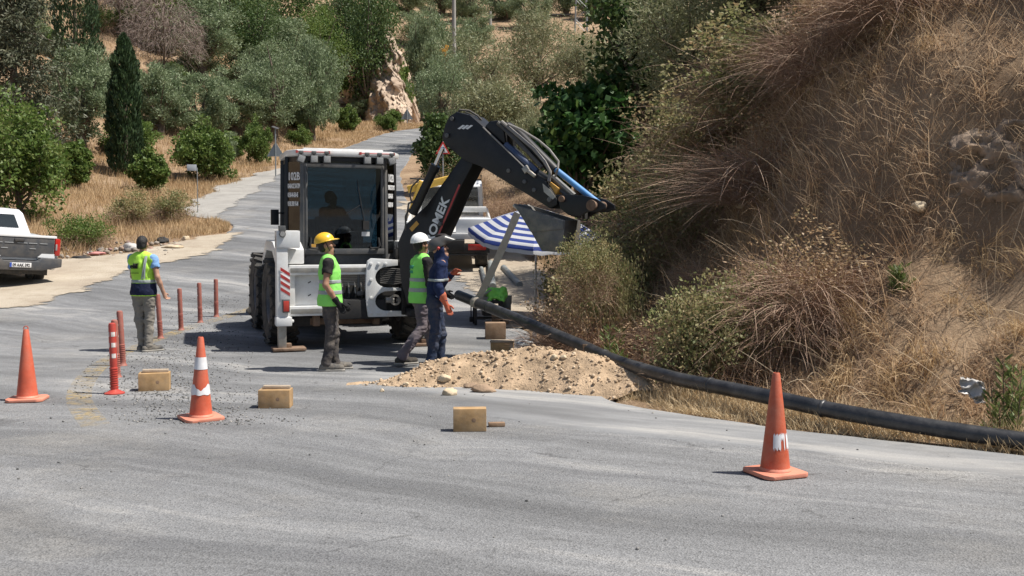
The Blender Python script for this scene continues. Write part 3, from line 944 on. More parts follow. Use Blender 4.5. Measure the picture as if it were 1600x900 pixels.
T = [
 # kind, name, label, category, box in the photograph, distance, seed, share
 ('cedar', 'cedar_tree', 'tall grey-green conifer with drooping layered branches in the upper corner by the bright bush', 'tree', (-70, -70, 105, 300), 46, 1, None),
 ('cypress', 'cypress_tree', 'dark cypress cut off by the top of the picture, behind the pale olive', 'tree', (78, -110, 150, 200), 60, 2, None),
 ('cypress', 'cypress_tree', 'slender dark green cypress standing whole at the edge of the dry grass', 'tree', (167, 52, 219, 288), 50, 3, None),
 ('olive', 'olive_tree', 'pale olive tree just beside the slender cypress, nearer the conifer', 'tree', (72, 85, 170, 290), 53, 4, 'o1'),
 ('green', 'leafy_tree', 'bright green leafy bush tree above the white pickup', 'tree', (-55, 150, 108, 365), 36, 5, None),
 ('green', 'juniper_shrub', 'small dark shrub between the bright bush and the slender cypress', 'shrub', (96, 215, 140, 300), 45, 6, None),
 ('dry', 'dead_tree', 'bare brown dead tree with hanging twigs above the slender cypress', 'tree', (190, -25, 315, 170), 74, 7, None),
 ('dry', 'dead_tree', 'bare grey dead tree at the top edge beside the big dark cypress', 'tree', (140, -70, 235, 130), 82, 8, None),
 ('olive', 'olive_tree', 'grey olive tree directly behind the slender cypress under the dead twigs', 'tree', (205, 105, 290, 262), 62, 9, 'o2'),
 ('olive', 'olive_tree', 'low olive tree above the bright broad-leaved sprouts', 'tree', (265, 120, 352, 235), 64, 10, 'o3'),
 ('olive', 'olive_tree', 'tall greener olive tree on the brown hillside right of the dead tree', 'tree', (262, 5, 362, 150), 80, 11, 'o1'),
 ('broad', 'oak_tree', 'dark green round tree at the top between two olives', 'tree', (340, -10, 432, 150), 86, 12, 'b1'),
 ('olive', 'olive_tree', 'silvery olive tree at the middle of the olive row, below the round dark tree', 'tree', (322, 120, 412, 228), 68, 13, 'o2'),
 ('olive', 'olive_tree', 'big silvery olive tree left of the dark leaning trunk', 'tree', (378, 82, 476, 218), 70, 14, 'o4'),
 ('olive', 'olive_tree', 'big olive tree on the dark trunk beside the rock face', 'tree', (452, 66, 524, 222), 74, 15, 'o3'),
 ('olive', 'olive_tree', 'upper olive tree behind the two big silvery ones', 'tree', (405, 40, 500, 160), 88, 16, 'o1'),
 ('green', 'leafy_tree', 'bright green bushy tree at the top, left of the rock face', 'tree', (440, 0, 550, 130), 97, 17, None),
 ('broad', 'oak_tree', 'dark tree growing on top of the pale rock face', 'tree', (532, -45, 618, 74), 103.5, 18, 'b1'),
 ('olive', 'olive_tree', 'olive tree at the corner behind the pale rock face', 'tree', (632, 30, 690, 190), 118, 19, 'o2'),
 ('broad', 'oak_tree', 'dark round tree on the skyline hill above the bright green bushy tree', 'tree', (300, -60, 420, 40), 105, 20, 'b1'),
 ('green', 'sprouting_shrub', 'bright broad-leaved green sprouts at the grass edge below the low olive', 'shrub', (272, 190, 372, 264), 52, 21, 'g2'),
 ('green', 'sprouting_shrub', 'small vivid green bush below the big silvery olive', 'shrub', (376, 186, 428, 232), 60, 22, 'g2'),
 ('green', 'sprouting_shrub', 'little green shrub below the rock face by the road', 'shrub', (590, 176, 622, 206), 84, 23, 'g2'),
 ('green', 'low_shrub', 'green shrub at the foot of the slender cypress', 'shrub', (205, 235, 262, 294), 47, 24, 'b2'),
 ('bramble', 'low_shrub', 'yellow-green shrub in the middle of the dry grass slope', 'shrub', (228, 296, 302, 362), 37, 25, None),
 ('bramble', 'low_shrub', 'olive-green shrub beside the yellow-green one, nearer the pickup', 'shrub', (165, 298, 240, 372), 36, 26, None),
 ('bramble', 'low_shrub', 'dense green hedge-like shrub behind the rubbish near the pickup', 'shrub', (75, 335, 180, 408), 31.5, 27, 'b3'),
 ('broad', 'low_shrub', 'dry green shrub at the slope under the rock face', 'shrub', (528, 165, 560, 208), 82, 29, 'b2'),
 ('olive', 'olive_tree', 'grey-green shrubby tree leaning over the road behind the bright road sign', 'tree', (650, 95, 740, 240), 68, 30, 'o4'),
 ('willow', 'pale_tree', 'pale yellow-green tree left in the pale group, behind the utility pole', 'tree', (690, 60, 800, 240), 72, 31, 'w1'),
 ('willow', 'pale_tree', 'highest pale green tree of the group behind the digger arm', 'tree', (780, 22, 900, 230), 76, 32, 'w2'),
 ('willow', 'pale_tree', 'pale green tree at the end of the group next to the dark tall tree', 'tree', (870, 55, 965, 230), 66, 33, 'w1'),
 ('willow', 'pale_tree', 'lower pale bush straight above the elbow of the digger arm', 'tree', (715, 120, 840, 300), 52, 34, 'w3'),
 ('willow', 'pale_tree', 'pale shrub just behind the digger arm hoses', 'shrub', (770, 175, 880, 330), 42, 35, 'w3'),
 ('olive', 'olive_tree', 'faint grey-green tree between the utility pole and the pale group', 'tree', (640, 30, 730, 160), 130, 36, 'o3'),
 ('green', 'leafy_tree', 'light green tree in front of the far olive grove', 'tree', (655, 55, 720, 140), 140, 37, 'g1'),
 ('broad', 'dark_shrub', 'dark glossy shrub beside the triangular road sign', 'shrub', (652, 175, 722, 300), 47, 38, None),
 ('drybush', 'dry_bush', 'dry brown bush at the roadside behind the lower digger arm', 'shrub', (655, 235, 770, 345), 43, 39, None),
 ('drybush', 'dry_bush', 'grey dry bush behind the cab of the small truck', 'shrub', (745, 270, 850, 400), 36, 40, None),
 ('fig', 'fig_tree', 'dark green large-leaved tree above the end of the digger arm', 'tree', (828, 92, 1000, 330), 30, 41, None),
 ('broad', 'dark_tree', 'tall dark tree at the top edge above the large-leaved tree', 'tree', (945, -120, 1070, 130), 30, 42, None),
]
def build_trees():
    for kind, name, label, cat, box, D, seed, share in T:
        loc, H, W = by_box(*box, D, 1.0 if cat == 'shrub' else {'olive': 1.38, 'broad': 1.25, 'green': 1.15, 'willow': 1.3, 'fig': 1.15}.get(kind, 1.0))
        if kind in ('olive', 'willow'): H *= 1.08
        plant(kind, name, label, cat, loc, H, W, seed, share=share, leaf=L_GREEN if share == 'b3' else None,
              crown='foliage' if cat == 'shrub' else 'crown', stem='stem' if cat == 'shrub' else 'trunk')
    # olive grove on the far hill
    g = random.Random(5)
    far = [(640, 44, 190, 62), (690, 40, 205, 66), (735, 48, 196, 60), (665, 8, 250, 50), (715, 2, 262, 52), (775, 18, 245, 56), (810, 30, 225, 58),
           (848, 22, 240, 50), (885, 52, 205, 62), (915, 20, 245, 46), (760, -8, 280, 44), (870, -6, 285, 44), (925, 60, 200, 50), (600, 5, 230, 52),
           (830, 60, 190, 60), (630, -10, 270, 50), (690, -14, 285, 46), (820, -4, 275, 50), (790, 50, 200, 56), (950, 10, 250, 50), (655, 70, 165, 60), (740, 78, 165, 56)]
    for i, (px, py, D, w) in enumerate(far):
        p = P(px, py, D)
        z = gz(p.x, D)
        W = w * 1.35 / FPX * D
        plant('olive', 'olive_tree', 'small round olive tree in the grove on the far brown hillside', 'tree', (p.x, D, z - .2), W * .8, W, 0, 'far olive grove', share='o%d' % (1 + i % 4))
    # second row along the brow of the hill
    for i, (k, px, py, D, w) in enumerate([('b1', 20, -30, 92, 120), ('b1', 150, -60, 110, 100), ('o4', 215, 20, 92, 90), ('b2', 265, -30, 108, 90), ('o2', 318, -28, 112, 100), ('g1', 385, -45, 118, 80),
                                           ('b1', 470, -45, 116, 100), ('o3', 545, -20, 122, 90), ('b2', 622, 95, 104, 34), ('b1', 575, -40, 120, 90), ('o1', 30, 60, 70, 90), ('o2', 150, 110, 66, 80), ('b2', 240, 70, 84, 80), ('o3', 430, 20, 100, 90), ('o2', 395, 100, 84, 80), ('b2', 505, 20, 105, 70)]):
        p = P(px, py, D); z = gz(p.x, D); W = w * 1.25 / FPX * D; H = max(p.z - z, W * .8)
        plant('broad', 'hill_tree', 'tree in the dense row along the brow of the hill across the road', 'tree', (p.x, D, z - .2), H, W, 0, 'trees along the hill brow', share=k)
    # undergrowth between the hillside trees
    for i in range(70):
        D = g.uniform(48, 112); px = g.uniform(60, 640)
        p = P(px, 300, D)
        if on_road(np.array([p.x]), np.array([D]))[0] or p.x > float(edge_l(D)) - 2.2: continue
        W = g.uniform(1.4, 3.4); k = g.choice(['o1', 'b2', 'o3', 'g2', 'o2', 'o4', 'b3'])
        plant('broad', 'hillside_shrub', 'low scrub bush among the olive trees on the hillside across the road', 'shrub', (p.x, D, gz(p.x, D) - .2), W * .75, W, 0, 'hillside scrub', 'foliage', 'stem', share=k)
build_trees()

# ---- shrubs, brambles and trees on the cutting beside the road
def bank_plant(kind, name, label, cat, px, py, D, H, W, seed, share=None, stem='stem', crown='foliage', sink=.25, group=None):
    p = P(px, py, D)
    return plant(kind, name, label, cat, (p.x, D, gz(p.x, D) - sink), H, W, seed, group, crown, stem, share=share)
B = [
 ('drybush', 'dry_bush', 'tangled twig bush under the digger bucket', 915, 470, 13.65, 1.55, 1.1, 51, 'db2'),
 ('bramble', 'bramble_bush', 'bramble bush behind the bucket on the bank foot', 935, 420, 15.2, 1.6, 1.5, 52, 'br2'),
 ('bramble', 'bramble_bush', 'bramble bush under the dark large-leaved tree', 930, 330, 19.0, 1.5, 2.2, 53, 'br3'),
 ('bramble', 'bramble_bush', 'bramble bush at the left flank of the bank, above the dry twigs', 985, 330, 16.5, 1.6, 1.9, 54, 'br1'),
 ('bramble', 'bramble_bush', 'tall bramble climbing the bank beside the dark tree', 1030, 190, 19.5, 2.0, 2.4, 55, 'br2'),
 ('bramble', 'bramble_bush', 'bramble thicket in the middle of the green flank', 1080, 250, 16.5, 1.6, 2.2, 56, 'br3'),
 ('bramble', 'bramble_bush', 'bramble thicket at the top of the green flank', 1110, 90, 18.5, 1.9, 2.6, 57, 'br1'),
 ('bramble', 'bramble_bush', 'yellowish bramble at the top edge above the bank', 1190, 60, 16.5, 1.6, 2.4, 58, 'br2'),
 ('drybush', 'dry_bush', 'red-brown dry bush of bare twigs beside the parasol pole', 905, 540, 13.9, 1.35, 1.4, 59, 'db1'),
 ('bramble', 'bramble_bush', 'bramble bush joining the bucket bush to the bank', 965, 430, 13.9, 1.7, .9, 70, 'br3'),
 ('drybush', 'dry_bush', 'red-brown dry bush behind the high end of the black pipe', 985, 520, 13.0, .85, 1.1, 60, 'db2'),
 ('drybush', 'dry_bush', 'dry bush in the fold between green brambles and straw', 1130, 330, 14.0, .85, 1.15, 61, 'db1'),
 ('drybush', 'dry_bush', 'withered bush on the upper bank below the yellowish bramble', 1200, 200, 14.6, 1.3, 1.9, 62, 'db2'),
 ('drybush', 'dry_bush', 'withered bush at the shaded top of the bank', 1290, 120, 14.4, 1.3, 1.9, 63, 'db1'),
 ('drybush', 'dry_bush', 'withered bush above the bare earth face', 1400, 40, 13.6, 1.1, 1.6, 64, 'db2'),
 ('drybush', 'dry_bush', 'low dry bush under the brambles, left of the pale stalk', 1040, 420, 13.4, .8, 1.0, 65, 'db1'),
 ('weed', 'weed', 'fresh green weed growing alone in the straw high on the bank', 1405, 395, 10.7, .5, .34, 66, None),
 ('weed', 'weed', 'green weed at the dry bush foot near the pipe', 955, 500, 12.6, .95, .5, 67, None),
 ('weed', 'weed', 'pale green weed at the edge of the picture beside the pipe', 1580, 655, 8.75, .95, .55, 68, None),
 ('weed', 'weed', 'small grey-green weed on the verge in front of the pipe', 1375, 668, 8.95, .14, .3, 69, None),
]
for kind, name, label, px, py, D, H, W, seed, share in B:
    bank_plant(kind, name, label, 'weed' if kind == 'weed' else 'shrub', px, py, D, H, W, seed, share)
def thicket():
    g = random.Random(9)
    made = 0
    while made < 62:
        px, py, D = g.uniform(955, 1290), g.uniform(-20, 430), 0
        if py > 430 - max(0, px - 985) * 1.35: continue
        q = G(px, py, 11.5, 40)
        if bank_d(np.array([q.x]), np.array([q.y]))[0] < .2: continue
        W = g.uniform(.7, 1.5); made += 1
        dry = g.random() < .27
        o = plant('bramble', 'dry_bush' if dry else 'bramble_bush', 'withered brown bush in the tangled thicket of the bank' if dry else 'leafy bramble in the tangled thicket of the bank',
              'shrub', (q.x, q.y, q.z - .25), W * g.uniform(.6, .95), W, 0, 'dry bushes of the bank thicket' if dry else 'brambles of the bank thicket', 'foliage', 'stem', share=g.choice(['db1', 'db2']) if dry else g.choice(['br1', 'br2', 'br3']))
thicket()
bank_plant('bramble', 'bramble_bush', 'green bramble sprays hanging in front of the digger bucket', 'shrub', 918, 400, 13.45, .85, .75, 79, 'br1', sink=-.95)
# trees on the shoulder of the bank; their crowns reach into the top of the picture and shade the slope
for kind, label, x, y, H, W, seed in [
    ('broad', 'overhanging dark tree at the top of the bank above the withered bushes', 7.4, 15.4, 3.4, 2.6, 71),
    ('broad', 'overhanging tree at the bank top above the straw cap', 9.2, 13.6, 4.4, 3.6, 72)]:
    plant(kind, 'dark_tree', label, 'tree', (x, y, gz(x, y) - .1), H, W, seed, share='bt' if seed != 71 else None)

for px, D, H, W, sh, label in ((1085, 25, 4.2, 4.2, 'w1', 'pale green tree behind the bank top, next to the tall dark tree'), (1190, 23, 3.4, 4.6, 'w2', 'pale green tree behind the middle of the bank top'),
                               (1300, 22, 3.0, 4.6, 'w3', 'pale green tree behind the bank top, nearest the straw cap'), (1010, 36, 6.5, 5.5, 'w2', 'pale green tree half hidden behind the tall dark tree')):
    x = (px - 800) / FPX * D
    plant('willow', 'pale_tree', label, 'tree', (x, D, gz(x, D) - .3), H, W, 0, share=sh)

# ---- dry grass
def grass(name, X, Y, L, W, lean, droop, m, label, seed, segs=3, down=None):
    g = np.random.default_rng(seed)
    n = len(X)
    B = np.stack([X, Y, terrain(X, Y) - .02], 1)
    d = rand_dirs(n, g) * lean
    d[:, 2] = np.abs(d[:, 2]) + 1
    if down is not None:
        d += down
    d = unit(d)
    tone = .5 + .5 * fbm(X * 1.1, Y * 1.1, 3, 3)
    V, F, r = blades_np(B, d, L, W, droop, np.clip(.35 * g.random(n) + .65 * (tone + .35 * g.normal(size=n) * .5), 0, 1), g, segs)
    me = np_mesh(name, V, F, r)
    me.materials.append(m)
    o = link(name, me)
    return tag(o, label, 'grass', kind='stuff')

def bank_grass():
    g = np.random.default_rng(21)
    # tufts on the steep bank
    n = 120000
    tx, ty = g.uniform(.8, 11, n), g.uniform(5.5, 21, n)
    gx, gy = terrain(tx + .1, ty) - terrain(tx - .1, ty), terrain(tx, ty + .1) - terrain(tx, ty - .1)
    area = np.sqrt(1 + (gx * 5) ** 2 + (gy * 5) ** 2)
    sel = g.random(n) < np.clip(area * .085 * np.interp(ty, [9, 14, 21], [1.25, .8, .35]), 0, 1)
    tx, ty = tx[sel], ty[sel]; n = len(tx)
    d = bank_d(tx, ty)
    dens = .62 + 1.0 * fbm(tx * .8, ty * .8, 7, 3)
    # bare earth faces
    def hole(px, py, D, r):
        p = P(px, py, D); return np.hypot(tx - p.x, ty - p.y) > r
    bare = hole(1540, 250, 10.4, .55) & hole(1580, 300, 10.2, .5)
    ok = (d > .0) & (d < 6.5) & (g.random(n) < np.clip(dens, .12, 1)) & (bare | (g.random(n) < .1))
    ok &= ~((ty > 13) & (tx < 1.6) & (g.random(n) < .7))
    tx, ty = tx[ok], ty[ok]
    per = 11
    X = np.repeat(tx, per) + g.normal(size=len(tx) * per) * .05
    Y = np.repeat(ty, per) + g.normal(size=len(tx) * per) * .05
    e = .15
    nx_, ny_ = -(terrain(X + e, Y) - terrain(X - e, Y)) / (2 * e), -(terrain(X, Y + e) - terrain(X, Y - e)) / (2 * e)
    nl = np.hypot(nx_, ny_) + .3
    tuft = np.repeat(unit(np.stack([g.normal(size=len(tx)), g.normal(size=len(tx)), np.zeros(len(tx))], 1)), per, 0) * .5
    down = np.stack([nx_ / nl, ny_ / nl, np.zeros(len(X))], 1) * .55 + tuft * 1.7
    Lb = np.repeat(.18 + .5 * g.random(len(tx)) ** 1.4, per) * (.5 + .8 * g.random(len(X)))
    return grass('dry_grass', X, Y, Lb * (.45 + .75 * g.random(len(X))), .0045 + .005 * g.random(len(X)), 1.5, .9 * g.random(len(X)) - .05, L_GRASSD, 'thick dry brown grass hanging down the steep bank above the black pipe', 22, 3, down)
bank_grass()

def strip_grass():
    g = np.random.default_rng(31)
    n = 52000
    y = g.uniform(6.0, 13.2, n)
    t = g.random(n)
    x = edge_r(y) + .02 + t * (np.interp(y, [6, 8.2, 9.7, 11.4, 13.3], [.75, .8, .75, .75, .5]))
    ok = (g.random(n) < .35 + .8 * fbm(x * 1.5, y * 1.5, 1, 3) + .3 * t)
    ok &= ~((y > 11.2) & (x < 1.3))
    x, y = x[ok], y[ok]
    return grass('verge_grass', x, y, .08 + .30 * g.random(len(x)) ** 2 * (.4 + t[ok]), .0065, 1.3, .35 * g.random(len(x)), leafmat('pale_straw', [(.42, .30, .17), (.55, .42, .25), (.68, .55, .36), (.48, .34, .19)], .25, .7), 'flattened straw-coloured grass along the asphalt edge below the pipe', 32, 3)
strip_grass()

def slope_grass():
    g = np.random.default_rng(41)
    n = 210000
    y = 26 + 72 * g.random(n) ** 1.25
    x = edge_l(y) - .1 - 26 * g.random(n) ** 1.7 * (y / 60)
    xd = np.interp(y, _dl[:, 0], _dl[:, 1])
    ok = ((y > 36) | (x < xd - .2 + .5 * vnoise(x, y))) & ~((y > 38) & (y < 60) & (x > edge_l(y) - 1.1 + .5 * vnoise(x, y)))
    ok &= g.random(n) < .55 + .9 * fbm(x * .4, y * .4, 5, 3)
    x, y = x[ok], y[ok]
    L = (.2 + .38 * g.random(len(x))) * (1 + .3 * vnoise(x * .5, y * .5)) * np.interp(edge_l(y) - x, [0, 2.5], [.4, 1])
    return grass('meadow_grass', x, y, L, .007 + .00028 * y, .6, .2 * g.random(len(x)), L_GRASS, 'tall dry yellow grass on the slope across the road', 42, 2)
slope_grass()

def far_verge():
    g = np.random.default_rng(51)
    n = 26000
    y = g.uniform(24, 96, n)
    x = edge_r(y) + .1 + 3.5 * g.random(n) ** 1.5
    ok = (bank_d(x, y) > -.1)
    x, y = x[ok], y[ok]
    return grass('roadside_grass', x, y, .25 + .5 * g.random(len(x)), .008 + .0003 * y, .6, .3 * g.random(len(x)), L_GRASS, 'dry grass on the far roadside below the triangular sign', 52, 2)
far_verge()

def tussocks():
    """thick drooping heads of straw on the lower bank and on its cap"""
    g = np.random.default_rng(71)
    n = 5200
    tx, ty = g.uniform(1.4, 9, n), g.uniform(5.5, 15, n)
    d = bank_d(tx, ty)
    w = np.interp(d, [.15, .4, 1.6, 2.0, 2.7, 3.0, 4.4, 5.5], [0, .36, .36, .2, .2, .36, .36, 0]) * np.clip(.45 + 1.5 * fbm(tx * .9, ty * .9, 2, 2), 0, 1.3)
    ok = g.random(n) < w
    ok &= ~((ty > 12.2) & (tx < 2.0))
    tx, ty = tx[ok], ty[ok]
    per = 42
    N = len(tx) * per
    X = np.repeat(tx, per) + g.normal(size=N) * .06; Y = np.repeat(ty, per) + g.normal(size=N) * .06
    hd = unit(np.stack([-.6 + g.normal(size=len(tx)) * .8, -.6 + g.normal(size=len(tx)) * .8, np.zeros(len(tx))], 1)) * .9
    L = np.repeat(.28 + .4 * g.random(len(tx)), per) * (.6 + .6 * g.random(N))
    return grass('straw_tussocks', X, Y, L, .0065, .75, np.repeat(.35 + .6 * g.random(len(tx)), per), L_GRASS, 'thick drooping straw tussocks on the sunny lower bank behind the pipe', 72, 4, np.repeat(hd, per, 0))
tussocks()

def long_stalks():
    """single long stalks that stand out of the bank grass"""
    g = np.random.default_rng(61)
    n = 1500
    x, y = g.uniform(1.2, 9, n), g.uniform(6.5, 18, n)
    d = bank_d(x, y)
    ok = (d > .2) & (d < 5)
    x, y = x[ok], y[ok]
    return grass('long_straw', x, y, .5 + .7 * g.random(len(x)), .006, 1.1, .5 * g.random(len(x)), leafmat('pale_stalk', [(.36, .27, .18), (.5, .4, .28), (.6, .5, .37)], .1, .8), 'scattered pale long stalks standing out of the bank grass', 62, 5,
                 np.array([-.45, -.5, 0]))
long_stalks()

# ================================================================== backhoe loader
M_WHITE = mat('white_paint', (.70, .71, .71), .42, var=.06, vscale=3, dust=.42, coat=.2)
M_BLACKP = mat('black_paint', (.012, .0125, .0145), .45, var=.25, vscale=4, dust=.07, dcol=(.16, .13, .11), coat=.05, spec=.35)
M_BLACKM = mat('black_matt', (.018, .018, .019), .8, var=.3, vscale=6, dust=.15, dcol=(.16, .13, .1))
M_TRIM = mat('grey_trim', (.075, .078, .082), .55, var=.1, vscale=4, dust=.2)
M_RUBBER = mat('rubber', (.03, .03, .03), .85, var=.3, vscale=7, dust=.5, dcol=(.2, .17, .135), bump=.2)
M_STEEL = mat('worn_steel', (.36, .35, .33), .45, .7, var=.25, vscale=8, dust=.4)
M_CHROME = mat('chrome_rod', (.75, .75, .76), .16, 1.0, var=.05)
M_RUST = mat('rusty_steel', (.17, .105, .07), .85, .2, var=.35, vscale=9, dust=.3, bump=.3)
M_BUCKET = mat('bucket_grey', (.13, .13, .13), .55, .4, var=.25, vscale=5, dust=.4, bump=.15)
M_BLUEP = mat('blue_paint', (.08, .26, .55), .4, var=.12, dust=.15)
M_DBLUE = mat('dark_blue_paint', (.03, .055, .12), .4, var=.12, dust=.15)
M_REDP = mat('red_paint', (.4, .03, .03), .45, var=.15, dust=.2)
M_REDL = mat('red_lens', (.45, .02, .015), .2, var=.1, dust=.15)
M_ORANGEL = mat('orange_sticker', (.62, .33, .06), .5, var=.1, dust=.1)
M_GLETTER = mat('white_letter', (.72, .72, .72), .5, var=.04, dust=.08)
M_LENS = mat('lamp_lens', (.30, .30, .295), .25, var=.25, vscale=60)
M_HOSE = mat('rubber_hose', (.06, .058, .055), .6, var=.2, dust=.2)
M_GREYROD = mat('grey_hose', (.2, .19, .18), .5, var=.15, dust=.2)
M_GLASS = glassmat('tinted_glass', (.33, .44, .50), .045)
M_GLASSD = glassmat('dark_glass', (.18, .21, .20), .05)

BH = empty('backhoe_loader', (-2.43, 16.0, gz(-2.43, 16.0) + .012), R(20))
tag(BH, 'white and black backhoe loader with its arm folded out over the dug verge', 'backhoe loader')
BH.rotation_euler = (R(1.6), 0, R(20))
BHM = Matrix.Translation(BH.location) @ Matrix.Rotation(R(20), 4, 'Z') @ Matrix.Rotation(R(1.6), 4, 'X')
BHI = BHM.inverted()

def wheel(parent, c, r, w, m_rim, lugs=22, axis='X', rimr=.56):
    e = empty('wheel'); e.parent = parent; e.location = c
    rot = Matrix.Rotation(R(90), 4, 'Y')
    t = MB()
    h = w / 2
    t.lathe([(r * rimr, -h * .8), (r * .8, -h), (r * .93, -h * .88), (r * .955, -h * .6), (r * .955, h * .6), (r * .93, h * .88), (r * .8, h), (r * rimr, h * .8)], 36, rot, closed=True)
    if lugs:
        for k in range(lugs):
            for s in (-1, 1):
                a = 2 * math.pi * (k + .5 * (s > 0)) / lugs
                m = Matrix.Rotation(a, 3, 'X')
                c0 = m @ Vector((s * h * .5, 0, r * .965))
                mm = m @ Matrix.Rotation(s * R(32), 3, 'Z')
                hx, hy, hz = h * .56, r * .055, r * .035
                vv = [c0 + mm @ Vector((x * hx, y * hy, z * hz)) for x in (-1, 1) for y in (-1, 1) for z in (-1, 1)]
                t.add(vv, [(0, 1, 3, 2), (4, 6, 7, 5), (0, 4, 5, 1), (2, 3, 7, 6), (0, 2, 6, 4), (1, 5, 7, 3)])
    t.build('tyre', M_RUBBER, e, angle=45)
    d = MB()
    d.lathe([(0, -h * .35), (r * .2, -h * .35), (r * .22, -h * .2), (r * .42, -h * .15), (r * rimr * .98, -h * .75), (r * rimr * 1.02, -h * .78), (r * rimr * 1.02, h * .78), (r * rimr * .98, h * .75),
             (r * .42, h * .15), (r * .22, h * .2), (r * .2, h * .35), (0, h * .35)], 28, rot)
    for k in range(8):
        a = k * math.pi / 4
        for s in (-1, 1):
            q = Vector((s * h * .18, r * .3 * math.cos(a), r * .3 * math.sin(a)))
            d.cyl(q, q + Vector((s * h * .12, 0, 0)), r * .025, n=6)
    d.build('rim', m_rim, e)
    return e

M_RIM = mat('dark_rim', (.05, .055, .075), .5, var=.15, dust=.4)
for x, y in ((-1.06, .95), (1.06, .95), (-1.03, 3.2), (1.03, 3.2)):
    wheel(BH, (x, y, .69), .69, .46, M_RIM)

def box_part(name, boxes, m, parent=BH, bevel=.012):
    mb = MB()
    for b in boxes:
        mb.box(*b)
    return mb.build(name, m, parent, bevel=bevel)

# rear frame and stabilisers
fr = box_part('rear_frame', [((-.25, .06, 1.235), (1.66, .16, .15)), ((-.25, .06, .605), (1.70, .16, .15)), ((-1.0, .09, .92), (.1, .12, .5)), ((1.0, .1, .92), (.12, .2, .76))], M_WHITE)
box_part('rail_face', [((-.35, -.026, 1.235), (1.35, .012, .07)), ((-.35, -.026, .605), (1.35, .012, .075))], M_STEEL, fr, .004)
box_part('back_panel', [((-.66, .13, .92), (.62, .03, .48))], M_WHITE)
for z in (1.04, .84):
    sl = MB(); sl.box((-.72, .112, z), (.05, .008, .015), (0, R(-30), 0)); sl.build('panel_catch', M_BLACKM, BH, bevel=.003)
sl = MB(); sl.box((-.42, .09, .88), (.08, .05, .05)); sl.build('panel_handle', M_STEEL, BH, bevel=.003)
box_part('valve_recess', [((.02, .45, .92), (.75, .06, .52))], M_BLACKM)
pp = MB()
for k in range(7):
    z = 1.14 - k * .026
    pp.tube([(-.3, .12 + .012 * k, z), (.0, .06 + .008 * k, z + .006), (.35, .1, z - .01 * k)], .0085, 6)
for k in range(6):
    pp.tube([(-.3 + .1 * k, .3, 1.12), (-.28 + .1 * k, .2, .85), (-.3 + .11 * k, .3, .7)], .014, 6)
pp.build('hydraulic_line', M_STEEL, BH)
box_part('line_clamp', [((.03, .03, 1.06), (.04, .03, .22)), ((.06, .05, .86), (.11, .04, .07))], M_TRIM)

def stabiliser(s):
    e = empty('stabiliser'); e.parent = BH; e.location = (s * 1.16, -.02, 0)
    box_part('outer_tube', [((0, 0, 1.1), (.17, .2, 1.35))], M_WHITE, e)
    box_part('inner_leg', [((.0, 0, .25), (.125, .13, .45))], M_STEEL, e)
    box_part('foot_pad', [((-s * .1, 0, .035), (.5, .3, .045)), ((-s * .06, 0, .085), (.16, .12, .07))], M_RUST, e)
    box_part('bracket', [((-s * .02, -.02, .46), (.24, .2, .14)), ((-s * .14, -.02, .46), (.08, .06, .05))], M_WHITE, e, .02)
    return e
st = stabiliser(-1)
stabiliser(1)
box_part('lamp_housing', [((-1.07, -.02, 1.71), (.35, .24, .26))], M_WHITE, bevel=.015)
lm = MB(); lm.cyl((-1.16, -.17, 1.79), (-1.16, -.09, 1.79), .05); lm.cyl((-1.16, -.165, 1.86), (-1.16, -.05, 1.86), .055, .05); lm.box((-1.16, -.1, 1.9), (.1, .1, .03))
lm.build('rear_lamp', M_TRIM, BH, bevel=.004)
ll = MB(); ll.cyl((-1.16, -.185, 1.79), (-1.16, -.17, 1.79), .038); ll.build('lamp_glass', M_LENS, BH)
# red and white warning plate
wp = box_part('warning_plate', [((-1.12, -.1275, 1.0), (.145, .008, .4))], M_GLETTER, bevel=.002)
for k in range(4):
    z = .85 + k * .1
    mb = MB()
    x0, x1 = -1.19, -1.05
    mb.prism([(x0, z + .09), (x1, z), (x1, z + .05), (x0, z + .14)], lambda a, b, t: Vector((a, t, b)), -.1315, -.1345)
    mb.build('warning_stripe', M_REDP, wp)
tl = box_part('tail_lamp', [((-1.11, -.135, .7), (.11, .045, .2))], M_TRIM)
box_part('lens', [((-1.11, -.16, .7), (.085, .012, .16))], M_REDL, tl, .004)
tl = box_part('tail_lamp', [((1.12, -.135, .7), (.11, .045, .2))], M_TRIM)
box_part('lens', [((1.12, -.16, .7), (.085, .012, .16))], M_REDL, tl, .004)
# side carriage: white casting with two openings
cm = MB()
def carr(a, b, t): return Vector((a, t, b))
arc = lambda zc, h: [(.46 - .2 * math.cos(R(f)), zc + h * math.sin(R(f))) for f in range(-90, 91, 18)]
cm.prism([(.15, .50), (.78, .50), (.78, .585)] + arc(.745, .155) + [(.72, .905), (.72, .945)] + arc(1.12, .165) + [(.62, 1.30), (.62, 1.39), (.2, 1.415), (.14, 1.37), (.12, 1.2), (.11, .95), (.12, .7)], carr, -.14, -.06)
for (x, z) in ((.19, 1.33), (.31, 1.33), (.42, 1.33), (.19, .56), (.31, .56), (.45, .55), (.19, 1.08), (.19, .8)):
    cm.cyl((x, -.16, z), (x, -.14, z), .026, n=10)
cm.build('slide_carriage', M_WHITE, BH, bevel=.012)
cr = MB(); cr.lathe([(.055, -.02), (.085, -.02), (.085, .02), (.055, .02)], 20, Matrix.Translation((.58, -.13, .76)) @ Matrix.Rotation(R(90), 4, 'X'), True)
cr.cyl((.43, -.1, .76), (.56, -.1, .76), .05); cr.cyl((.6, -.1, .76), (.7, -.1, .76), .035)
cr.build('swing_cylinder', M_STEEL, BH)
box_part('carriage_back', [((.52, .02, .92), (.7, .1, .86))], M_BLACKM)
hb = MB()
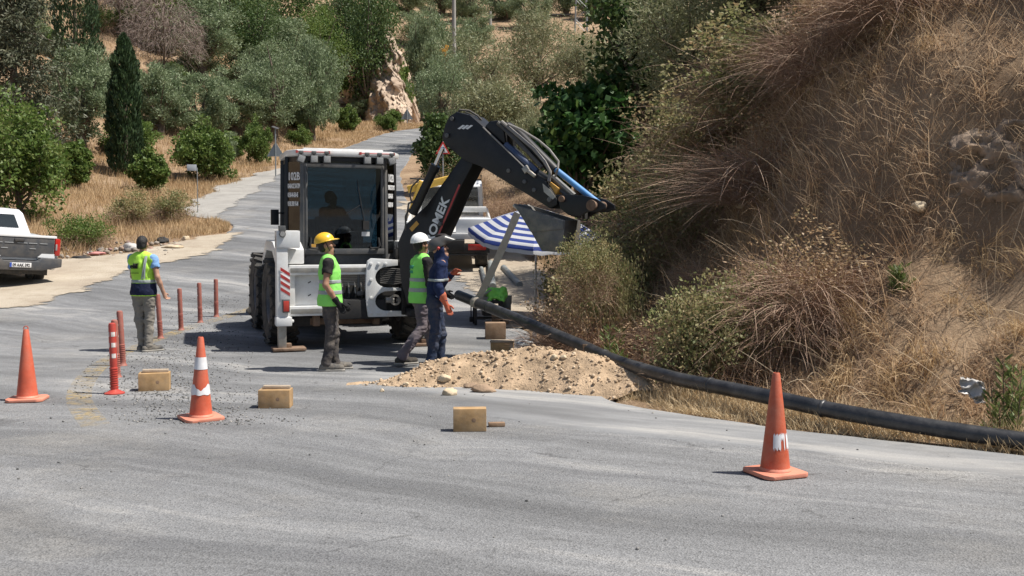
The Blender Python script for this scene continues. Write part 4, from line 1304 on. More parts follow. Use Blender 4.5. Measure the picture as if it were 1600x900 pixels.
for k in range(9):
    hb.tube([(.35, -.08, 1.26 - .028 * k), (.55, -.13, 1.25 - .03 * k), (.85, -.2, 1.22 - .02 * k)], .012, 6)
hb.build('hose_bundle', M_HOSE, BH)
box_part('king_post', [((.86, -.3, .95), (.26, .45, .16)), ((.86, -.3, .58), (.26, .45, .14)), ((.82, -.08, .77), (.3, .16, .5))], M_BLACKP, bevel=.03)
va = MB()
for k in range(5):
    va.box((.62 + .05 * k, .02, 1.48 + .015 * (k % 2)), (.04, .14, .16)); va.cyl((.62 + .05 * k, -.04, 1.55), (.62 + .05 * k, -.04, 1.62), .012, n=6)
va.box((.7, -.03, 1.37), (.34, .2, .05))
va.build('valve_block', M_BLACKM, BH, bevel=.006)

# chassis, belly and axles
box_part('chassis', [((0, 2.0, .62), (.9, 4.2, .3)), ((0, .95, .69), (1.7, .22, .22)), ((0, 3.2, .69), (1.6, .2, .2)), ((-.25, .3, .42), (1.4, .2, .14)), ((0, .9, .95), (1.2, 1.3, .4))], M_BLACKM)
box_part('tow_bracket', [((-.62, .12, .44), (.1, .16, .16)), ((.32, .12, .44), (.1, .16, .16)), ((-.15, .2, .42), (1.1, .06, .1))], M_RUST)
def fender(s):
    mb = MB()
    poly = [(.1, 1.32), (.1, 1.55), (.45, 1.66), (1.3, 1.66), (1.85, 1.35), (1.85, 1.22), (1.25, 1.5), (.5, 1.5)]
    mb.prism(poly, lambda a, b, t: Vector((t, a, b)), s * .80, s * 1.24)
    mb.build('rear_fender', M_WHITE, BH, bevel=.02)
fender(-1); fender(1)
# bonnet, loader arms and loader bucket
mb = MB(); mb.prism([(2.15, .8), (2.15, 1.75), (2.5, 1.8), (3.9, 1.55), (4.05, 1.4), (4.05, .8)], lambda a, b, t: Vector((t, a, b)), -.45, .45)
mb.build('bonnet', M_WHITE, BH, bevel=.04)
for s in (-1, 1):
    mb = MB(); mb.prism([(2.0, 1.35), (2.0, 1.6), (3.6, 1.45), (4.9, .6), (4.9, .35), (4.6, .42), (3.5, 1.2)], lambda a, b, t: Vector((t, a, b)), s * .55, s * .68)
    mb.build('loader_arm', M_BLACKP, BH, bevel=.015)
mb = MB(); mb.prism([(4.85, .1), (4.85, .8), (4.95, 1.0), (5.05, .98), (5.0, .5), (5.15, .2), (5.8, .1), (5.8, .06), (4.95, .05)], lambda a, b, t: Vector((t, a, b)), -1.15, 1.15)
mb.build('loader_bucket', M_BUCKET, BH, bevel=.01)

# cab: rear window flat, quarter windows folded forward
CZ0, CZ1 = 1.30, 3.0
def cabfp(z):
    k = 1.0 if z < 2.2 else 1.0 - .03 * (z - 2.2)
    return [(-.76 * k, .50), (.56 * k, .50), (.82 * k, .92), (.84 * k, 2.15), (-.86 * k, 2.15), (-.95 * k, .92)]
cab = empty('cab'); cab.parent = BH
low = MB(); low.prism(cabfp(1.3), lambda a, b, t: Vector((a, b, t)), 1.12, 1.48); low.build('cab_base', M_TRIM, cab, bevel=.03)
for i, (a, b) in enumerate(cabfp(CZ0)):
    q = MB(); a2, b2 = cabfp(CZ1)[i]
    rr = .055 if i in (0, 1) else .05
    q.tube([(a, b, 1.4), (a2, b2 + .02, CZ1)], rr, 4)
    q.build('cab_pillar', M_TRIM if i in (0, 1) else M_BLACKP, cab, bevel=.012)
hd = MB(); hd.prism(cabfp(CZ1), lambda a, b, t: Vector((a, b, t)), 2.9, 3.0); hd.build('cab_header', M_BLACKP, cab, bevel=.01)
fp0, fp1 = cabfp(1.46), cabfp(2.92)
names = ['rear_window', 'quarter_window', 'side_window', 'front_window', 'side_window', 'quarter_window']
for i in range(6):
    j = (i + 1) % 6
    a, b, c, d = Vector((*fp0[i], 1.46)), Vector((*fp0[j], 1.46)), Vector((*fp1[j], 2.92)), Vector((*fp1[i], 2.92))
    n = (b - a).cross(d - a).normalized() * .006
    mb = MB(); mb.add([a, b, c, d, a + n, b + n, c + n, d + n], [(3, 2, 1, 0), (4, 5, 6, 7), (0, 1, 5, 4), (1, 2, 6, 5), (2, 3, 7, 6), (3, 0, 4, 7)])
    mb.build(names[i], M_GLASSD if i in (1, 5) else M_GLASS, cab, smooth=False)
# frame of the rear window, handles, wiper
rf = MB()
for (x0, z0, x1, z1) in ((-.71, 1.5, -.71, 2.88), (.51, 1.5, .51, 2.88)):
    rf.tube([(x0, .48, z0), (x1, .48, z1)], .028, 6)
rf.box((-.1, .47, 1.5), (1.28, .05, .09)); rf.box((-.1, .48, 2.86), (1.28, .04, .07))
rf.build('window_frame', M_TRIM, cab, bevel=.008)
for x, s in ((-.64, 1), (.44, -1)):
    hl = MB(); hl.tube([(x, .45, 1.72), (x - s * .015, .42, 1.6), (x, .42, 1.56), (x + s * .12, .42, 1.55), (x + s * .13, .45, 1.56)], .017, 6); hl.build('grab_handle', M_BLACKM, cab)
wi = MB(); wi.tube([(.22, .47, 1.95), (.16, .45, 2.25), (.1, .46, 2.62)], .01, 5); wi.tube([(.16, .45, 2.25), (-.08, .46, 2.1)], .007, 5); wi.box((.24, .46, 1.92), (.1, .05, .14))
wi.build('wiper', M_BLACKM, cab)
box_part('sticker', [((.24, .485, 1.78), (.13, .004, .07))], M_GLETTER, cab, .0)
box_part('sticker', [((-.6, .462, 1.56), (.08, .004, .12))], M_ORANGEL, cab, .0)
roof = MB(); roof.prism([(-.86, .42), (.68, .42), (.86, .8), (.86, 2.22), (-.9, 2.22), (-.98, .8)], lambda a, b, t: Vector((a, b, t)), 3.0, 3.10)
rfo = roof.build('roof', M_WHITE, BH, bevel=.035)
box_part('roof_panel', [((-.06, 1.4, 3.12), (1.3, 1.3, .05))], M_WHITE, rfo, .02)
rl = MB()
for x0, x1 in ((-.86, -.36), (.14, .68)):
    rl.tube([(x0, .39, 3.06), (x1, .39, 3.06)], .010, 6)
    for x in (x0, x1): rl.box((x, .40, 3.06), (.03, .04, .04))
rl.build('lamp_rail', M_REDP, rfo)
for x, tilt in ((-.80, .35), (-.60, 0), (-.40, 0), (.24, 0), (.44, 0), (.64, -.3)):
    w = MB(); w.box((x, .36, 2.945), (.115, .06, .115), (0, tilt, 0)); w.box((x, .37, 3.05), (.07, .06, .045)); w.cyl((x, .37, 3.0), (x, .37, 3.05), .014, n=6)
    wo_ = w.build('work_lamp', M_TRIM, BH, bevel=.008)
    g_ = MB(); g_.box((x, .325, 2.95), (.1, .012, .1), (0, tilt, 0)); g_.build('lens', M_LENS, wo_, bevel=.003)
mr = MB(); mr.box((-1.02, 1.9, 2.03), (.13, .07, .26)); mr.tube([(-.86, 1.95, 2.1), (-1.0, 1.93, 2.1)], .014, 6)
mr.build('mirror', M_BLACKP, cab, bevel=.03)
# inside
se = MB(); se.box((-.1, 1.55, 1.55), (.5, .5, .14)); se.box((-.1, 1.85, 1.8), (.5, .14, .5), (R(-8), 0, 0))
se.build('driver_seat', M_BLACKM, cab, bevel=.04)
co = MB(); co.box((-.1, 2.02, 1.75), (1.2, .2, .5)); co.tube([(-.1, 2.0, 1.9), (-.1, 1.95, 2.1)], .03, 6)
for x in (-.42, .22): co.tube([(x, 1.1, 1.45), (x, 1.0, 1.8), (x, .98, 1.9)], .018, 6)
co.build('control_console', M_BLACKM, cab, bevel=.03)
# lettering on the quarter windows
def quarter_matrix(i, t, z, flip=False):
    a, b = Vector((*cabfp(1.46)[i], z)), Vector((*cabfp(1.46)[(i + 1) % 6], z))
    u = (b - a).normalized()
    n = u.cross(Vector((0, 0, 1)))
    o = a + (b - a) * t + n * .012
    return Matrix(((u.x, 0, n.x, o.x), (u.y, 0, n.y, o.y), (0, 1, n.z, z), (0, 0, 0, 1)))
for body, z, sz in (('102B', 2.63, .17), ('KARAOZ KATIPOT', 2.5, .10), ('0 50-84-50-45', 2.36, .10), ('0 542 593 91-84', 2.22, .10)):
    k = .42 / (len(body) * sz * .62)
    text_obj('lettering', body, M_GLETTER, cab, quarter_matrix(5, .12, z), sz, .001, min(1.0, k), .004)
    text_obj('lettering', body, M_GLETTER, cab, quarter_matrix(1, .25, z), sz, .001, min(1.0, k * .8), .004)

# ---- digging arm: stands in its own upright plane, swung out over the verge
ARM_O = Vector((-1.4, 15.5, 0)); ARM_A = R(30)
AE = Vector((math.cos(ARM_A), -math.sin(ARM_A), 0)); AN = Vector((-AE.y, AE.x, 0))      # AN points away from the camera
if AN.y < 0: AN = -AN
def arm2(px, py):
    d = Vector(ray(px, py)); o = Vector((0, 0, CAM_Z))
    t = (ARM_O - o).dot(AN) / d.dot(AN)
    q = o + d * t
    return ((q - ARM_O).dot(AE), q.z)
def arm3(s, z, t): return ARM_O + AE * s + AN * t + Vector((0, 0, z))
def apoly(pts): return [arm2(*p) for p in pts]
def a3(px, py, t): return arm3(*arm2(px, py), t)
arm = BH
def apart(name, pts, t0, t1, m, parent=arm, bevel=.018):
    mb = MB(); mb.prism(apoly(pts), arm3, t0, t1)
    return mb.build(name, m, parent, bevel=bevel, xf=BHI)
boom = apart('boom', [(621, 380), (634, 350), (667, 320), (717, 251), (731, 232), (742, 250), (721, 290), (702, 334), (682, 377), (672, 430), (660, 468), (636, 476), (626, 440)], 0, .34, M_BLACKP)
dip = apart('dipper', [(692, 216), (697, 196), (704, 182), (715, 175), (736, 180), (757, 198), (787, 227), (821, 261), (853, 281), (872, 312), (872, 320), (861, 326), (827, 305), (787, 281), (752, 260), (728, 251), (714, 240), (699, 228)], -.035, .375, M_BLACKP)
apart('dipper_bracket', [(757, 198), (765, 189), (778, 188), (786, 200), (790, 226), (776, 216)], .0, .34, M_BLACKP, dip)
ed = MB(); ed.tube([a3(757, 199, -.04), a3(787, 228, -.04), a3(822, 262, -.04)], .012, 5); ed.build('edge_pipe', M_GREYROD, dip, xf=BHI)
for (x, y, r) in ((709, 186, .03), (701, 212, .035), (797, 267, .03), (837, 297, .03), (861, 312, .035), (822, 284, .03), (690, 350, .03)):
    c = a3(x, y, -.06); pn = MB(); pn.cyl(c, c + AN * .06, r, n=12); pn.build('pivot_pin', M_TRIM, dip, xf=BHI, bevel=.004)
cl = MB(); cl.prism(apoly([(819, 264), (826, 258), (831, 266), (824, 272)]), arm3, -.08, -.03); cl.tube([a3(829, 268, -.06), a3(840, 276, -.06)], .03, 8); cl.build('hose_clamp', M_STEEL, dip, xf=BHI, bevel=.006)
for k in range(3):
    x, y = 717 + k * 6.2, 203.5 - k * 3.6 + k * 3.3
    mb = MB(); mb.prism(apoly([(x, y + 1 - 3 + k * .3), (x + 8.5, y - 8 + k * .3), (x + 12, y - 7 + k * .3), (x + 3.6, y + 2 - 3 + k * .3)]), arm3, -.037, -.040)
    mb.build('white_stripe', M_GLETTER, dip, xf=BHI)
# lower extension and bucket linkage
apart('extension_plate', [(850, 287), (861, 296), (870, 308), (866, 312), (852, 300)], -.045, -.037, M_STEEL, dip, .0)
apart('caution_sticker', [(859, 284), (872, 294), (867, 304), (854, 293)], .02, .36, M_ORANGEL, dip, .004)
ext = MB(); ext.tube([a3(858, 276, .1), a3(892, 306, .1)], .045, 8); ext.tube([a3(853, 282, .1), a3(882, 306, .1)], .03, 8); ext.build('extension_rod', M_TRIM, dip, xf=BHI)
for t in (-.01, .3):
    apart('tipping_link', [(869, 304), (888, 304), (915, 306), (932, 311), (945, 319), (946, 326), (934, 331), (918, 331), (906, 338), (888, 336), (876, 326)], t, t + .05, M_BLACKP, dip, .008)
apart('link_core', [(872, 312), (890, 316), (905, 326), (906, 342), (890, 338), (878, 330)], .06, .3, M_BLACKM, dip, .01)
bp = MB(); bp.cyl(a3(928, 321, -.07), a3(928, 321, .42), .062, n=18); bp.cyl(a3(928, 321, -.1), a3(928, 321, -.07), .075, n=18); bp.cyl(a3(879, 311, -.05), a3(879, 311, .4), .045, n=14)
bp.build('bucket_pin', M_RUST, dip, xf=BHI, bevel=.006)
# bucket cylinder with hoses
cy = MB(); cy.tube([a3(783, 196, .17), a3(800, 208, .17), a3(858, 266, .17)], [.075, .085, .085], 14); cy.build('bucket_cylinder', M_BLACKP, arm, xf=BHI)
cy = MB(); cy.tube([a3(857, 262, .17), a3(927, 317, .17)], .043, 14); cy.build('bucket_cylinder_rod', M_BLUEP, arm, xf=BHI)
cy = MB(); cy.tube([a3(789, 226, .02), a3(838, 268, .02)], .05, 12); cy.build('extension_cylinder', M_DBLUE, arm, xf=BHI)
for pts, r, mm in (([(784, 190), (800, 205), (830, 232), (850, 252), (857, 268), (858, 284)], .026, M_GREYROD), ([(794, 194), (812, 202), (838, 219), (858, 234), (870, 252), (872, 264), (866, 276)], .017, M_GREYROD),
                   ([(778, 192), (792, 205), (820, 236), (846, 262)], .03, M_HOSE), ([(786, 200), (806, 222), (836, 254)], .02, M_HOSE)):
    h = MB(); h.tube([a3(x, y, -.01 + .04 * i % .1) for i, (x, y) in enumerate(pts)], r, 8); h.build('hose', mm, arm, xf=BHI)
h = MB(); h.tube([a3(707, 178, .1), a3(716, 171, .05), a3(728, 172, .1), a3(741, 180, .1), a3(744, 186, .15)], .016, 6); h.tube([a3(716, 173, .2), a3(742, 184, .2)], .012, 6)
h.build('hose', M_HOSE, arm, xf=BHI)
# lift cylinder on the boom
cy = MB(); cy.tube([a3(652, 334, -.12), a3(687, 261, -.12)], .068, 14); cy.tube([a3(684, 268, -.12), a3(688, 259, -.12)], .078, 14); cy.build('boom_cylinder', M_BLACKP, arm, xf=BHI)
cy = MB(); cy.tube([a3(686, 262, -.12), a3(699, 232, -.12)], .032, 12); cy.build('boom_cylinder_rod', M_CHROME, arm, xf=BHI)
h = MB(); h.tube([a3(657, 318, -.22), a3(652, 305, -.2), a3(656, 292, -.2), a3(668, 280, -.2)], .014, 6); h.build('hose', M_HOSE, arm, xf=BHI)
h = MB(); h.tube([a3(640, 360, -.1), a3(642, 338, -.14), a3(647, 328, -.14), a3(655, 327, -.14)], .014, 6); h.build('hose', M_HOSE, arm, xf=BHI)
apart('caution_sticker', [(640, 357), (651, 345), (655, 350), (644, 362)], -.002, -.005, M_ORANGEL, boom, 0)
apart('red_line', [(679, 378), (717, 288), (719.5, 289), (681.5, 379)], -.002, -.005, M_REDP, boom, 0)
# maker's lettering along the boom
s0, z0 = arm2(660.5, 417); s1, z1 = arm2(705, 305)
u = (AE * (s1 - s0) + Vector((0, 0, z1 - z0))); ul = u.length; u.normalize()
nn = -AN; vv_ = nn.cross(u)
o_ = arm3(s0, z0, -.004)
tm_ = BHI @ Matrix(((u.x, vv_.x, nn.x, o_.x), (u.y, vv_.y, nn.y, o_.y), (u.z, vv_.z, nn.z, o_.z), (0, 0, 0, 1)))
text_obj('lettering', 'HIDROMEK', M_GLETTER, boom, tm_, .2, .001, ul / (.2 * 5.45), .006)
# bucket, curled up, seen from its back
bk = empty('bucket'); bk.parent = arm
prof_o = [(806, 319), (834, 363), (850, 392), (874, 394), (884, 380), (886, 344)]
prof_i = [(881, 347), (879, 378), (871, 388), (853, 386), (840, 362), (812, 322)]
mb = MB()
po, pi_ = apoly(prof_o), apoly(prof_i)
mb.prism(po + pi_, arm3, -.06, .40)
mb.build('shell', M_BUCKET, bk, bevel=.004, xf=BHI)
for t in (-.07, .40):
    mb = MB(); mb.prism(po, arm3, t, t + .025); mb.build('side_plate', M_BUCKET, bk, bevel=.004, xf=BHI)
mb = MB(); mb.prism(apoly([(809, 321), (884, 345), (884, 358), (834, 363)]), arm3, -.085, -.072); mb.build('wear_band', M_BUCKET, bk, bevel=.003, xf=BHI)
for t in (-.05, .09, .22, .33):
    mb = MB(); mb.prism(apoly([(806, 318), (815, 326), (812, 330), (803, 322)]), arm3, t, t + .07); mb.build('tooth', M_STEEL, bk, bevel=.01, xf=BHI)

# ================================================================== people
def skinmat(name, c): return mat(name, c, .55, var=.1, vscale=18, spec=.35)
M_SKIN = skinmat('skin_tan', (.40, .23, .16))
M_SKIN2 = skinmat('skin_brown', (.33, .18, .12))
def cloth(name, c, var=.12, sc=9, rough=.85, dust=.0): return mat(name, c, rough, var=var, vscale=sc, bump=.25, bscale=120, spec=.2, dust=dust)
M_VEST = mat('hi_vis_green', (.25, .72, .13), .8, var=.05, vscale=6, bump=.2, bscale=90)
M_VESTY = mat('hi_vis_yellow', (.42, .75, .07), .8, var=.05, vscale=6, bump=.2, bscale=90)
M_TAPE = mat('reflective_tape', (.30, .33, .33), .45, var=.1, vscale=20)
M_NAVYC = cloth('navy_cloth', (.013, .022, .065))
M_NAVYV = cloth('navy_vest', (.016, .02, .05))
M_BLKC = cloth('black_cloth', (.02, .018, .02), dust=.1)
M_GRYT = cloth('dark_grey_trousers', (.045, .042, .046), dust=.25)
M_PURT = cloth('mauve_trousers', (.13, .11, .13), .3, 6, dust=.2)
M_LGRT = cloth('light_grey_trousers', (.20, .185, .165), .15, dust=.2)
M_JEAN = cloth('jeans', (.02, .032, .065), dust=.12)
M_LBLUE = cloth('light_blue_cloth', (.2, .36, .62))
M_SHOE = cloth('grey_shoe', (.09, .09, .09), .25, dust=.5)
M_SHOEB = cloth('black_shoe', (.02, .02, .022), .25, dust=.2)
M_SOLE = mat('sole', (.25, .24, .22), .8, dust=.3)
M_HAIR = mat('dark_hair', (.012, .01, .009), .6, var=.4, vscale=40, bump=.5, bscale=120)
M_GLVO = cloth('orange_leather', (.45, .11, .06), .15, 12, dust=.15)
M_GLVB = cloth('black_glove', (.015, .015, .016))
M_HELY = mat('yellow_plastic', (.8, .46, .02), .3, var=.04, vscale=6, dust=.06, coat=.3)
M_HELW = mat('white_plastic', (.78, .78, .77), .3, var=.04, vscale=6, dust=.1, coat=.3)
M_MASK = mat('grey_plastic', (.045, .047, .05), .35, var=.1, vscale=6, dust=.1)
M_EYE = mat('eye', (.02, .015, .012), .2)

def npv(v): return np.array(v, float)

def hand_prims(S, wr, el, infl, curl, side, spread=.0, k=.008, fwd=None):
    """palm, four unequal bent fingers, and a thumb that leaves the side of the palm"""
    wr, el = npv(wr), npv(el)
    d = (wr - el) / np.linalg.norm(wr - el)
    f = npv(fwd if fwd is not None else (0, 1, 0))
    f = f - d * (f @ d); f /= np.linalg.norm(f)          # towards the thumb side
    n = np.cross(d, f) * side                              # palm normal
    S.cap(wr - d * .02, wr + d * .085, .027 + infl, .03 + infl, .015)
    for q in (-1, 0, 1):
        S.cap(wr + d * .02 + f * q * .012, wr + d * .085 + f * q * .022, .016 + infl, .016 + infl, .012)
    for i, (o, L) in enumerate(((.03, .072), (.011, .08), (-.009, .074), (-.028, .058))):
        b = wr + d * .09 + f * o * (1 + spread)
        d1 = d * math.cos(curl) + n * math.sin(curl)
        d2 = d * math.cos(curl * 2.1) + n * math.sin(curl * 2.1)
        m = b + d1 * L * .5
        S.cap(b, m, .0095 + infl, .009 + infl, k)
        S.cap(m, m + d2 * L * .5, .009 + infl, .0075 + infl, k)
    tb = wr + d * .03 + f * .025
    td = d * .65 + f * .65 + n * .35; td /= np.linalg.norm(td)
    S.cap(tb, tb + td * .045, .013 + infl, .011 + infl, .012)
    S.cap(tb + td * .045, tb + td * .045 + (td * .5 + d * .6) * .035, .011 + infl, .009 + infl, .006)

def rotm(yaw, pitch, roll=0):
    return np.array((Matrix.Rotation(yaw, 3, 'Z') @ Matrix.Rotation(-pitch, 3, 'X') @ Matrix.Rotation(roll, 3, 'Y')))

J0 = dict(pel=(0, 0, .95), wst=(0, .005, 1.08), che=(0, 0, 1.29), nek=(0, -.01, 1.47),
          hipR=(.095, 0, .92), kneR=(.10, .02, .49), ankR=(.10, -.02, .09), hipL=(-.095, 0, .92), kneL=(-.10, .02, .49), ankL=(-.10, -.02, .09),
          shR=(.185, -.01, 1.42), elR=(.235, -.03, 1.12), wrR=(.235, .06, .88), shL=(-.185, -.01, 1.42), elL=(-.235, -.03, 1.12), wrL=(-.235, .06, .88),
          toeR=(0, 1), toeL=(0, 1))

def person(label, loc, rz, J, head=(0, 0), skin=None, trousers=None, shoes=None, sole=True, top=None, sleeve=.5, vest=None, stripes=(), vest_low=None, gloves=None, curl=.35,
           hat=None, beard=False, hood=False, hair=True, scale=1.0, legs=True, lo=(-.75, -.75, -.02), hi=(.75, .8, 1.95)):
    j = dict(J0); j.update(J)
    root = empty('person', loc, rz)
    root.scale = (scale,) * 3
    tag(root, label, 'person')
    nek = npv(j['nek'])
    hx = (rotm(*head), nek)
    hoff = nek - npv((0, -.01, 1.47))
    def H(p): return npv(p) + hoff
    # --- the body, one surface
    S = Solid(lo, hi, .0105)
    fl = (1, 1.42, 1)
    S.cap(j['pel'], j['wst'], .135, .125, .05, fl).cap(j['wst'], j['che'], .125, .15, .05, fl).cap(j['che'], nek + (npv(j['che']) - nek) * .25, .15, .09, .05, fl)
    for s in 'RL':
        S.cap(j['hip' + s], j['kne' + s], .078, .052, .04).cap(j['kne' + s], npv(j['ank' + s]), .05, .036, .02)
        S.cap(npv(j['kne' + s]) * .65 + npv(j['ank' + s]) * .35 + npv((0, -.015, 0)), npv(j['kne' + s]) * .4 + npv(j['ank' + s]) * .6, .05, .042, .02)
        t = npv((*j['toe' + s], 0)); an = npv(j['ank' + s])
        S.cap(an + npv((0, 0, -.04)), an + t * .15 + npv((0, 0, -.055)), .035, .028, .02)
        sh = npv(j['sh' + s]); el = npv(j['el' + s]); wr = npv(j['wr' + s])
        S.cap(sh, sh * .5 + nek * .5, .055, .05, .04).cap(sh, el, .051, .038, .03).cap(el, el * .6 + wr * .4, .040, .038, .02).cap(el * .6 + wr * .4, wr, .038, .026, .02)
        hand_prims(S, wr, el, 0.0, curl, 1 if s == 'R' else -1)
    S.cap(nek + npv((0, -.005, -.06)), H((0, .005, 1.56)), .058, .052, .025)
    S.ell(H((0, -.005, 1.655)), (.074, .094, .098), .02, hx).cap(H((0, .03, 1.60)), H((0, .058, 1.548)), .052, .03, .03, (1.05, 1, 1), hx)
    S.cap(H((0, .085, 1.655)), H((0, .108, 1.612)), .009, .0145, .012, (1, 1, 1), hx)          # nose
    S.cap(H((-.03, .082, 1.672)), H((.03, .082, 1.672)), .011, .011, .012, (1, 1, 1), hx)       # brow
    S.cap(H((-.017, .083, 1.577)), H((.017, .083, 1.577)), .009, .009, .008, (1, 1, 1), hx)     # lips
    for s in (-1, 1):
        S.ell(H((s * .077, -.005, 1.63)), (.011, .02, .032), .008, hx)
        S.ell(H((s * .045, .06, 1.615)), (.022, .025, .025), .02, hx)
        S.ell(H((s * .031, .092, 1.647)), (.014, .012, .009), 0, hx, sub=True)
    body = link('body', S.mesh('body'), skin or M_SKIN, root)
    for s in (-1, 1):
        e = Solid(H((-.2, -.2, 1.4)), H((.2, .25, 1.85)), .005)
        e.ell(H((s * .031, .0815, 1.647)), (.0125, .0115, .0085), 0, hx)
        link('eye', e.mesh('eye'), M_EYE, root)
    def part(name, m, build, h=.0095, lo_=None, hi_=None):
        s_ = Solid(lo_ if lo_ is not None else lo, hi_ if hi_ is not None else hi, h)
        build(s_)
        return link(name, s_.mesh(name), m, root)
    if hair:
        def b(s_):
            s_.ell(H((0, -.014, 1.668)), (.083, .1, .1), 0, hx)
            s_.cap(H((-.03, -.062, 1.60)), H((.03, -.062, 1.60)), .036, .036, .03, (1, 1, 1), hx)
            s_.cap(H((0, .135, 1.48)), H((0, .125, 1.665)), .12, .105, 0, (.85, 1, 1), hx, sub=True)
            for q in (-1, 1): s_.cap(H((q * .095, .03, 1.52)), H((q * .095, .03, 1.64)), .055, .045, 0, (1, .8, 1), hx, sub=True)
            s_.wrinkle(.003, 60)
        part('hair', M_HAIR, b, .007, H((-.25, -.25, 1.38)), H((.25, .25, 1.9)))
    if beard:
        def b(s_):
            s_.cap(H((0, .035, 1.585)), H((0, .062, 1.548)), .054, .034, .02, (1.05, 1, 1), hx)
            s_.ell(H((0, .10, 1.585)), (.02, .02, .016), 0, hx, sub=True)
            s_.cap(H((0, .0, 1.66)), H((0, .1, 1.635)), .06, .05, 0, (1, 1, 1), hx, sub=True)
        part('beard', M_HAIR, b, .006, H((-.2, -.2, 1.4)), H((.2, .25, 1.75)))
    if legs:
        def b(s_):
            s_.cap(j['pel'], npv(j['pel']) + npv((0, 0, .09)), .16, .15, .04, fl)
            for q in 'RL':
                a, k_, n_ = npv(j['hip' + q]), npv(j['kne' + q]), npv(j['ank' + q])
                s_.cap(a, k_, .105, .078, .035).cap(k_, n_ + npv((0, 0, .02)), .075, .062, .03)
                s_.cap(n_ + npv((0, 0, .04)), n_ + npv((0, .01, .0)), .06, .064, .02)
            s_.wrinkle(.016, 7, 3, (1, 1, 2.2)).wrinkle(.006, 20, 5, (1, 1, 1.6))
            s_.cut((0, 0, 1), npv(j['pel'])[2] + .1).cut((0, 0, -1), -.062)
        part('trousers', trousers, b)
        for q in 'RL':
            an = npv(j['ank' + q]); t = npv((*j['toe' + q], 0)); t /= np.linalg.norm(t)
            def b(s_):
                s_.cap(an + npv((0, 0, .02)), an + npv((0, 0, -.04)), .05, .052, .02)
                s_.cap(an - t * .045 + npv((0, 0, -.04)), an + t * .19 + npv((0, 0, -.045)), .05, .044, .02)
                s_.cap(an + t * .03 + npv((0, 0, -.02)), an + t * .1 + npv((0, 0, -.04)), .046, .046, .02)
                s_.cut((0, 0, -1), -(an[2] - .088)).cut((0, 0, 1), an[2] + .06)
                s_.wrinkle(.003, 30)
            sh_ = part('shoe', shoes, b, .008, an - .3, an + .35)
            if sole:
                def b(s_):
                    s_.cap(an - t * .05 + npv((0, 0, -.078)), an + t * .195 + npv((0, 0, -.078)), .055, .05, .01)
                    s_.cut((0, 0, 1), an[2] - .062).cut((0, 0, -1), -(an[2] - .09))
                so = part('sole', M_SOLE, b, .008, an - .3, an + .35); so.parent = sh_
    def torso(s_, inf, zlo):
        s_.cap(j['pel'], j['wst'], .155 + inf, .15 + inf, .05, fl).cap(j['wst'], j['che'], .15 + inf, .17 + inf, .05, fl)
        s_.cap(j['che'], nek + (npv(j['che']) - nek) * .25, .17 + inf, .10 + inf, .05, fl)
        for q in 'RL':
            sh = npv(j['sh' + q]); s_.cap(sh * .98, sh * .45 + nek * .55 + npv((0, 0, -.01)), .062 + inf, .06 + inf, .04)
    def b(s_):
        torso(s_, 0, 0)
        for q in 'RL':
            sh, el, wr = npv(j['sh' + q]), npv(j['el' + q]), npv(j['wr' + q])
            if sleeve <= 1:
                s_.cap(sh, sh + (el - sh) * sleeve, .07, .068, .03)
            else:
                s_.cap(sh, el, .072, .06, .03).cap(el, wr + (el - wr) * .08, .06, .045, .02)
        if hood:
            s_.cap(nek + npv((0, -.03, 0)), H((0, -.01, 1.62)), .09, .095, .04)
            s_.ell(H((0, .135, 1.60)), (.16, .105, .12), 0, hx, sub=True)
        s_.wrinkle(.013, 8, 9, (1, 1, 1.5)).wrinkle(.005, 22, 2)
        if sleeve <= 1:
            for q in 'RL':
                sh, el = npv(j['sh' + q]), npv(j['el' + q]); d = (el - sh) / np.linalg.norm(el - sh)
                e_ = sh + (el - sh) * sleeve
                s_.cap(e_ + d * .05, e_ + d * .09, .085, .085, 0, sub=True)
        s_.cut((0, 0, -1), -(npv(j['pel'])[2] - .02))
        if not hood:
            s_.cap(nek + npv((0, .03, .045)), nek + npv((0, .05, .2)), .062, .1, 0, sub=True)
    part('shirt', top, b)
    if top is M_NAVYC and gloves:
        for a_, c_ in ((1.19, 1.225),):
            def b(s_):
                torso(s_, .012, 0)
                for q in 'RL': s_.cap(j['sh' + q], j['el' + q], .08, .07, .03)
                s_.cut((0, 0, -1), -a_).cut((0, 0, 1), c_)
            part('reflective_band', M_TAPE, b)
    if vest:
        def shape(s_, inf):
            torso(s_, .022 + inf, 0)
            s_.cap(npv(j['pel']) + npv((0, 0, -.03)), j['wst'], .214 + inf, .18 + inf, .04, (1, 1.3, 1))
            s_.wrinkle(.014, 6, 4, (1.4, 1.4, .7)).wrinkle(.005, 18, 8)
            for q in 'RL':
                sh, el = npv(j['sh' + q]), npv(j['el' + q]); sg = 1 if q == 'R' else -1
                s_.cap(sh + npv((sg * .075, 0, .02)), sh * .55 + el * .45 + npv((sg * .065, 0, 0)), .088, .07, 0, (1, .9, 1), sub=True)
            s_.cap(nek + npv((0, .04, .03)), nek + npv((0, .10, .2)), .068, .12, 0, sub=True)
            s_.cap(nek + npv((0, .13, -.12)), nek + npv((0, .13, .05)), .015, .06, 0, sub=True)
        zl = npv(j['pel'])[2] - .10
        def b(s_):
            shape(s_, 0); s_.cut((0, 0, -1), -zl)
        vo = part('vest', vest, b)
        if vest_low:
            z2 = vest_low[1]
            def b(s_):
                shape(s_, .003); s_.cut((0, 0, -1), -zl - .012).cut((0, 0, 1), z2)
            part('vest_lower_panel', vest_low[0], b).parent = vo
        for (a_, c_) in stripes:
            def b(s_):
                shape(s_, .0055); s_.cut((0, 0, -1), -a_).cut((0, 0, 1), c_)
            part('reflective_band', M_TAPE, b).parent = vo
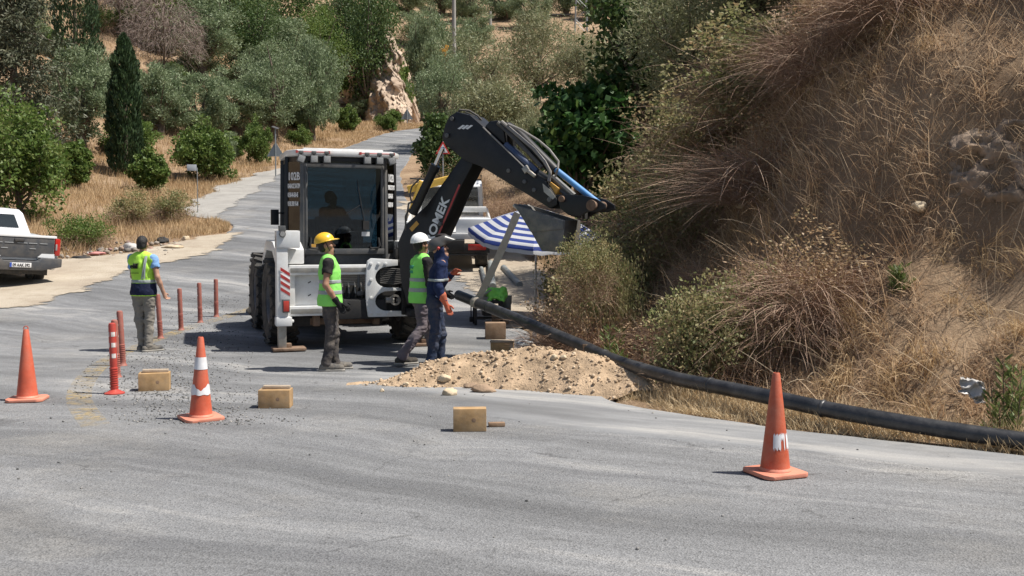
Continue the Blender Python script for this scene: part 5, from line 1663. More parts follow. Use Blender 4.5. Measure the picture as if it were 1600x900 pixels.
    if gloves:
        for q in 'RL':
            el, wr = npv(j['el' + q]), npv(j['wr' + q])
            c_ = (el + wr) / 2
            def b(s_):
                hand_prims(s_, wr, el, .002, curl, 1 if q == 'R' else -1)
                L = gloves[1]
                s_.cap(wr, wr + (el - wr) * L, .033, .034 + .055 * L, .015)
            part('glove', gloves[0], b, .007, wr - .3, wr + .3)
    if hat:
        kind, m = hat
        if kind == 'helmet':
            def b(s_):
                s_.ell(H((0, -.008, 1.695)), (.107, .128, .115), 0, hx)
                s_.ell(H((0, -.008, 1.695)), (.016, .134, .121), .006, hx)
                for q in (-.04, .04): s_.ell(H((q, -.008, 1.695)), (.010, .124, .114), .005, hx)
                lo_n = hx[0] @ npv((0, 0, -1))
                s_.cut(lo_n, float(lo_n @ (hx[0] @ (H((0, 0, 1.688)) - nek) + nek)))
                s_.cap(H((0, .085, 1.692)), H((0, .15, 1.684)), .075, .045, .012, (1, 1, 8), hx)
                s_.cap(H((0, -.02, 1.69)), H((0, .02, 1.69)), .112, .112, .006, (1.02, .92, 14), hx)
            part('helmet', m, b, .006, H((-.3, -.3, 1.4)), H((.3, .35, 2.0)))
            def b(s_):
                for q in (-1, 1):
                    s_.cap(H((q * .085, .01, 1.69)), H((q * .06, .035, 1.56)), .006, .006, 0, (1, 1, 1), hx)
            part('chin_strap', M_BLKC, b, .005, H((-.25, -.25, 1.4)), H((.25, .3, 1.85)))
        if kind == 'mask':
            def b(s_):
                s_.ell(H((0, -.005, 1.69)), (.115, .14, .118), 0, hx)
                s_.cap(H((0, .09, 1.74)), H((0, .23, 1.665)), .095, .05, .03, (1, 1, 1.35), hx)
                s_.ell(H((0, .10, 1.60)), (.10, .24, .075), .0, hx, sub=True)
                lo_n = hx[0] @ npv((0, .15, -1)); lo_n /= np.linalg.norm(lo_n)
                s_.cut(lo_n, float(lo_n @ (hx[0] @ (H((0, 0, 1.655)) - nek) + nek)))
            part('welding_mask', m, b, .007, H((-.35, -.35, 1.4)), H((.35, .45, 2.0)))
            def b(s_): s_.cap(H((0, .05, 1.815)), H((0, .10, 1.795)), .05, .05, 0, (1, 1, 2.4), hx)
            part('mask_window', M_BLKC, b, .006, H((-.3, -.3, 1.5)), H((.3, .3, 1.95)))
            def b(s_):
                for q in (-1, 1): s_.cap(H((q * .108, -.01, 1.655)), H((q * .128, -.01, 1.655)), .022, .02, 0, (1, 1, 1), hx)
            part('mask_knob', M_REDP, b, .006, H((-.3, -.3, 1.5)), H((.3, .3, 1.95)))
    return root

def feet(px, py): 
    p = G(px, py); p.z += .012 if on_road(np.array([p.x]), np.array([p.y]))[0] else 0
    return p

# man with the yellow helmet: stands square to the digger, seen from his right side
p1 = person('man in yellow helmet, green vest and black gloves standing before the digger', feet(516, 580), R(-80),
       dict(kneR=(.095, .02, .49), ankR=(.09, -.05, .09), kneL=(-.09, .04, .49), ankL=(-.10, .06, .09), elR=(.25, -.05, 1.13), wrR=(.2, .10, .90), elL=(-.24, -.01, 1.13), wrL=(-.14, .16, .90),
            toeR=(.12, 1), toeL=(-.1, 1)),
       head=(R(-4), R(-14)), skin=M_SKIN2, trousers=M_GRYT, shoes=M_SHOE, sole=True, top=M_BLKC, sleeve=.55, vest=M_VEST, stripes=((1.0, 1.055), (1.14, 1.195)),
       gloves=(M_GLVB, .18), hat=('helmet', M_HELY), beard=True, scale=1.0)
# man with the white helmet: walking away to the trench
p2 = person('man in white helmet and green vest walking behind the man with the welding mask', feet(657, 571), R(-62),
       dict(pel=(0, 0, .95), che=(0, .03, 1.29), nek=(0, .03, 1.47), shR=(.185, .02, 1.42), shL=(-.185, .02, 1.42), kneR=(.10, -.02, .50), ankR=(.10, -.32, .12), kneL=(-.10, .18, .51), ankL=(-.10, .22, .09),
            elR=(.24, .04, 1.13), wrR=(.22, .26, 1.0), elL=(-.24, .08, 1.13), wrL=(-.2, .3, 1.02), toeR=(.05, 1), toeL=(-.05, 1)),
       head=(R(8), R(-10)), skin=M_SKIN2, trousers=M_PURT, shoes=M_SHOEB, sole=True, top=M_BLKC, sleeve=2, vest=M_VEST, stripes=((1.0, 1.06), (1.14, 1.195)),
       gloves=(M_GLVB, .15), hat=('helmet', M_HELW), beard=True)
# man with the flipped-up welding mask: steps on the foot of the heap and points
p3 = person('man in navy overalls with raised grey welding mask and orange gloves by the soil heap', feet(683, 580), R(-82),
       dict(pel=(0, -.03, .95), wst=(0, -.02, 1.08), che=(0, .03, 1.28), nek=(0, .08, 1.45), shR=(.19, .04, 1.40), shL=(-.19, .05, 1.40), hipR=(.095, -.03, .92), hipL=(-.095, -.03, .92),
            kneR=(.10, -.02, .49), ankR=(.10, -.1, .09), kneL=(-.10, .05, .49), ankL=(-.11, .06, .09), elR=(.25, .0, 1.12), wrR=(.23, .10, .90), elL=(-.25, .12, 1.19), wrL=(-.17, .21, 1.27),
            toeR=(.1, 1), toeL=(-.1, 1)),
       head=(R(-4), R(-18)), skin=M_SKIN, trousers=M_JEAN, shoes=M_SHOEB, sole=False, top=M_NAVYC, sleeve=2, gloves=(M_GLVO, .5), curl=.3, hat=('mask', M_MASK), hood=True, hair=False, scale=.985)
# bystander with his back turned, next to the flexible posts
p4 = person('bareheaded man in yellow and navy vest standing with his back turned beside the red posts', feet(226, 550), R(-14),
       dict(kneR=(.09, .01, .49), ankR=(.085, -.03, .09), kneL=(-.08, .02, .49), ankL=(-.05, .02, .09), elR=(.26, -.03, 1.14), wrR=(.30, .06, .91), elL=(-.22, .06, 1.14), wrL=(-.12, .22, 1.05),
            toeR=(.5, .8), toeL=(.25, 1)),
       head=(R(12), R(-2)), skin=M_SKIN, trousers=M_LGRT, shoes=M_SHOE, sole=True, top=M_LBLUE, sleeve=.55, vest=M_VESTY, vest_low=(M_NAVYV, 1.05), stripes=((1.05, 1.10),), curl=.65)
# print on the vests
def back_print(pr, lines, m, z, size, x0, yb, lean=0):
    for k, (body, sz) in enumerate(lines):
        mtx = Matrix.Translation((x0, yb, z - k * size * 1.15)) @ Matrix.Rotation(R(90) + lean, 4, 'X')
        text_obj('vest_print', body, m, pr, mtx, sz, .012, 1, .002)
back_print(p4, (('elif', .11), ('- - - - -', .05)), M_BLKC, 1.27, .07, -.12, -.155)
back_print(p2, (('ELIF', .06), ('YAPI', .05)), mat('green_print', (.04, .3, .2), .7), 1.32, .055, -.07, -.112)
tp = MB()
for x in (.10,):
    tp.tube([(x - .02, -.16, 1.11), (x + .01, -.165, 1.25), (x + .02, -.15, 1.36), (x + .01, -.10, 1.455)], .012, 6)
    tp.tube([(x + .02, -.16, 1.11), (x + .03, -.162, 1.25), (x + .04, -.147, 1.36), (x + .03, -.10, 1.455)], .012, 6)
tp.build('shoulder_tape', M_TAPE, p4)
# driver inside the cab, facing the arm
dw = BHM @ Vector((-.1, 1.5, 0))
p5 = person('driver in dark clothes seated inside the digger cab', (dw.x, dw.y, 1.62 - .88 + .05), R(20 + 180 + 28),
       dict(kneR=(.14, .4, .92), ankR=(.14, .42, .75), kneL=(-.14, .4, .92), ankL=(-.14, .42, .75), elR=(.30, .14, 1.15), wrR=(.28, .36, 1.12), elL=(-.3, .14, 1.15), wrL=(-.28, .36, 1.12)),
       head=(R(25), R(-10)), skin=M_SKIN2, trousers=M_BLKC, shoes=M_SHOEB, sole=False, top=M_NAVYC, sleeve=2)

# ================================================================== things on and beside the road
def onroad(px, py):
    p = G(px, py); p.z = float(zroad(p.y)) + .013
    return p

# ---- traffic cones
def orange(name, c, k=.35): return mat(name, c, .55, var=.16, vscale=6, dust=k, dcol=(.5, .30, .22), bump=.1, bscale=60)
M_CONE = orange('faded_orange', (.52, .095, .045), .3)
M_CONEB = orange('pink_orange', (.60, .22, .145), .35)
M_CONE2 = orange('scuffed_orange', (.46, .085, .035), .35)
M_FOIL = mat('white_band', (.70, .70, .72), .45, var=.12, vscale=12, dust=.2)
M_SCUFF = mat('dark_scuff', (.20, .075, .05), .8, var=.4, vscale=14)

def cone(label, px, py, h, base, rz, body, bands, tilt=0, scuff=None, ring=False):
    p = onroad(px, py)
    e = empty('traffic_cone', p, rz)
    tag(e, label, 'traffic cone')
    b = MB()
    s = base / 2
    corner = []
    for k in range(4):
        a0 = k * math.pi / 2 + math.pi / 4
        for d in (-.16, 0, .16):
            rr = s * 1.30 * (1.0 if d == 0 else .985)
            corner.append((rr * math.cos(a0 + d), rr * math.sin(a0 + d)))
    b.prism(corner, lambda x, y, t: Vector((x, y, t + (.008 * math.sin(x * 19) * (1 if t > .01 else .4) if True else 0))), .004, .034)
    b.lathe([(s * .66, .034), (s * .62, .045), (s * .585, .06)], 28)
    b.build('base', M_CONEB, e, bevel=.008)
    r0, r1 = s * .60, .028
    def rad(z): return r0 + (r1 - r0) * (z - .04) / (h - .04)
    c = MB(); c.lathe([(rad(.04), .04), (rad(h * .35), h * .35), (rad(h * .7), h * .7), (r1, h - .012), (r1 * .8, h), (r1 * .55, h), (r1 * .5, h - .05)], 32)
    c.build('body', body, e, angle=60)
    for z0, z1, torn in bands:
        m = MB(); n = 48
        base_i = len(m.v)
        vv, ff = [], []
        for k in range(n):
            a = 2 * math.pi * k / n
            zt = z1 - (torn * (.5 + .5 * math.sin(a * 3 + 1.0)) * (z1 - z0) * (.55 if torn else 0)) + torn * .006 * math.sin(a * 11)
            zb = z0 + torn * .004 * math.sin(a * 7)
            for z in (zb, zt):
                r = rad(z) + .003 + torn * .004 * max(0, math.sin(a * 5))
                vv.append((r * math.cos(a), r * math.sin(a), z))
        for k in range(n):
            q = (k + 1) % n
            ff.append((2 * k, 2 * q, 2 * q + 1, 2 * k + 1))
        m.add(vv, ff); m.build('reflective_band', M_FOIL, e)
    if scuff:
        for a0, a1, z0, z1, mm in scuff:
            m = MB(); n = 14; vv, ff = [], []
            for k in range(n + 1):
                a = a0 + (a1 - a0) * k / n
                w = .012 * math.sin(k * 2.3) + .008 * math.sin(k * 5.1)
                for z in (z0 + w, z1 - w * .7):
                    r = rad(z) + .0022
                    vv.append((r * math.cos(a), r * math.sin(a), z))
            for k in range(n): ff.append((2 * k, 2 * k + 2, 2 * k + 3, 2 * k + 1))
            m.add(vv, ff); m.build('torn_label' if mm is M_FOIL else 'scuff_mark', mm, e)
    if ring:
        m = MB(); m.lathe([(.018, -.006), (.026, -.006), (.026, .006), (.018, .006)], 14, Matrix.Translation((0, 0, h + .012)) @ Matrix.Rotation(R(90), 4, 'X'), True)
        m.build('lifting_ring', body, e)
    e.rotation_euler = (tilt, 0, rz)
    return e
cone('scuffed orange cone with a torn white label, alone near the pipe', 1211, 744, .745, .36, R(20), M_CONE2, [], 0,
     scuff=[(R(225), R(262), .20, .305, M_FOIL), (R(262), R(286), .27, .31, M_FOIL), (R(278), R(284), .2, .3, M_FOIL), (R(295), R(322), .20, .305, M_FOIL)])
cone('plain orange cone without bands, farthest from the bank', 43, 628, .76, .36, R(10), M_CONE, [], 0, ring=True)
cone('orange cone with two white bands, the lower one torn', 314, 657, .79, .36, R(34), M_CONE, [(.245, .345, 1.0), (.485, .60, 0)], R(2))

# ---- flexible lane posts
M_POSTR = mat('bright_red_plastic', (.42, .045, .032), .4, var=.1, vscale=8, dust=.2, dcol=(.5, .25, .2))
M_POSTB = mat('dusty_red_plastic', (.30, .085, .065), .7, var=.2, vscale=8, dust=.6, dcol=(.36, .22, .17))
M_POSTW = mat('worn_white_band', (.62, .58, .55), .6, var=.25, vscale=30, dust=.2)
def post(label, px, py, h, new, lean):
    p = onroad(px, py)
    e = empty('flexible_post', p, random.random() * 6)
    tag(e, label, 'bollard', 'flexible lane posts')
    mm = M_POSTR if new else M_POSTB
    r = .041
    prof = [(.11, 0), (.11, .012), (.07, .03), (r, .05)]
    for k in range(9):
        z = .07 + k * .026
        prof += [(r * 1.12, z), (r * 1.12, z + .012), (r * .93, z + .016), (r * .93, z + .022)]
    prof += [(r, .32), (r, h - .03), (r * .9, h - .008), (r * .6, h)]
    b = MB(); b.lathe(prof if new else [(r * 1.5, 0), (r * 1.2, .02)] + prof[3:], 20); b.build('post', mm, e, angle=30)
    for k, z in enumerate((.40, .52, .64) if new else (.5, .64)):
        m = MB()
        for q in range(4):
            if not new and q % 2: continue
            a = q * 1.57; n = 6; vv = []
            for i in range(n + 1):
                t = a + 1.1 * i / n
                vv += [((r + .0015) * math.cos(t), (r + .0015) * math.sin(t), z), ((r + .0015) * math.cos(t), (r + .0015) * math.sin(t), z + (.05 if new else .022))]
            m.add(vv, [(2 * i, 2 * i + 2, 2 * i + 3, 2 * i + 1) for i in range(n)])
        m.build('reflective_band', M_POSTW, e)
    e.rotation_euler = (lean[0], lean[1], 0)
for a in (('bright red flexible post with white bands, nearest of the row', 179, 617, .79, True, (0, R(-1))),
          ('dusty flexible post right behind the bright red one', 183, 591, .72, False, (R(2), R(-1))),
          ('dusty tall flexible post third in the row, beside the standing man', 192, 573, .75, False, (0, R(-2.5))),
          ('dusty flexible post under the right hand of the standing man', 251, 530, .75, False, (0, R(-3))),
          ('dusty flexible post just past the standing man, third from the far end', 283, 517, .75, False, (0, R(-1.5))),
          ('dusty flexible post next to last at the far end of the row', 313, 505, .75, False, (0, R(-1))),
          ('dusty flexible post at the far end of the row', 338, 496, .74, False, (0, 0))):
    post(*a)

# ---- wooden blocks that mark off the site
M_WOOD = mat('yellow_wood', (.40, .25, .115), .75, var=.28, vscale=9, dust=.3, bump=.1, bscale=70)
M_WOOD2 = mat('brown_wood', (.24, .15, .09), .8, var=.25, vscale=9, dust=.3, bump=.1, bscale=70)
M_WOODE = mat('grey_plank', (.36, .29, .22), .85, var=.2, vscale=8, dust=.3, bump=.3)
def block(label, px, py, w, d, h, rz, lid, m=None, cat='wooden block'):
    p = onroad(px, py)
    e = empty('wooden_block', p, rz)
    tag(e, label, cat)
    m = m or M_WOOD
    b = MB(); b.box((0, 0, h / 2), (w, d, h)); b.build('block', m, e, bevel=.006)
    if lid:
        b = MB(); b.box((.01, .02, h + .0175), (w * .84, d * .45, .03), (0, R(1), R(2))); b.build('plank', M_WOODE, e, bevel=.003)
    k = MB(); k.lathe([(0, .0), (.012, .0012), (.02, .0)], 12, Matrix.Translation((w * .12, -d / 2 - .0005, h * .5)) @ Matrix.Rotation(R(90), 4, 'X')); k.build('knot', M_WOOD2, e)
block('wooden block with a plank on top among the gravel beside the red posts', 242, 611, .335, .22, .20, R(14), True)
block('wooden block with a plank on top standing alone in the lane', 431, 638, .32, .2, .185, R(2), True)
block('wooden block nearest the camera below the soil heap', 734, 675, .295, .13, .205, R(3), False)
p = onroad(776, 669); b = MB(); b.box((0, 0, .02), (.15, .07, .035), (0, 0, R(8))); o = b.build('wood_offcut', M_WOOD2, None, bevel=.004); o.location = p
tag(o, 'small flat wood offcut lying beside the nearest wooden block', 'wood')

# ---- the soil heap
def heap_z(x, y):
    h = np.interp(x, [-1.65, -1.4, -1.0, -.6, -.2, .3, .8, 1.1, 1.5, 1.9], [0, .07, .21, .33, .36, .42, .41, .31, .24, .12])
    yc = np.interp(x, [-1.7, -.6, .2, .6, 1.6], [12.1, 12.35, 12.2, 11.95, 11.4])
    w = np.interp(x, [-1.7, -1.0, 0, 1.6], [.28, .55, .75, .7])
    t = np.clip(1 - np.abs((y - yc) / w) ** 1.6, -.6, 1)
    z = (h + .06) * t - .06
    z = z + np.clip(t, 0, 1) ** .5 * (.07 * fbm(x * 3, y * 3, 2, 3) + .035 * fbm(x * 11, y * 11, 7, 3))
    return z
hx_, hy_ = np.arange(-1.95, 2.0, .022), np.arange(11.0, 13.6, .022)
HX, HY = np.meshgrid(hx_, hy_, indexing='ij')
HZ = heap_z(HX, HY)
M_SOIL = mat('tan_soil', (.41, .30, .20), .95, var=.4, vscale=5, bump=.9, bscale=35, spec=.1, dust=.35, dcol=(.45, .33, .21))
keep = HZ > -.03
nyl = len(hy_)
i_, j_ = np.meshgrid(np.arange(len(hx_) - 1), np.arange(nyl - 1), indexing='ij')
k_ = keep[:-1, :-1] | keep[1:, 1:]
a_ = (i_ * nyl + j_)[k_]
Vh = np.stack([HX.ravel(), HY.ravel(), np.maximum(HZ, -.03).ravel()], 1)
heap = empty('soil_heap', (0, 0, .012))
tag(heap, 'heap of dug tan soil and small stones on the asphalt edge under the pipe', 'soil heap')
link('soil', np_mesh('soil', Vh, np.stack([a_, a_ + nyl, a_ + nyl + 1, a_ + 1], 1), smooth=True), M_SOIL, heap)

def lump(g, r, n=1):
    """angular stone: squashed icosphere cut by random planes"""
    import bmesh
    bm = bmesh.new(); bmesh.ops.create_icosphere(bm, subdivisions=n, radius=1)
    s = np.array([1, .75 + .3 * g.random(), .6 + .25 * g.random()])
    pl = rand_dirs(7, g)
    out = []
    for v in bm.verts:
        q = np.array(v.co)
        for w in pl:
            e = q @ w
            if e > .68: q = q - w * (e - .68)
        q = q * s * r * (1 + .07 * g.normal())
        v.co = q
    V = np.array([v.co for v in bm.verts]); F = np.array([[v.index for v in f.verts] for f in bm.faces])
    bm.free()
    return V, F
g = np.random.default_rng(77)
shapes = [lump(g, 1.0, 1) for _ in range(10)]
def scatter(X, Y, Z, rad, g):
    Vs, Fs, rs, o = [], [], [], 0
    for x, y, z, r in zip(X, Y, Z, rad):
        V, F = shapes[g.integers(10)]
        a = g.random() * 6.28; c, s = math.cos(a), math.sin(a)
        Rm = np.array([[c, -s, 0], [s, c, 0], [0, 0, 1]])
        Vs.append(V @ Rm.T * r + (x, y, z)); Fs.append(F + o); rs.append(np.full(len(V), g.random())); o += len(V)
    return np.concatenate(Vs), np.concatenate(Fs), np.concatenate(rs)
n = 11000
X, Y = g.uniform(-1.8, 1.6, n), g.uniform(11.0, 13.1, n)
Z = heap_z(X, Y)
ok = (Z > -.03) & (g.random(n) < .45 + 1.0 * fbm(X * 2, Y * 2, 3, 2) + .35 * (X < -.2))
X, Y, Z = X[ok], Y[ok], Z[ok]
rad = .004 + .032 * g.random(len(X)) ** 7
cl_ = scatter(X, Y, np.maximum(Z, 0) + rad * .25, rad, g)
cmh = np_mesh('clods', cl_[0], cl_[1], cl_[2])
L_CLOD = leafmat('clod', [(.28, .20, .13), (.39, .29, .19), (.54, .43, .31), (.33, .24, .16)], 0, .95)
cmh.materials.append(L_CLOD)
tag(link('clods', cmh, None, heap), kind='stuff')

def rock(label, px, py, r, D=None, m=None, seed=0, lift=.45, on_heap=True, sc=(1, 1, 1)):
    if D is None:
        d = ray(px, py); Ds = np.arange(10.5, 13.5, .01)
        zz = np.maximum(heap_z(d[0] * Ds, Ds) + .012, .012) if on_heap else np.full(len(Ds), .012)
        k = np.argmax(CAM_Z + d[2] * Ds <= zz); D = Ds[k]; z = zz[k]; x = d[0] * D
    g2 = np.random.default_rng(seed)
    V, F = lump(g2, r, 3)
    V = V * (1 + .06 * fbm(V[:, 0] / r * 2, V[:, 1] / r * 2, V[:, 2] / r * 2, 3))[:, None] * np.array(sc)
    o = link('rock', np_mesh('rock', V, F, smooth=False), m)
    o.location = (x, D, z + r * lift * .6)
    tag(o, label, 'rock', 'stones of the soil heap')
    return o
M_ROCK1 = mat('pale_stone', (.52, .42, .29), .9, var=.15, vscale=12, bump=.4, bscale=40)
M_ROCK2 = mat('brown_stone', (.30, .21, .14), .9, var=.2, vscale=12, bump=.5, bscale=40)
rock('pale angular stone lying on the asphalt before the heap', 703, 618, .085, m=M_ROCK1, seed=1, on_heap=False)
rock('flat brown stone at the front foot of the heap', 757, 613, .125, m=M_ROCK2, seed=2, sc=(1.15, .8, .75))
rock('round pale stone on the near flank of the heap', 693, 596, .085, m=M_ROCK1, seed=3)
rock('small stone rolled out on the asphalt at the tip of the heap', 597, 612, .033, m=M_ROCK1, seed=4, on_heap=False)
rock('small stone pair-mate on the heap tip, left of the round pale stone', 634, 603, .04, m=M_ROCK1, seed=5)
rock('pale clod on the crest of the heap below the white sack', 866, 560, .05, m=M_ROCK1, seed=6)
rock('second pale clod on the crest, just right of the other', 880, 561, .04, m=M_ROCK1, seed=7)
rock('brown clod leaning behind the flat brown stone', 736, 606, .075, m=M_ROCK2, seed=8, sc=(1.3, .8, .7))

for label, px, py, r, sd_ in (('pale stone showing in the straw of the lower bank', 1115, 465, .10, 21), ('grey stone higher on the bank left of the green weed', 1162, 325, .09, 22), ('pale stone in the straw just above the pipe', 1130, 552, .07, 23),
                              ('small pale stone beside the earth face', 1440, 330, .09, 24)):
    p = G(px, py, 8, 20); V, F = lump(np.random.default_rng(sd_), r, 3)
    o = link('rock', np_mesh('rock', V, F), M_ROCK1); o.location = (p.x - .05, p.y - .06, p.z + r * .3); tag(o, label, 'rock')

# ---- black plastic pipe
M_PIPE = mat('black_polyethylene', (.020, .021, .024), .38, var=.3, vscale=5, dust=.3, dcol=(.2, .19, .18), bump=.15, bscale=18)
pw = [P(716, 461, 15.0), P(800, 495, 13.85), P(900, 536, 12.65), P(960, 563, 11.75), P(1050, 590, 10.75), P(1130, 606, 10.1), P(1210, 622, 9.6), P(1300, 641, 9.15), P(1450, 667, 8.6), P(1600, 689, 8.2), P(1780, 712, 7.75)]
def catmull(pts, n=10):
    out = []
    for i in range(len(pts) - 1):
        p0, p1, p2, p3 = pts[max(i - 1, 0)], pts[i], pts[i + 1], pts[min(i + 2, len(pts) - 1)]
        for k in range(n):
            t = k / n
            out.append(.5 * ((2 * p1) + (p2 - p0) * t + (2 * p0 - 5 * p1 + 4 * p2 - p3) * t * t + (3 * p1 - p0 - 3 * p2 + p3) * t ** 3))
    return out + [pts[-1]]
pc = catmull(pw, 8)
pr = .074
pipe = empty('plastic_pipe', pw[0]); tag(pipe, 'long black plastic pipe lying along the bank and over the soil heap', 'pipe')
pinv = Matrix.Translation(-pw[0])
q = MB(); q.tube(pc, pr, 20); q.f = q.f[:-2]; q.build('pipe_wall', M_PIPE, pipe, xf=pinv, angle=60)
q = MB(); q.tube([pc[0] + (pc[0] - pc[1]) * .01, pc[1]], pr * .86, 20); q.build('end_bore', mat('pipe_inside', (.008, .008, .008), .9), pipe, xf=pinv)
for i in (5, 22, 38, 55):
    q = MB(); t = (pc[i + 1] - pc[i]).normalized(); q.tube([pc[i] - t * .018, pc[i] - t * .006, pc[i] + t * .006, pc[i] + t * .018], [pr + .001, pr + .009, pr + .009, pr + .001], 20)
    q.build('weld_bead', M_PIPE, pipe, xf=pinv)
# added post standing in for the pipe's dark shadow, half sunk in the heap
sp = P(918, 560, 12.35)
q = MB(); q.tube([(0, 0, -.3), (.01, 0, .0), (0, .02, .36)], [.07, .075, .06], 9); o = q.build('shadow_post', mat('shadow_brown', (.22, .16, .11), .95, var=.3, vscale=9, bump=.6), None)
o.location = (sp.x, sp.y, .10); tag(o, 'short brown post added as stand-in for the pipe shadow on the soil heap', 'post')

M_GALV = mat('grey_plate', (.30, .30, .29), .6, .2, var=.2, dust=.35)
# ---- parasol with blue stripes
def umbrella():
    D = 18.6
    D = 19.4
    top = P(838, 330, D); foot = Vector((top.x - .02, D, gz(top.x, D)))
    tiltax = Vector((.05, -.24, 1)).normalized()
    e = empty('parasol', foot); tag(e, 'blue and white striped parasol behind the digger bucket', 'parasol')
    inv = Matrix.Translation(-foot)
    q = MB(); q.tube([foot, foot + (top - foot) * .6, top], [.021, .021, .018], 10); q.build('pole', mat('white_pole', (.6, .58, .55), .5, var=.08, dust=.1), e, xf=inv)
    q = MB(); q.lathe([(0, 0), (.24, 0), (.24, .05), (.06, .09), (.03, .3), (0, .3)], 18); q.build('foot_weight', M_GALV, e)
    n = 8; Rr, hgt = 1.28, .46
    side = tiltax.cross(Vector((0, 1, 0))).normalized(); up2 = side.cross(tiltax)
    m, nt, out = _new('striped_canvas')
    at = nt.nodes.new('ShaderNodeAttribute'); at.attribute_name = 'rnd'
    cr_ = nt.nodes.new('ShaderNodeValToRGB'); cr_.color_ramp.interpolation = 'CONSTANT'
    el = cr_.color_ramp.elements; k = 17
    while len(el) < k: el.new(.5)
    for i in range(k):
        el[i].position = i / k; el[i].color = (.03, .06, .27, 1) if i % 2 else (.62, .63, .66, 1)
    nt.links.new(at.outputs['Fac'], cr_.inputs[0])
    b = nt.nodes.new('ShaderNodeBsdfPrincipled'); b.inputs['Roughness'].default_value = .8
    tcn = nt.nodes.new('ShaderNodeTexCoord'); nz = noise_node(nt, tcn.outputs['Object'], 6, 5)
    cc = mixc(nt, .25, cr_.outputs[0], ramp(nt, nz.outputs[0], [(.3, (.6, .6, .6)), (.7, (1, 1, 1))]).outputs[0], 'MULTIPLY')
    nt.links.new(cc, b.inputs['Base Color'])
    tr = nt.nodes.new('ShaderNodeBsdfTranslucent'); nt.links.new(cc, tr.inputs[0])
    mx = nt.nodes.new('ShaderNodeMixShader'); mx.inputs[0].default_value = .25
    nt.links.new(b.outputs[0], mx.inputs[1]); nt.links.new(tr.outputs[0], mx.inputs[2]); nt.links.new(mx.outputs[0], out.inputs[0])
    apex = top + tiltax * .06
    def pt(a, f, sag=0):
        return apex + (side * math.cos(a) + up2 * math.sin(a)) * Rr * f - tiltax * (hgt * f ** 1.25 + sag)
    for i in range(n):
        a0, a1 = 2 * math.pi * i / n + .035, 2 * math.pi * (i + 1) / n + .035
        V, F, rr = [], [], []
        NF, NA = 13, 6
        for f in range(NF + 1):
            ff = f / NF
            for a in range(NA + 1):
                t = a / NA
                p0, p1 = pt(a0, ff), pt(a1, ff)
                V.append(p0.lerp(p1, t) - tiltax * .012 * ff * math.sin(math.pi * t)); rr.append(ff * .9 + .001)
        for a in range(NA + 1):
            t = a / NA
            p0, p1 = pt(a0, 1.0), pt(a1, 1.0)
            V.append(p0.lerp(p1, t) - tiltax * .012 * math.sin(math.pi * t) - Vector((0, 0, .13)) + Vector((0, 0, .015 * math.sin(t * 20)))); rr.append(.99)
        for f in range(NF + 1):
            for a in range(NA):
                o = f * (NA + 1) + a
                F.append((o, o + 1, o + NA + 2, o + NA + 1))
        me = np_mesh('canopy_panel', np.array([tuple(inv @ v) for v in V]), np.array(F), np.array(rr), smooth=True)
        me.materials.append(m); link('canopy_panel', me, None, e)
        q = MB(); q.tube([apex - tiltax * .05, pt(a0, .5) - tiltax * .02, pt(a0, 1.0) - tiltax * .01], .009, 5); q.build('rib', M_STEEL, e, xf=inv)
umbrella()

# ---- welding corner under the parasol
def cart():
    p = G(762, 508); p.z = gz(p.x, p.y) + .013
    e = empty('welding_cart', p, R(8)); tag(e, 'small black welding cart with grey plates behind the raised pipe end', 'cart')
    b = MB()
    for x in (-.24, .24):
        for y in (-.16, .16): b.box((x, y, .22), (.045, .045, .44))
    b.box((0, 0, .42), (.54, .38, .05)); b.box((0, -.16, .12), (.5, .03, .03)); b.box((0, .16, .12), (.5, .03, .03))
    b.build('frame', M_BLACKM, e, bevel=.006)
    b = MB(); b.box((0, .02, .27), (.2, .26, .22)); b.build('motor', M_BLACKM, e, bevel=.03)
    for x, r_ in ((-.14, -.6), (-.02, -.5)):
        b = MB(); b.box((x, -.05, .56), (.2, .2, .025), (R(-35), r_, .3)); b.build('clamp_plate', M_GALV, e, bevel=.005)
    b = MB(); b.box((-.1, 0, .48), (.3, .2, .08)); b.build('clamp_base', M_GALV, e, bevel=.01)
    b = MB(); b.lathe([(0, 0), (.035, 0), (.035, .13), (.015, .16), (.015, .19), (0, .19)], 12, Matrix.Translation((.06, -.02, .46))); b.build('bottle', M_BLUEP, e)
    for s in (-.3,):
        b = MB(); b.tube([(s, .1, .5), (s, .1, .1)], .012, 6); b.cyl((s - .03, .1, .09), (s + .03, .1, .09), .05); b.build('crank', M_BLACKM, e)
    v = Solid((-.3, -.3, -.2), (.3, .3, .3), .012)
    v.cap((-.1, 0, 0), (.1, .02, .0), .09, .11, .05).cap((.08, -.05, -.05), (.12, -.1, -.14), .06, .05, .04).cap((-.1, -.06, -.04), (-.12, -.1, -.12), .06, .05, .04).wrinkle(.06, 9, 2)
    o = link('safety_vest', v.mesh('safety_vest'), M_VEST); o.location = (p.x + .17, p.y - .02, p.z + .58); tag(o, 'crumpled green safety vest thrown over the welding cart', 'vest')
cart()
M_PVC = mat('grey_pvc', (.20, .225, .23), .5, var=.15, dust=.35)
def pipe_piece(label, a, b, r, m=M_PVC):
    a, b = Vector(a), Vector(b)
    e = empty('pipe_piece', a); tag(e, label, 'pipe', 'loose grey pipe pieces')
    inv = Matrix.Translation(-a); d = (b - a).normalized()
    q = MB(); q.tube([a, b], r, 16); q.build('pipe_wall', m, e, xf=inv)
    q = MB(); q.tube([b - d * .16, b - d * .14, b - d * .001, b + d * .003], [r, r * 1.12, r * 1.12, r * 1.0], 16); q.build('socket', m, e, xf=inv)
def gp(px, py, dz=0):
    p = G(px, py); return Vector((p.x, p.y, p.z + dz + .035))
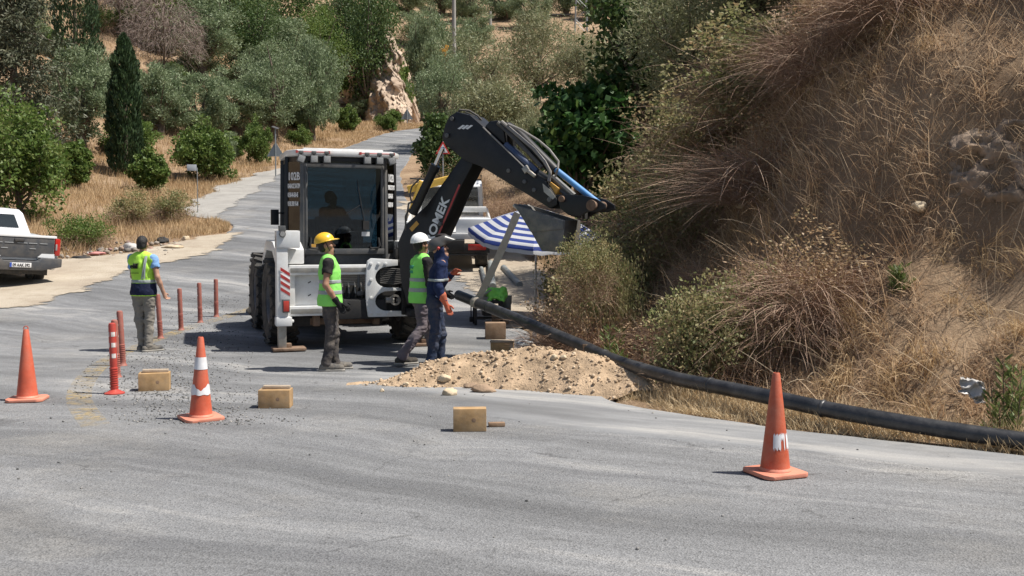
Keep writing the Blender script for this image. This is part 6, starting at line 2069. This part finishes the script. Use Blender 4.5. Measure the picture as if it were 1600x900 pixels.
pipe_piece('grey pipe piece pointing away, beside the truck wheel', gp(770, 455, .07), gp(766, 418, .07), .085)
pipe_piece('grey pipe piece with a socket lying beyond the parasol pole', gp(812, 452, .07), gp(787, 425, .07), .08)
pipe_piece('thin grey pipe piece lying flat near the truck', gp(758, 446, .04), gp(752, 424, .04), .05)
sp = G(791, 505); pipe_piece('grey pipe offcut standing upright behind the raised pipe', (sp.x, sp.y, sp.z), (sp.x + .01, sp.y, sp.z + .52), .085)
def crate(label, px, py, w, d, h, rz, m, rim):
    p = G(px, py); p.z = gz(p.x, p.y) + .013
    e = empty('wooden_crate', p, rz); tag(e, label, 'crate')
    b = MB(); b.box((0, 0, h / 2), (w, d, h)); b.build('box', m, e, bevel=.006)
    if rim:
        b = MB(); b.box((0, 0, h + .011), (w * 1.06, d * 1.04, .022)); b.build('lid', M_WOODE, e, bevel=.003)
        b = MB(); b.box((w / 2 - .025, -d / 2 - .008, h / 2), (.05, .016, h - .01)); b.build('batten', M_WOODE, e, bevel=.003)
crate('yellow wooden crate with a lid right behind the soil heap', 785, 559, .33, .26, .22, R(-3), M_WOOD, True)
crate('brown box behind the lidded crate', 774, 530, .34, .28, .27, R(4), M_WOOD2, False)
crate('far brown box under the welding corner', 782, 508, .3, .25, .3, R(-6), M_WOOD2, False)
# white sack with a bottle on top
M_SACK = mat('pale_sack', (.38, .41, .43), .55, var=.15, vscale=10, dust=.2)
p = G(828, 551)
v = Solid((-.4, -.3, -.05), (.45, .3, .35), .012)
v.cap((-.12, 0, .08), (.14, 0, .08), .1, .09, .05, (1, 1, 1.25)).cap((.14, 0, .07), (.28, .02, .05), .07, .04, .05).wrinkle(.035, 7, 4).wrinkle(.012, 18, 9).cut((0, 0, -1), .02)
o = link('sack', v.mesh('sack'), M_SACK); o.location = (p.x, p.y, p.z + .02); tag(o, 'pale plastic sack lying between the crate and the dry bush', 'sack')
q = MB(); q.lathe([(0, 0), (.032, 0), (.034, .1), (.03, .12), (.014, .16), (.014, .185), (0, .185)], 12); o = q.build('water_bottle', mat('clear_plastic', (.55, .58, .58), .15, spec=.8), None)
o.location = (p.x + .07, p.y, p.z + .19); tag(o, 'clear plastic bottle standing on the pale sack', 'bottle')
# webbing sling that holds the raised pipe end up to the bucket
sa, sb = a3(814, 333, -.10), pw[0].lerp(pw[1], .36)
e = empty('lifting_sling', sb); tag(e, 'pale webbing sling running from the bucket down to the raised pipe', 'sling')
M_WEB = mat('webbing', (.36, .32, .27), .85, var=.15, vscale=14, dust=.3, bump=.3, bscale=90)
dv = (sb - sa).normalized(); sd = dv.cross(Vector((0, 1, 0))).normalized() * .05; th = dv.cross(sd).normalized() * .006
vv = []
for k in range(13):
    c = sa.lerp(sb, k / 12) + Vector((0, 0, -.03 * math.sin(math.pi * k / 12))); w_ = 1 + .08 * math.sin(k * 1.7)
    vv += [c - sd * w_ - th, c + sd * w_ - th, c + sd * w_ + th, c - sd * w_ + th]
q = MB(); q.add(vv, [(4 * k + i_, 4 * k + (i_ + 1) % 4, 4 * k + 4 + (i_ + 1) % 4, 4 * k + 4 + i_) for k in range(12) for i_ in range(4)] + [(0, 1, 2, 3), (48, 49, 50, 51)])
q.build('strap', M_WEB, e, xf=Matrix.Translation(-sb))
t = (pw[1] - pw[0]).normalized(); q = MB(); q.tube([sb - t * .05, sb - t * .045, sb + t * .045, sb + t * .05], [pr + .002, pr + .012, pr + .012, pr + .002], 18); q.build('loop', M_WEB, e, xf=Matrix.Translation(-sb))
# crumpled plastic in the straw, blue scrap in the brambles
for label, nm, px, py, D, s, m in (('white plastic scrap caught in the straw near the picture edge', 'plastic_scrap', 1520, 607, 8.95, .11, mat('white_film', (.45, .43, .41), .45)),):
    k = 16; uu, vv = np.meshgrid(np.linspace(-1, 1, k), np.linspace(-1, 1, k), indexing='ij')
    Xs = uu * s * 1.1 + .5 * s * fbm(uu * 1.7, vv * 1.7, px, 3); Zs = vv * s * .8 - uu * s * .5 + .6 * s * fbm(uu * 2, vv * 2, px + 9, 3); Ys = .9 * s * fbm(uu * 2.6, vv * 2.6, px + 4, 4)
    ii_, jj_ = np.meshgrid(np.arange(k - 1), np.arange(k - 1), indexing='ij'); aa = (ii_ * k + jj_).ravel()
    me = np_mesh(nm, np.stack([Xs.ravel(), Ys.ravel(), Zs.ravel()], 1), np.stack([aa, aa + k, aa + k + 1, aa + 1], 1))
    o = link(nm, me, m); o.location = P(px, py, D); tag(o, label, 'plastic scrap')

# ---- vehicles
M_CARW = mat('car_white', (.78, .79, .80), .25, var=.02, vscale=2, dust=.08, coat=.6)
M_CARG = mat('car_grey', (.06, .064, .072), .45, var=.08, dust=.2)
M_CARD = mat('car_dark', (.03, .032, .036), .6, var=.1, dust=.2)
def pickup():
    p = P(26, 450, 24.4); p.z = gz(p.x, p.y) - .03
    e = empty('pickup_truck', p, R(47)); tag(e, 'white pickup with grey tailgate parked on the sandy verge', 'pickup')
    e.rotation_euler = (R(4.5), R(3.0), R(47))
    def bp(name, boxes, m, parent=e, bevel=.02):
        b = MB()
        for c in boxes: b.box(*c)
        return b.build(name, m, parent, bevel=bevel)
    w = .93
    side = [(.02, .62), (.0, 1.24), (1.6, 1.26), (1.62, 1.2), (3.9, 1.16), (4.9, 1.05), (5.15, .9), (5.2, .5), (4.8, .42), (.15, .45)]
    b = MB()
    for s in (-1, 1): b.prism(side, lambda y, z, t: Vector((t, y, z)), s * w, s * (w - .09))
    b.prism([(1.55, .45), (1.55, 1.2), (3.9, 1.14), (4.9, 1.03), (5.12, .9), (5.15, .5)], lambda y, z, t: Vector((t, y, z)), -w + .08, w - .08)
    b.box((0, .8, .72), (1.7, 1.55, .06))
    b.build('body', M_CARW, e, bevel=.025)
    cabp = [(1.58, 1.2), (1.75, 1.74), (1.95, 1.83), (3.1, 1.82), (3.4, 1.72), (4.0, 1.15)]
    b = MB()
    n = len(cabp); 
    def cx(z): return .9 - .2 * (z - 1.2) / .63
    vv = [Vector((s * cx(z), y, z)) for s in (-1, 1) for y, z in cabp]
    b.add(vv, [tuple(range(n)), tuple(range(n, 2 * n))] + [(i, (i + 1) % n, n + (i + 1) % n, n + i) for i in range(n)])
    b.build('cabin', M_CARW, e, bevel=.03)
    b = MB(); pts = [(-.60, 1.38), (.60, 1.38), (.50, 1.70), (-.50, 1.70)]
    b.add([(x, 1.58 + (z - 1.2) * .315 - .012, z) for x, z in pts], [(0, 1, 2, 3)]); b.build('rear_window', mat('dark_pane', (.02, .025, .025), .08, spec=.8), e)
    for s in (-1, 1):
        b = MB(); pts = [(1.85, 1.28), (3.75, 1.24), (3.25, 1.70), (1.95, 1.73)]
        b.add([(s * (cx(z) + .006), y, z) for y, z in pts], [(0, 1, 2, 3)]); b.build('side_window', MATS['dark_pane'], e)
        wheel(e, (s * .78, .95, .37), .37, .25, M_STEEL, 0, rimr=.62); wheel(e, (s * .78, 4.2, .37), .37, .25, M_STEEL, 0, rimr=.62)
        t = bp('tail_light', [((s * .885, -.01, 1.03), (.13, .1, .42))], M_REDL, e, .03)
        bp('reverse_light', [((s * .85, -.062, 1.03), (.04, .012, .15))], M_LENS, t, .004)
        bp('mud_flap', [((s * .78, .5, .42), (.24, .02, .26))], M_CARD, e, .005)
    tg = bp('tailgate', [((0, -.0, 1.0), (1.62, .06, .5))], M_CARG, e, .02)
    bp('tailgate_cap', [((0, .0, 1.27), (1.72, .09, .06))], M_CARW, tg, .015)
    bp('tailgate_handle', [((-.02, -.045, 1.17), (.24, .04, .075))], M_CARD, tg, .02)
    for x, z, ln in ((-.5, 1.1, .2), (-.25, 1.1, .2), (.05, 1.1, .24), (.3, 1.1, .2), (.55, 1.1, .18), (-.35, .97, .15), (.3, .97, .15)):
        bp('tailgate_ridge', [((x, -.036, z), (ln, .012, .018))], mat('ridge_grey', (.3, .31, .32), .4), tg, .003)
    b = MB()
    for s in (-1, 1):
        b.prism([(s * .83, .76), (s * .83, .86), (s * .52, .86), (s * .42, .77)], lambda x, z, t: Vector((x, t, z)), -.034, -.042)
    b.build('white_flash', M_CARW, tg)
    b = MB(); b.prism([(-.96, .56), (-.96, .76), (-.5, .76), (-.4, .68), (.4, .68), (.5, .76), (.96, .76), (.96, .56), (.5, .46), (-.5, .46)], lambda x, z, t: Vector((x, t, z)), -.18, .06)
    bu = b.build('bumper', M_CARG, e, bevel=.025)
    pl = bp('number_plate', [((-.02, -.19, .585), (.50, .012, .11))], M_GLETTER, bu, .003)
    pl.parent = e
    bp('plate_band', [((-.245, -.1975, .585), (.045, .004, .105))], mat('plate_blue', (.03, .08, .4), .4), pl, 0)
    mtx = Matrix.Translation((-.205, -.198, .548)) @ Matrix.Rotation(R(90), 4, 'X')
    text_obj('plate_number', '09 AAK 392', mat('plate_black', (.01, .01, .01), .5), pl, mtx, .105, .001, .75, .003)
    bp('underbody', [((0, 2.4, .42), (1.3, 4.6, .16)), ((0, .95, .37), (1.5, .12, .12))], M_CARD)
pickup()

def lorry():
    p = P(702, 440, 26.6); x0 = p.x; z0 = gz(x0, 26.6) + .02
    e = empty('crane_truck', (x0, 26.6, z0), R(3)); tag(e, 'white flatbed truck with a yellow crane parked behind the digger arm', 'truck')
    e.rotation_euler = (math.atan2(gz(x0, 31.5) - gz(x0, 26.6), 4.9), 0, R(3))
    M_YEL = mat('crane_yellow', (.68, .42, .06), .45, var=.1, dust=.15)
    def bp(name, boxes, m, parent=e, bevel=.015):
        b = MB()
        for c in boxes: b.box(*c)
        return b.build(name, m, parent, bevel=bevel)
    bp('deck', [((0, 1.9, .92), (2.2, 3.8, .12)), ((0, 0.02, .97), (2.2, .06, .1))], M_WHITE)
    bp('chassis', [((0, 2.6, .72), (.8, 5.4, .26)), ((0, .9, .55), (1.6, .16, .16))], M_BLACKM)
    bm_ = bp('rear_bumper', [((0, .02, .62), (2.1, .1, .22)), ((0, .0, .47), (2.0, .06, .05))], M_BLACKM)
    for s in (-1, 1):
        bp('tail_light', [((s * .72, -.045, .66), (.46, .03, .15))], M_REDL, bm_, .015)
        wheel(e, (s * .85, .95, .4), .4, .34, M_STEEL, 0, rimr=.55); wheel(e, (s * .9, 4.6, .4), .4, .24, M_STEEL, 0, rimr=.55)
        bp('side_rail', [((s * 1.08, 1.9, 1.2), (.05, 3.7, .22)), ((s * 1.08, .4, 1.08), (.06, .06, .3)), ((s * 1.08, 3.0, 1.08), (.06, .06, .3))], M_WHITE)
    bp('tool_box', [((.62, .35, 1.18), (.9, .55, .4))], M_CARW)
    bp('paper_label', [((-.05, .05, 1.16), (.2, .01, .22))], M_GLETTER)
    # cab
    b = MB(); cp = [(3.75, .75), (3.7, 1.95), (3.95, 2.1), (4.9, 2.08), (5.35, 1.5), (5.4, .7)]
    vv = [Vector((s * (1.0 - .1 * max(0, z - 1.4)), y, z)) for s in (-1, 1) for y, z in cp]; n = 6
    b.add(vv, [tuple(range(n)), tuple(range(n, 2 * n))] + [(i, (i + 1) % n, n + (i + 1) % n, n + i) for i in range(n)]); b.build('cab', M_CARW, e, bevel=.06)
    pane = MATS['dark_pane']
    b = MB(); b.add([(-.84, 3.68, 1.12), (.84, 3.68, 1.12), (.80, 3.655, 1.92), (-.80, 3.655, 1.92)], [(0, 1, 2, 3)]); b.build('rear_window', pane, e)
    for s in (-1, 1):
        b = MB(); b.add([(s * (1.008 - .1 * max(0, z - 1.4)), y, z) for y, z in ((3.95, 1.42), (5.15, 1.42), (4.8, 1.92), (4.0, 1.94))], [(0, 1, 2, 3)]); b.build('side_window', pane, e)
    bp('white_beam', [((.45, 2.4, 1.40), (1.15, .14, .15))], M_WHITE)
    bp('crane_column', [((.1, 2.9, 1.45), (.3, .36, 1.0)), ((.16, 2.5, 1.2), (.28, .3, .6))], M_YEL)
    b = MB(); b.box((-.45, 2.6, 2.12), (1.5, .26, .2), (0, R(-14), 0)); b.box((-.9, 2.5, 1.75), (.22, .22, .9), (0, R(20), 0)); b.build('crane_arm', M_YEL, e, bevel=.02)
    b = MB(); b.tube([(-1.15, .1, 1.0), (-1.05, .4, 1.75), (-.6, .5, 1.95)], .03, 6); b.tube([(-1.15, 3.3, 2.2), (-.3, 3.3, 2.14), (.9, 3.4, 2.16), (.9, 3.4, 2.3)], .025, 6); b.build('rail_pipe', M_BLACKM, e)
lorry()

# ---- road signs and poles
M_SIGNB = mat('galvanised', (.27, .29, .30), .5, .5, var=.1)
def tri(c, s): return [(c - s / 2, 0), (c + s / 2, 0), (c, s * .87)]
def warning_sign(label, px, py_top, py_foot, D, size, front, cap=False):
    top = P(px, py_top, D); zf = gz(top.x, D)
    e = empty('road_sign', (top.x, D, zf), R(4)); tag(e, label, 'road sign')
    H = top.z - zf
    b = MB(); b.cyl((0, 0, -.2), (0, 0, H if cap or not front else H - .05), .035, n=8); b.build('post', M_SIGNB, e)
    zb = H - size * .95 if not cap else H * .42
    y = .045 if not front else -.045
    b = MB(); b.prism(tri(0, size), lambda x, z, t: Vector((x, t, z + zb)), y - .006, y + .006)
    pl = b.build('panel', M_SIGNB if not front else mat('sign_red', (.55, .03, .03), .4), e, bevel=.0)
    if front:
        b = MB(); b.prism([(-size * .34, size * .09), (size * .34, size * .09), (0, size * .68)], lambda x, z, t: Vector((x, t, z + zb)), y - .012, y - .008); b.build('white_field', M_GLETTER, pl)
        b = MB(); b.prism([(-.03, size * .16), (.1, size * .16), (.04, size * .3), (.09, size * .42), (0, size * .5), (-.02, size * .32)], lambda x, z, t: Vector((x, t, z + zb)), y - .018, y - .014); b.build('black_symbol', mat('plate_black', (.01, .01, .01), .5), pl)
    if cap:
        b = MB(); b.box((0, 0, H + .02), (.34, .5, .03), (R(12), R(20), 0)); b.build('solar_panel', M_CARD, e, bevel=.004)
warning_sign('back of a triangular sign under a small solar panel on a post', 430, 200, 265, 54, .9, False, True)
warning_sign('back of a small triangular sign far up the road below the rock face', 636, 168, 185, 92, 1.1, False)
warning_sign('red bordered triangular warning sign seen beside the dark glossy shrub', 692, 219, 262, 44, .62, True)
p = P(303, 262, 40); z0 = gz(p.x, 40)
e = empty('small_sign', (p.x, 40, z0), R(10)); tag(e, 'small grey plate on a thin post in the dry grass slope', 'sign')
b = MB(); b.cyl((.12, 0, -.2), (.12, 0, p.z - z0), .018, n=6); b.build('post', M_SIGNB, e)
b = MB(); b.box((-.08, -.02, p.z - z0), (.36, .02, .24)); b.build('plate', mat('pale_grey', (.4, .43, .46), .5), e, bevel=.003)

def utility_pole(label, px, py_top, D, r, arm_w=0, nm='utility_pole', m=None, two=False):
    p = P(px, py_top, D); z0 = gz(p.x, D)
    e = empty(nm, (p.x, D, z0), 0); tag(e, label, 'pole')
    m = m or mat('concrete_pole', (.30, .29, .27), .85, var=.1)
    H = p.z - z0
    b = MB(); b.cyl((0, 0, -.5), (0, 0, H), r * 1.25, r * .8, 10); b.build('pole_shaft', m, e)
    if arm_w:
        b = MB(); b.box((0, 0, H - .3), (arm_w, .18, .18)); b.build('cross_arm', mat('dark_steel', (.1, .1, .1), .7), e)
        for x in (-.45, 0, .45):
            b = MB(); b.lathe([(.1, 0), (.14, .12), (.07, .2), (.1, .3), (0, .36)], 8, Matrix.Translation((x * arm_w, 0, H - .2))); b.build('insulator', M_TRIM, e)
utility_pole('tall grey utility pole beyond the road bend, cut by the top edge', 709, -60, 105, .22)
utility_pole('short pole with a crossarm on the far hill, left of the tall grey pole', 645, 22, 175, .3, 9)
utility_pole('thin wooden pole on the far hill, right of the tall grey pole', 766, 18, 190, .3)
utility_pole('far pole with a crossarm among the grove trees', 855, 20, 200, .3, 10)
# lattice pylon on the far hill
p = P(908, -40, 185); z0 = gz(p.x, 185); H = p.z - z0
e = empty('lattice_pylon', (p.x, 185, z0)); tag(e, 'thin lattice pylon on the far hill above the pale trees', 'pylon')
for sx in (-1, 1):
    for sy in (-1, 1):
        b = MB(); b.tube([(sx * 1.1, sy * 1.1, -.3), (sx * .8, sy * .8, H)], .09, 4); b.build('leg', M_SIGNB, e)
b = MB()
k = int(H / 2)
for i in range(k):
    for sy in (-1, 1):
        b.tube([((-1) ** i * 1.05, sy, i * 2), (-(-1) ** i * 1.0, sy, i * 2 + 2)], .05, 4)
b.build('bracing', M_SIGNB, e)
# yellow excavator arm far off
p = P(684, 78, 125)
e = empty('excavator', (p.x, 125, gz(p.x, 125))); tag(e, 'yellow excavator arm showing between the far trees', 'excavator')
h = p.z - e.location.z
M_EX = mat('excavator_yellow', (.62, .30, .03), .5, var=.1)
b = MB(); b.box((-.2, 0, h), (2.0, .4, .45), (0, R(6), 0)); b.build('boom', M_EX, e, bevel=.05)
b = MB(); b.box((.85, 0, h - .4), (.42, .38, 2.0), (0, R(18), 0)); b.build('stick', M_EX, e, bevel=.05)
b = MB(); b.box((-3.6, 0, 1.4), (2.6, 2.4, 1.8)); b.build('house', M_EX, e, bevel=.1)
b = MB(); b.box((-3.6, -1.1, .35), (3.4, .5, .7)); b.box((-3.6, 1.1, .35), (3.4, .5, .7)); b.build('track', M_BLACKM, e, bevel=.1)
b = MB(); b.tube([(-2.6, 0, 1.6), (-1.8, 0, h - .6), (-1.0, 0, h)], .3, 6); b.build('boom_root', M_EX, e)
b = MB(); b.box((.9, 0, h - 1.75), (.7, .8, .7)); b.build('bucket', M_BLUEP, e, bevel=.08)

# ---- pale rock face at the bend
def cliff():
    nu, nv = 90, 110
    u, v = np.meshgrid(np.linspace(0, 1, nu), np.linspace(0, 1, nv), indexing='ij')
    D = 99.0
    topy = np.interp(u, [0, .2, .45, .6, .72, .85, 1], [96, 78, 66, 52, 50, 84, 150])
    px = 530 + u * (644 - 530) + 0 * v
    py = 196 + (topy - 196) * v
    dep = D + 5.5 * v + 6 * (u - .75) ** 2 * 4
    U, Vv = (px - 800) / FPX, (py - 450) / FPX
    c, s = math.cos(PITCH), math.sin(PITCH)
    dz = (-s - Vv * c) / (c - Vv * s); dx = U / (c - Vv * s)
    X, Y, Z = dx * dep, dep, CAM_Z + dz * dep
    rug = fbm(X * .8, Z * .5, 3, 5) * 1.6 + np.abs(fbm(X * 1.9 + Z * .6, Z * .7, 8, 4)) * 1.3 + np.abs(fbm(X * 3.7 - Z, Z * 2.1, 2, 4)) * .8
    Y = Y - rug
    X = X + .5 * fbm(Z * .7, Y * .6, 1, 4)
    V0 = np.stack([X.ravel(), Y.ravel(), Z.ravel()], 1)
    back = V0 + np.array([0, 9.0, -1.0])
    i, j = np.meshgrid(np.arange(nu - 1), np.arange(nv - 1), indexing='ij'); a = (i * nv + j).ravel()
    F = [np.stack([a, a + nv, a + nv + 1, a + 1], 1)]
    n0 = nu * nv
    # top and sides run back into the hill
    t = np.arange(nu - 1) * nv + nv - 1; F.append(np.stack([t, t + nv, t + nv + n0, t + n0], 1))
    for col in (0, (nu - 1) * nv):
        q = col + np.arange(nv - 1); F.append(np.stack([q, q + 1, q + 1 + n0, q + n0], 1))
    o = link('cliff', np_mesh('cliff', np.concatenate([V0, back]), np.concatenate(F)), mat('pale_rock', (.42, .33, .25), .95, var=.35, vscale=.8, bump=1.0, bscale=3, dust=.5, dcol=(.34, .24, .16)))
    tag(o, 'pale rugged rock face above the road bend beside the olive trees', 'rock face')
cliff()

# ---- bare earth and rock showing through the bank
def earth_face():
    nu, nv = 46, 40
    V = []
    for i in range(nu):
        for k in range(nv):
            px, py = 1455 + 215 * i / (nu - 1), 335 - 175 * k / (nv - 1)
            d = ray(px, py); Ds = np.arange(8.5, 13.5, .02); zz = terrain(d[0] * Ds, Ds); h = np.argmax(CAM_Z + d[2] * Ds <= zz); D = Ds[h]
            x, y, z = d[0] * D, D, CAM_Z + d[2] * D
            e = min(i, nu - 1 - i, k, nv - 1 - k) / 7.0
            f = float(fbm(np.array([x * 1.6]), np.array([y * 1.6]), np.array([z * 2.2]), 4)[0]); f2 = abs(float(fbm(np.array([x * 3.5]), np.array([y * 3.5]), np.array([z * 6]), 5)[0]))
            o = (.10 + .24 * f - .42 * f2) * min(1, e) - .16 * max(0, 1 - e) - .02
            V.append((x - .74 * o, y - .66 * o, z + .1 * o))
    i, k = np.meshgrid(np.arange(nu - 1), np.arange(nv - 1), indexing='ij'); a = (i * nv + k).ravel()
    o = link('earth_face', np_mesh('earth_face', np.array(V), np.stack([a, a + nv, a + nv + 1, a + 1], 1)), mat('grey_earth', (.24, .175, .125), .95, var=.45, vscale=2.5, bump=1.0, bscale=14, dust=.5, dcol=(.34, .27, .2)))
    tag(o, kind='structure')
earth_face()

# ---- rubbish at the edge of the sandy verge
g = np.random.default_rng(5)
def rubbish():
    parts = []
    n = 190
    px = g.uniform(95, 285, n); py = 402 - (px - 95) * .10 + g.normal(size=n) * 7
    pts = [G(a, b) for a, b in zip(px, py)]
    X, Y, Z = np.array([p.x for p in pts]), np.array([p.y for p in pts]), np.array([p.z for p in pts])
    V, F, r = scatter(X, Y, Z + .05, (.02 + .11 * g.random(n) ** 2.2), g)
    me = np_mesh('rubbish', V, F, r)
    me.materials.append(leafmat('litter', [(.08, .08, .08), (.3, .26, .22), (.2, .15, .11), (.42, .4, .37), (.27, .21, .15), (.3, .16, .14), (.15, .14, .12), (.33, .28, .23)], 0, .8))
    o = link('rubbish', me); tag(o, 'scattered rubbish and rubble along the sandy verge behind the bystander', 'rubbish', kind='stuff')
rubbish()
for label, px, py, s, m, sc in (('dark round bag lying on the rubbish beside the dry grass', 253, 379, .22, M_BLACKM, (1, 1, .8)), ('pinkish cloth lying on the rubbish near the hedge-like shrub', 150, 399, .2, mat('pink_cloth', (.5, .22, .2), .8), (1.4, .8, .35)),
                               ('large white crumpled sheet on the rubbish behind the bystander', 203, 391, .3, mat('white_film', (.45, .43, .41), .45), (1, .6, .7)), ('black rag at the near end of the rubbish', 125, 407, .25, M_BLACKM, (1.3, .7, .4)),
                               ('pale slab of rubble right of the bystander', 272, 390, .28, M_ROCK1, (1.4, .7, .35)), ('pale upright rubble block at the far end of the rubbish', 291, 376, .16, M_ROCK1, (.8, .8, 1.3))):
    p = G(px, py); g2 = np.random.default_rng(int(px)); V, F = lump(g2, s, 3)
    V = V * (1 + .25 * fbm(V[:, 0] / s * 2.5, V[:, 1] / s * 2.5, V[:, 2] / s * 2.5, 3))[:, None] * np.array(sc)
    o = link('litter_piece', np_mesh('litter_piece', V, F), m); o.location = (p.x, p.y, p.z + s * .25); tag(o, label, 'litter')

# ---- loose stone chips and faded paint on the asphalt
def chips():
    g = np.random.default_rng(91)
    n = 5200
    px = np.clip(g.normal(270, 75, n), 110, 430); py = g.uniform(495, 668, n)
    cx = np.interp(py, [490, 530, 570, 610, 650, 670], [345, 300, 262, 250, 300, 330])
    px = cx + (px - 270) * np.interp(py, [490, 560, 660], [.45, .75, 1.0])
    t = (FPX * CAM_Z) / np.maximum(py - 375, 20)
    X, Y = (px - 800) / FPX * t, t
    X, Y = np.concatenate([X, g.uniform(-6, 5, 420)]), np.concatenate([Y, g.uniform(5.2, 14, 420)])
    ok = on_road(X, Y); X, Y = X[ok], Y[ok]
    rad = .004 + .013 * g.random(len(X)) ** 3
    V, F, r = scatter(X, Y, zroad(Y) + .0125 + rad * .3, rad, g)
    me = np_mesh('stone_chips', V, F, r)
    me.materials.append(leafmat('chip', [(.06, .06, .06), (.13, .13, .13), (.26, .25, .24), (.09, .09, .085), (.38, .36, .33)], 0, .9))
    o = link('stone_chips', me); tag(o, 'loose dark stone chips scattered round the red posts', 'gravel', kind='stuff')
chips()
def paint():
    m, nt, out = _new('worn_yellow_paint')
    tc = nt.nodes.new('ShaderNodeTexCoord'); n1 = noise_node(nt, tc.outputs['Object'], 9, 8, .75)
    b = nt.nodes.new('ShaderNodeBsdfPrincipled'); b.inputs['Base Color'].default_value = (.50, .36, .14, 1); b.inputs['Roughness'].default_value = .85
    n2 = noise_node(nt, tc.outputs['Object'], 1.3, 4, .6)
    ml = nt.nodes.new('ShaderNodeMath'); ml.operation = 'MULTIPLY'
    nt.links.new(ramp(nt, n1.outputs[0], [(.42, (0, 0, 0)), (.6, (1, 1, 1))]).outputs[0], ml.inputs[0]); nt.links.new(ramp(nt, n2.outputs[0], [(.35, (.05,) * 3), (.65, (.55,) * 3)]).outputs[0], ml.inputs[1])
    t = nt.nodes.new('ShaderNodeBsdfTransparent'); mx = nt.nodes.new('ShaderNodeMixShader')
    nt.links.new(ml.outputs[0], mx.inputs[0]); nt.links.new(t.outputs[0], mx.inputs[1]); nt.links.new(b.outputs[0], mx.inputs[2]); nt.links.new(mx.outputs[0], out.inputs[0])
    pix = [(150, 668), (125, 632), (128, 605), (150, 578), (185, 556), (240, 533), (300, 512), (360, 494), (420, 474)]
    cs = catmull([onroad(*q) for q in pix], 8)
    V, F = [], []
    for i, c in enumerate(cs):
        t_ = (cs[min(i + 1, len(cs) - 1)] - cs[max(i - 1, 0)]).normalized(); s_ = Vector((-t_.y, t_.x, 0)) * .13
        for q in (-1, 1): V.append((c.x + s_.x * q, c.y + s_.y * q, float(zroad(c.y + s_.y * q)) + .0165))
    F = [(2 * i, 2 * i + 1, 2 * i + 3, 2 * i + 2) for i in range(len(cs) - 1)]
    o = link('road_marking', np_mesh('road_marking', np.array(V), np.array(F)), m); tag(o, kind='structure')
paint()
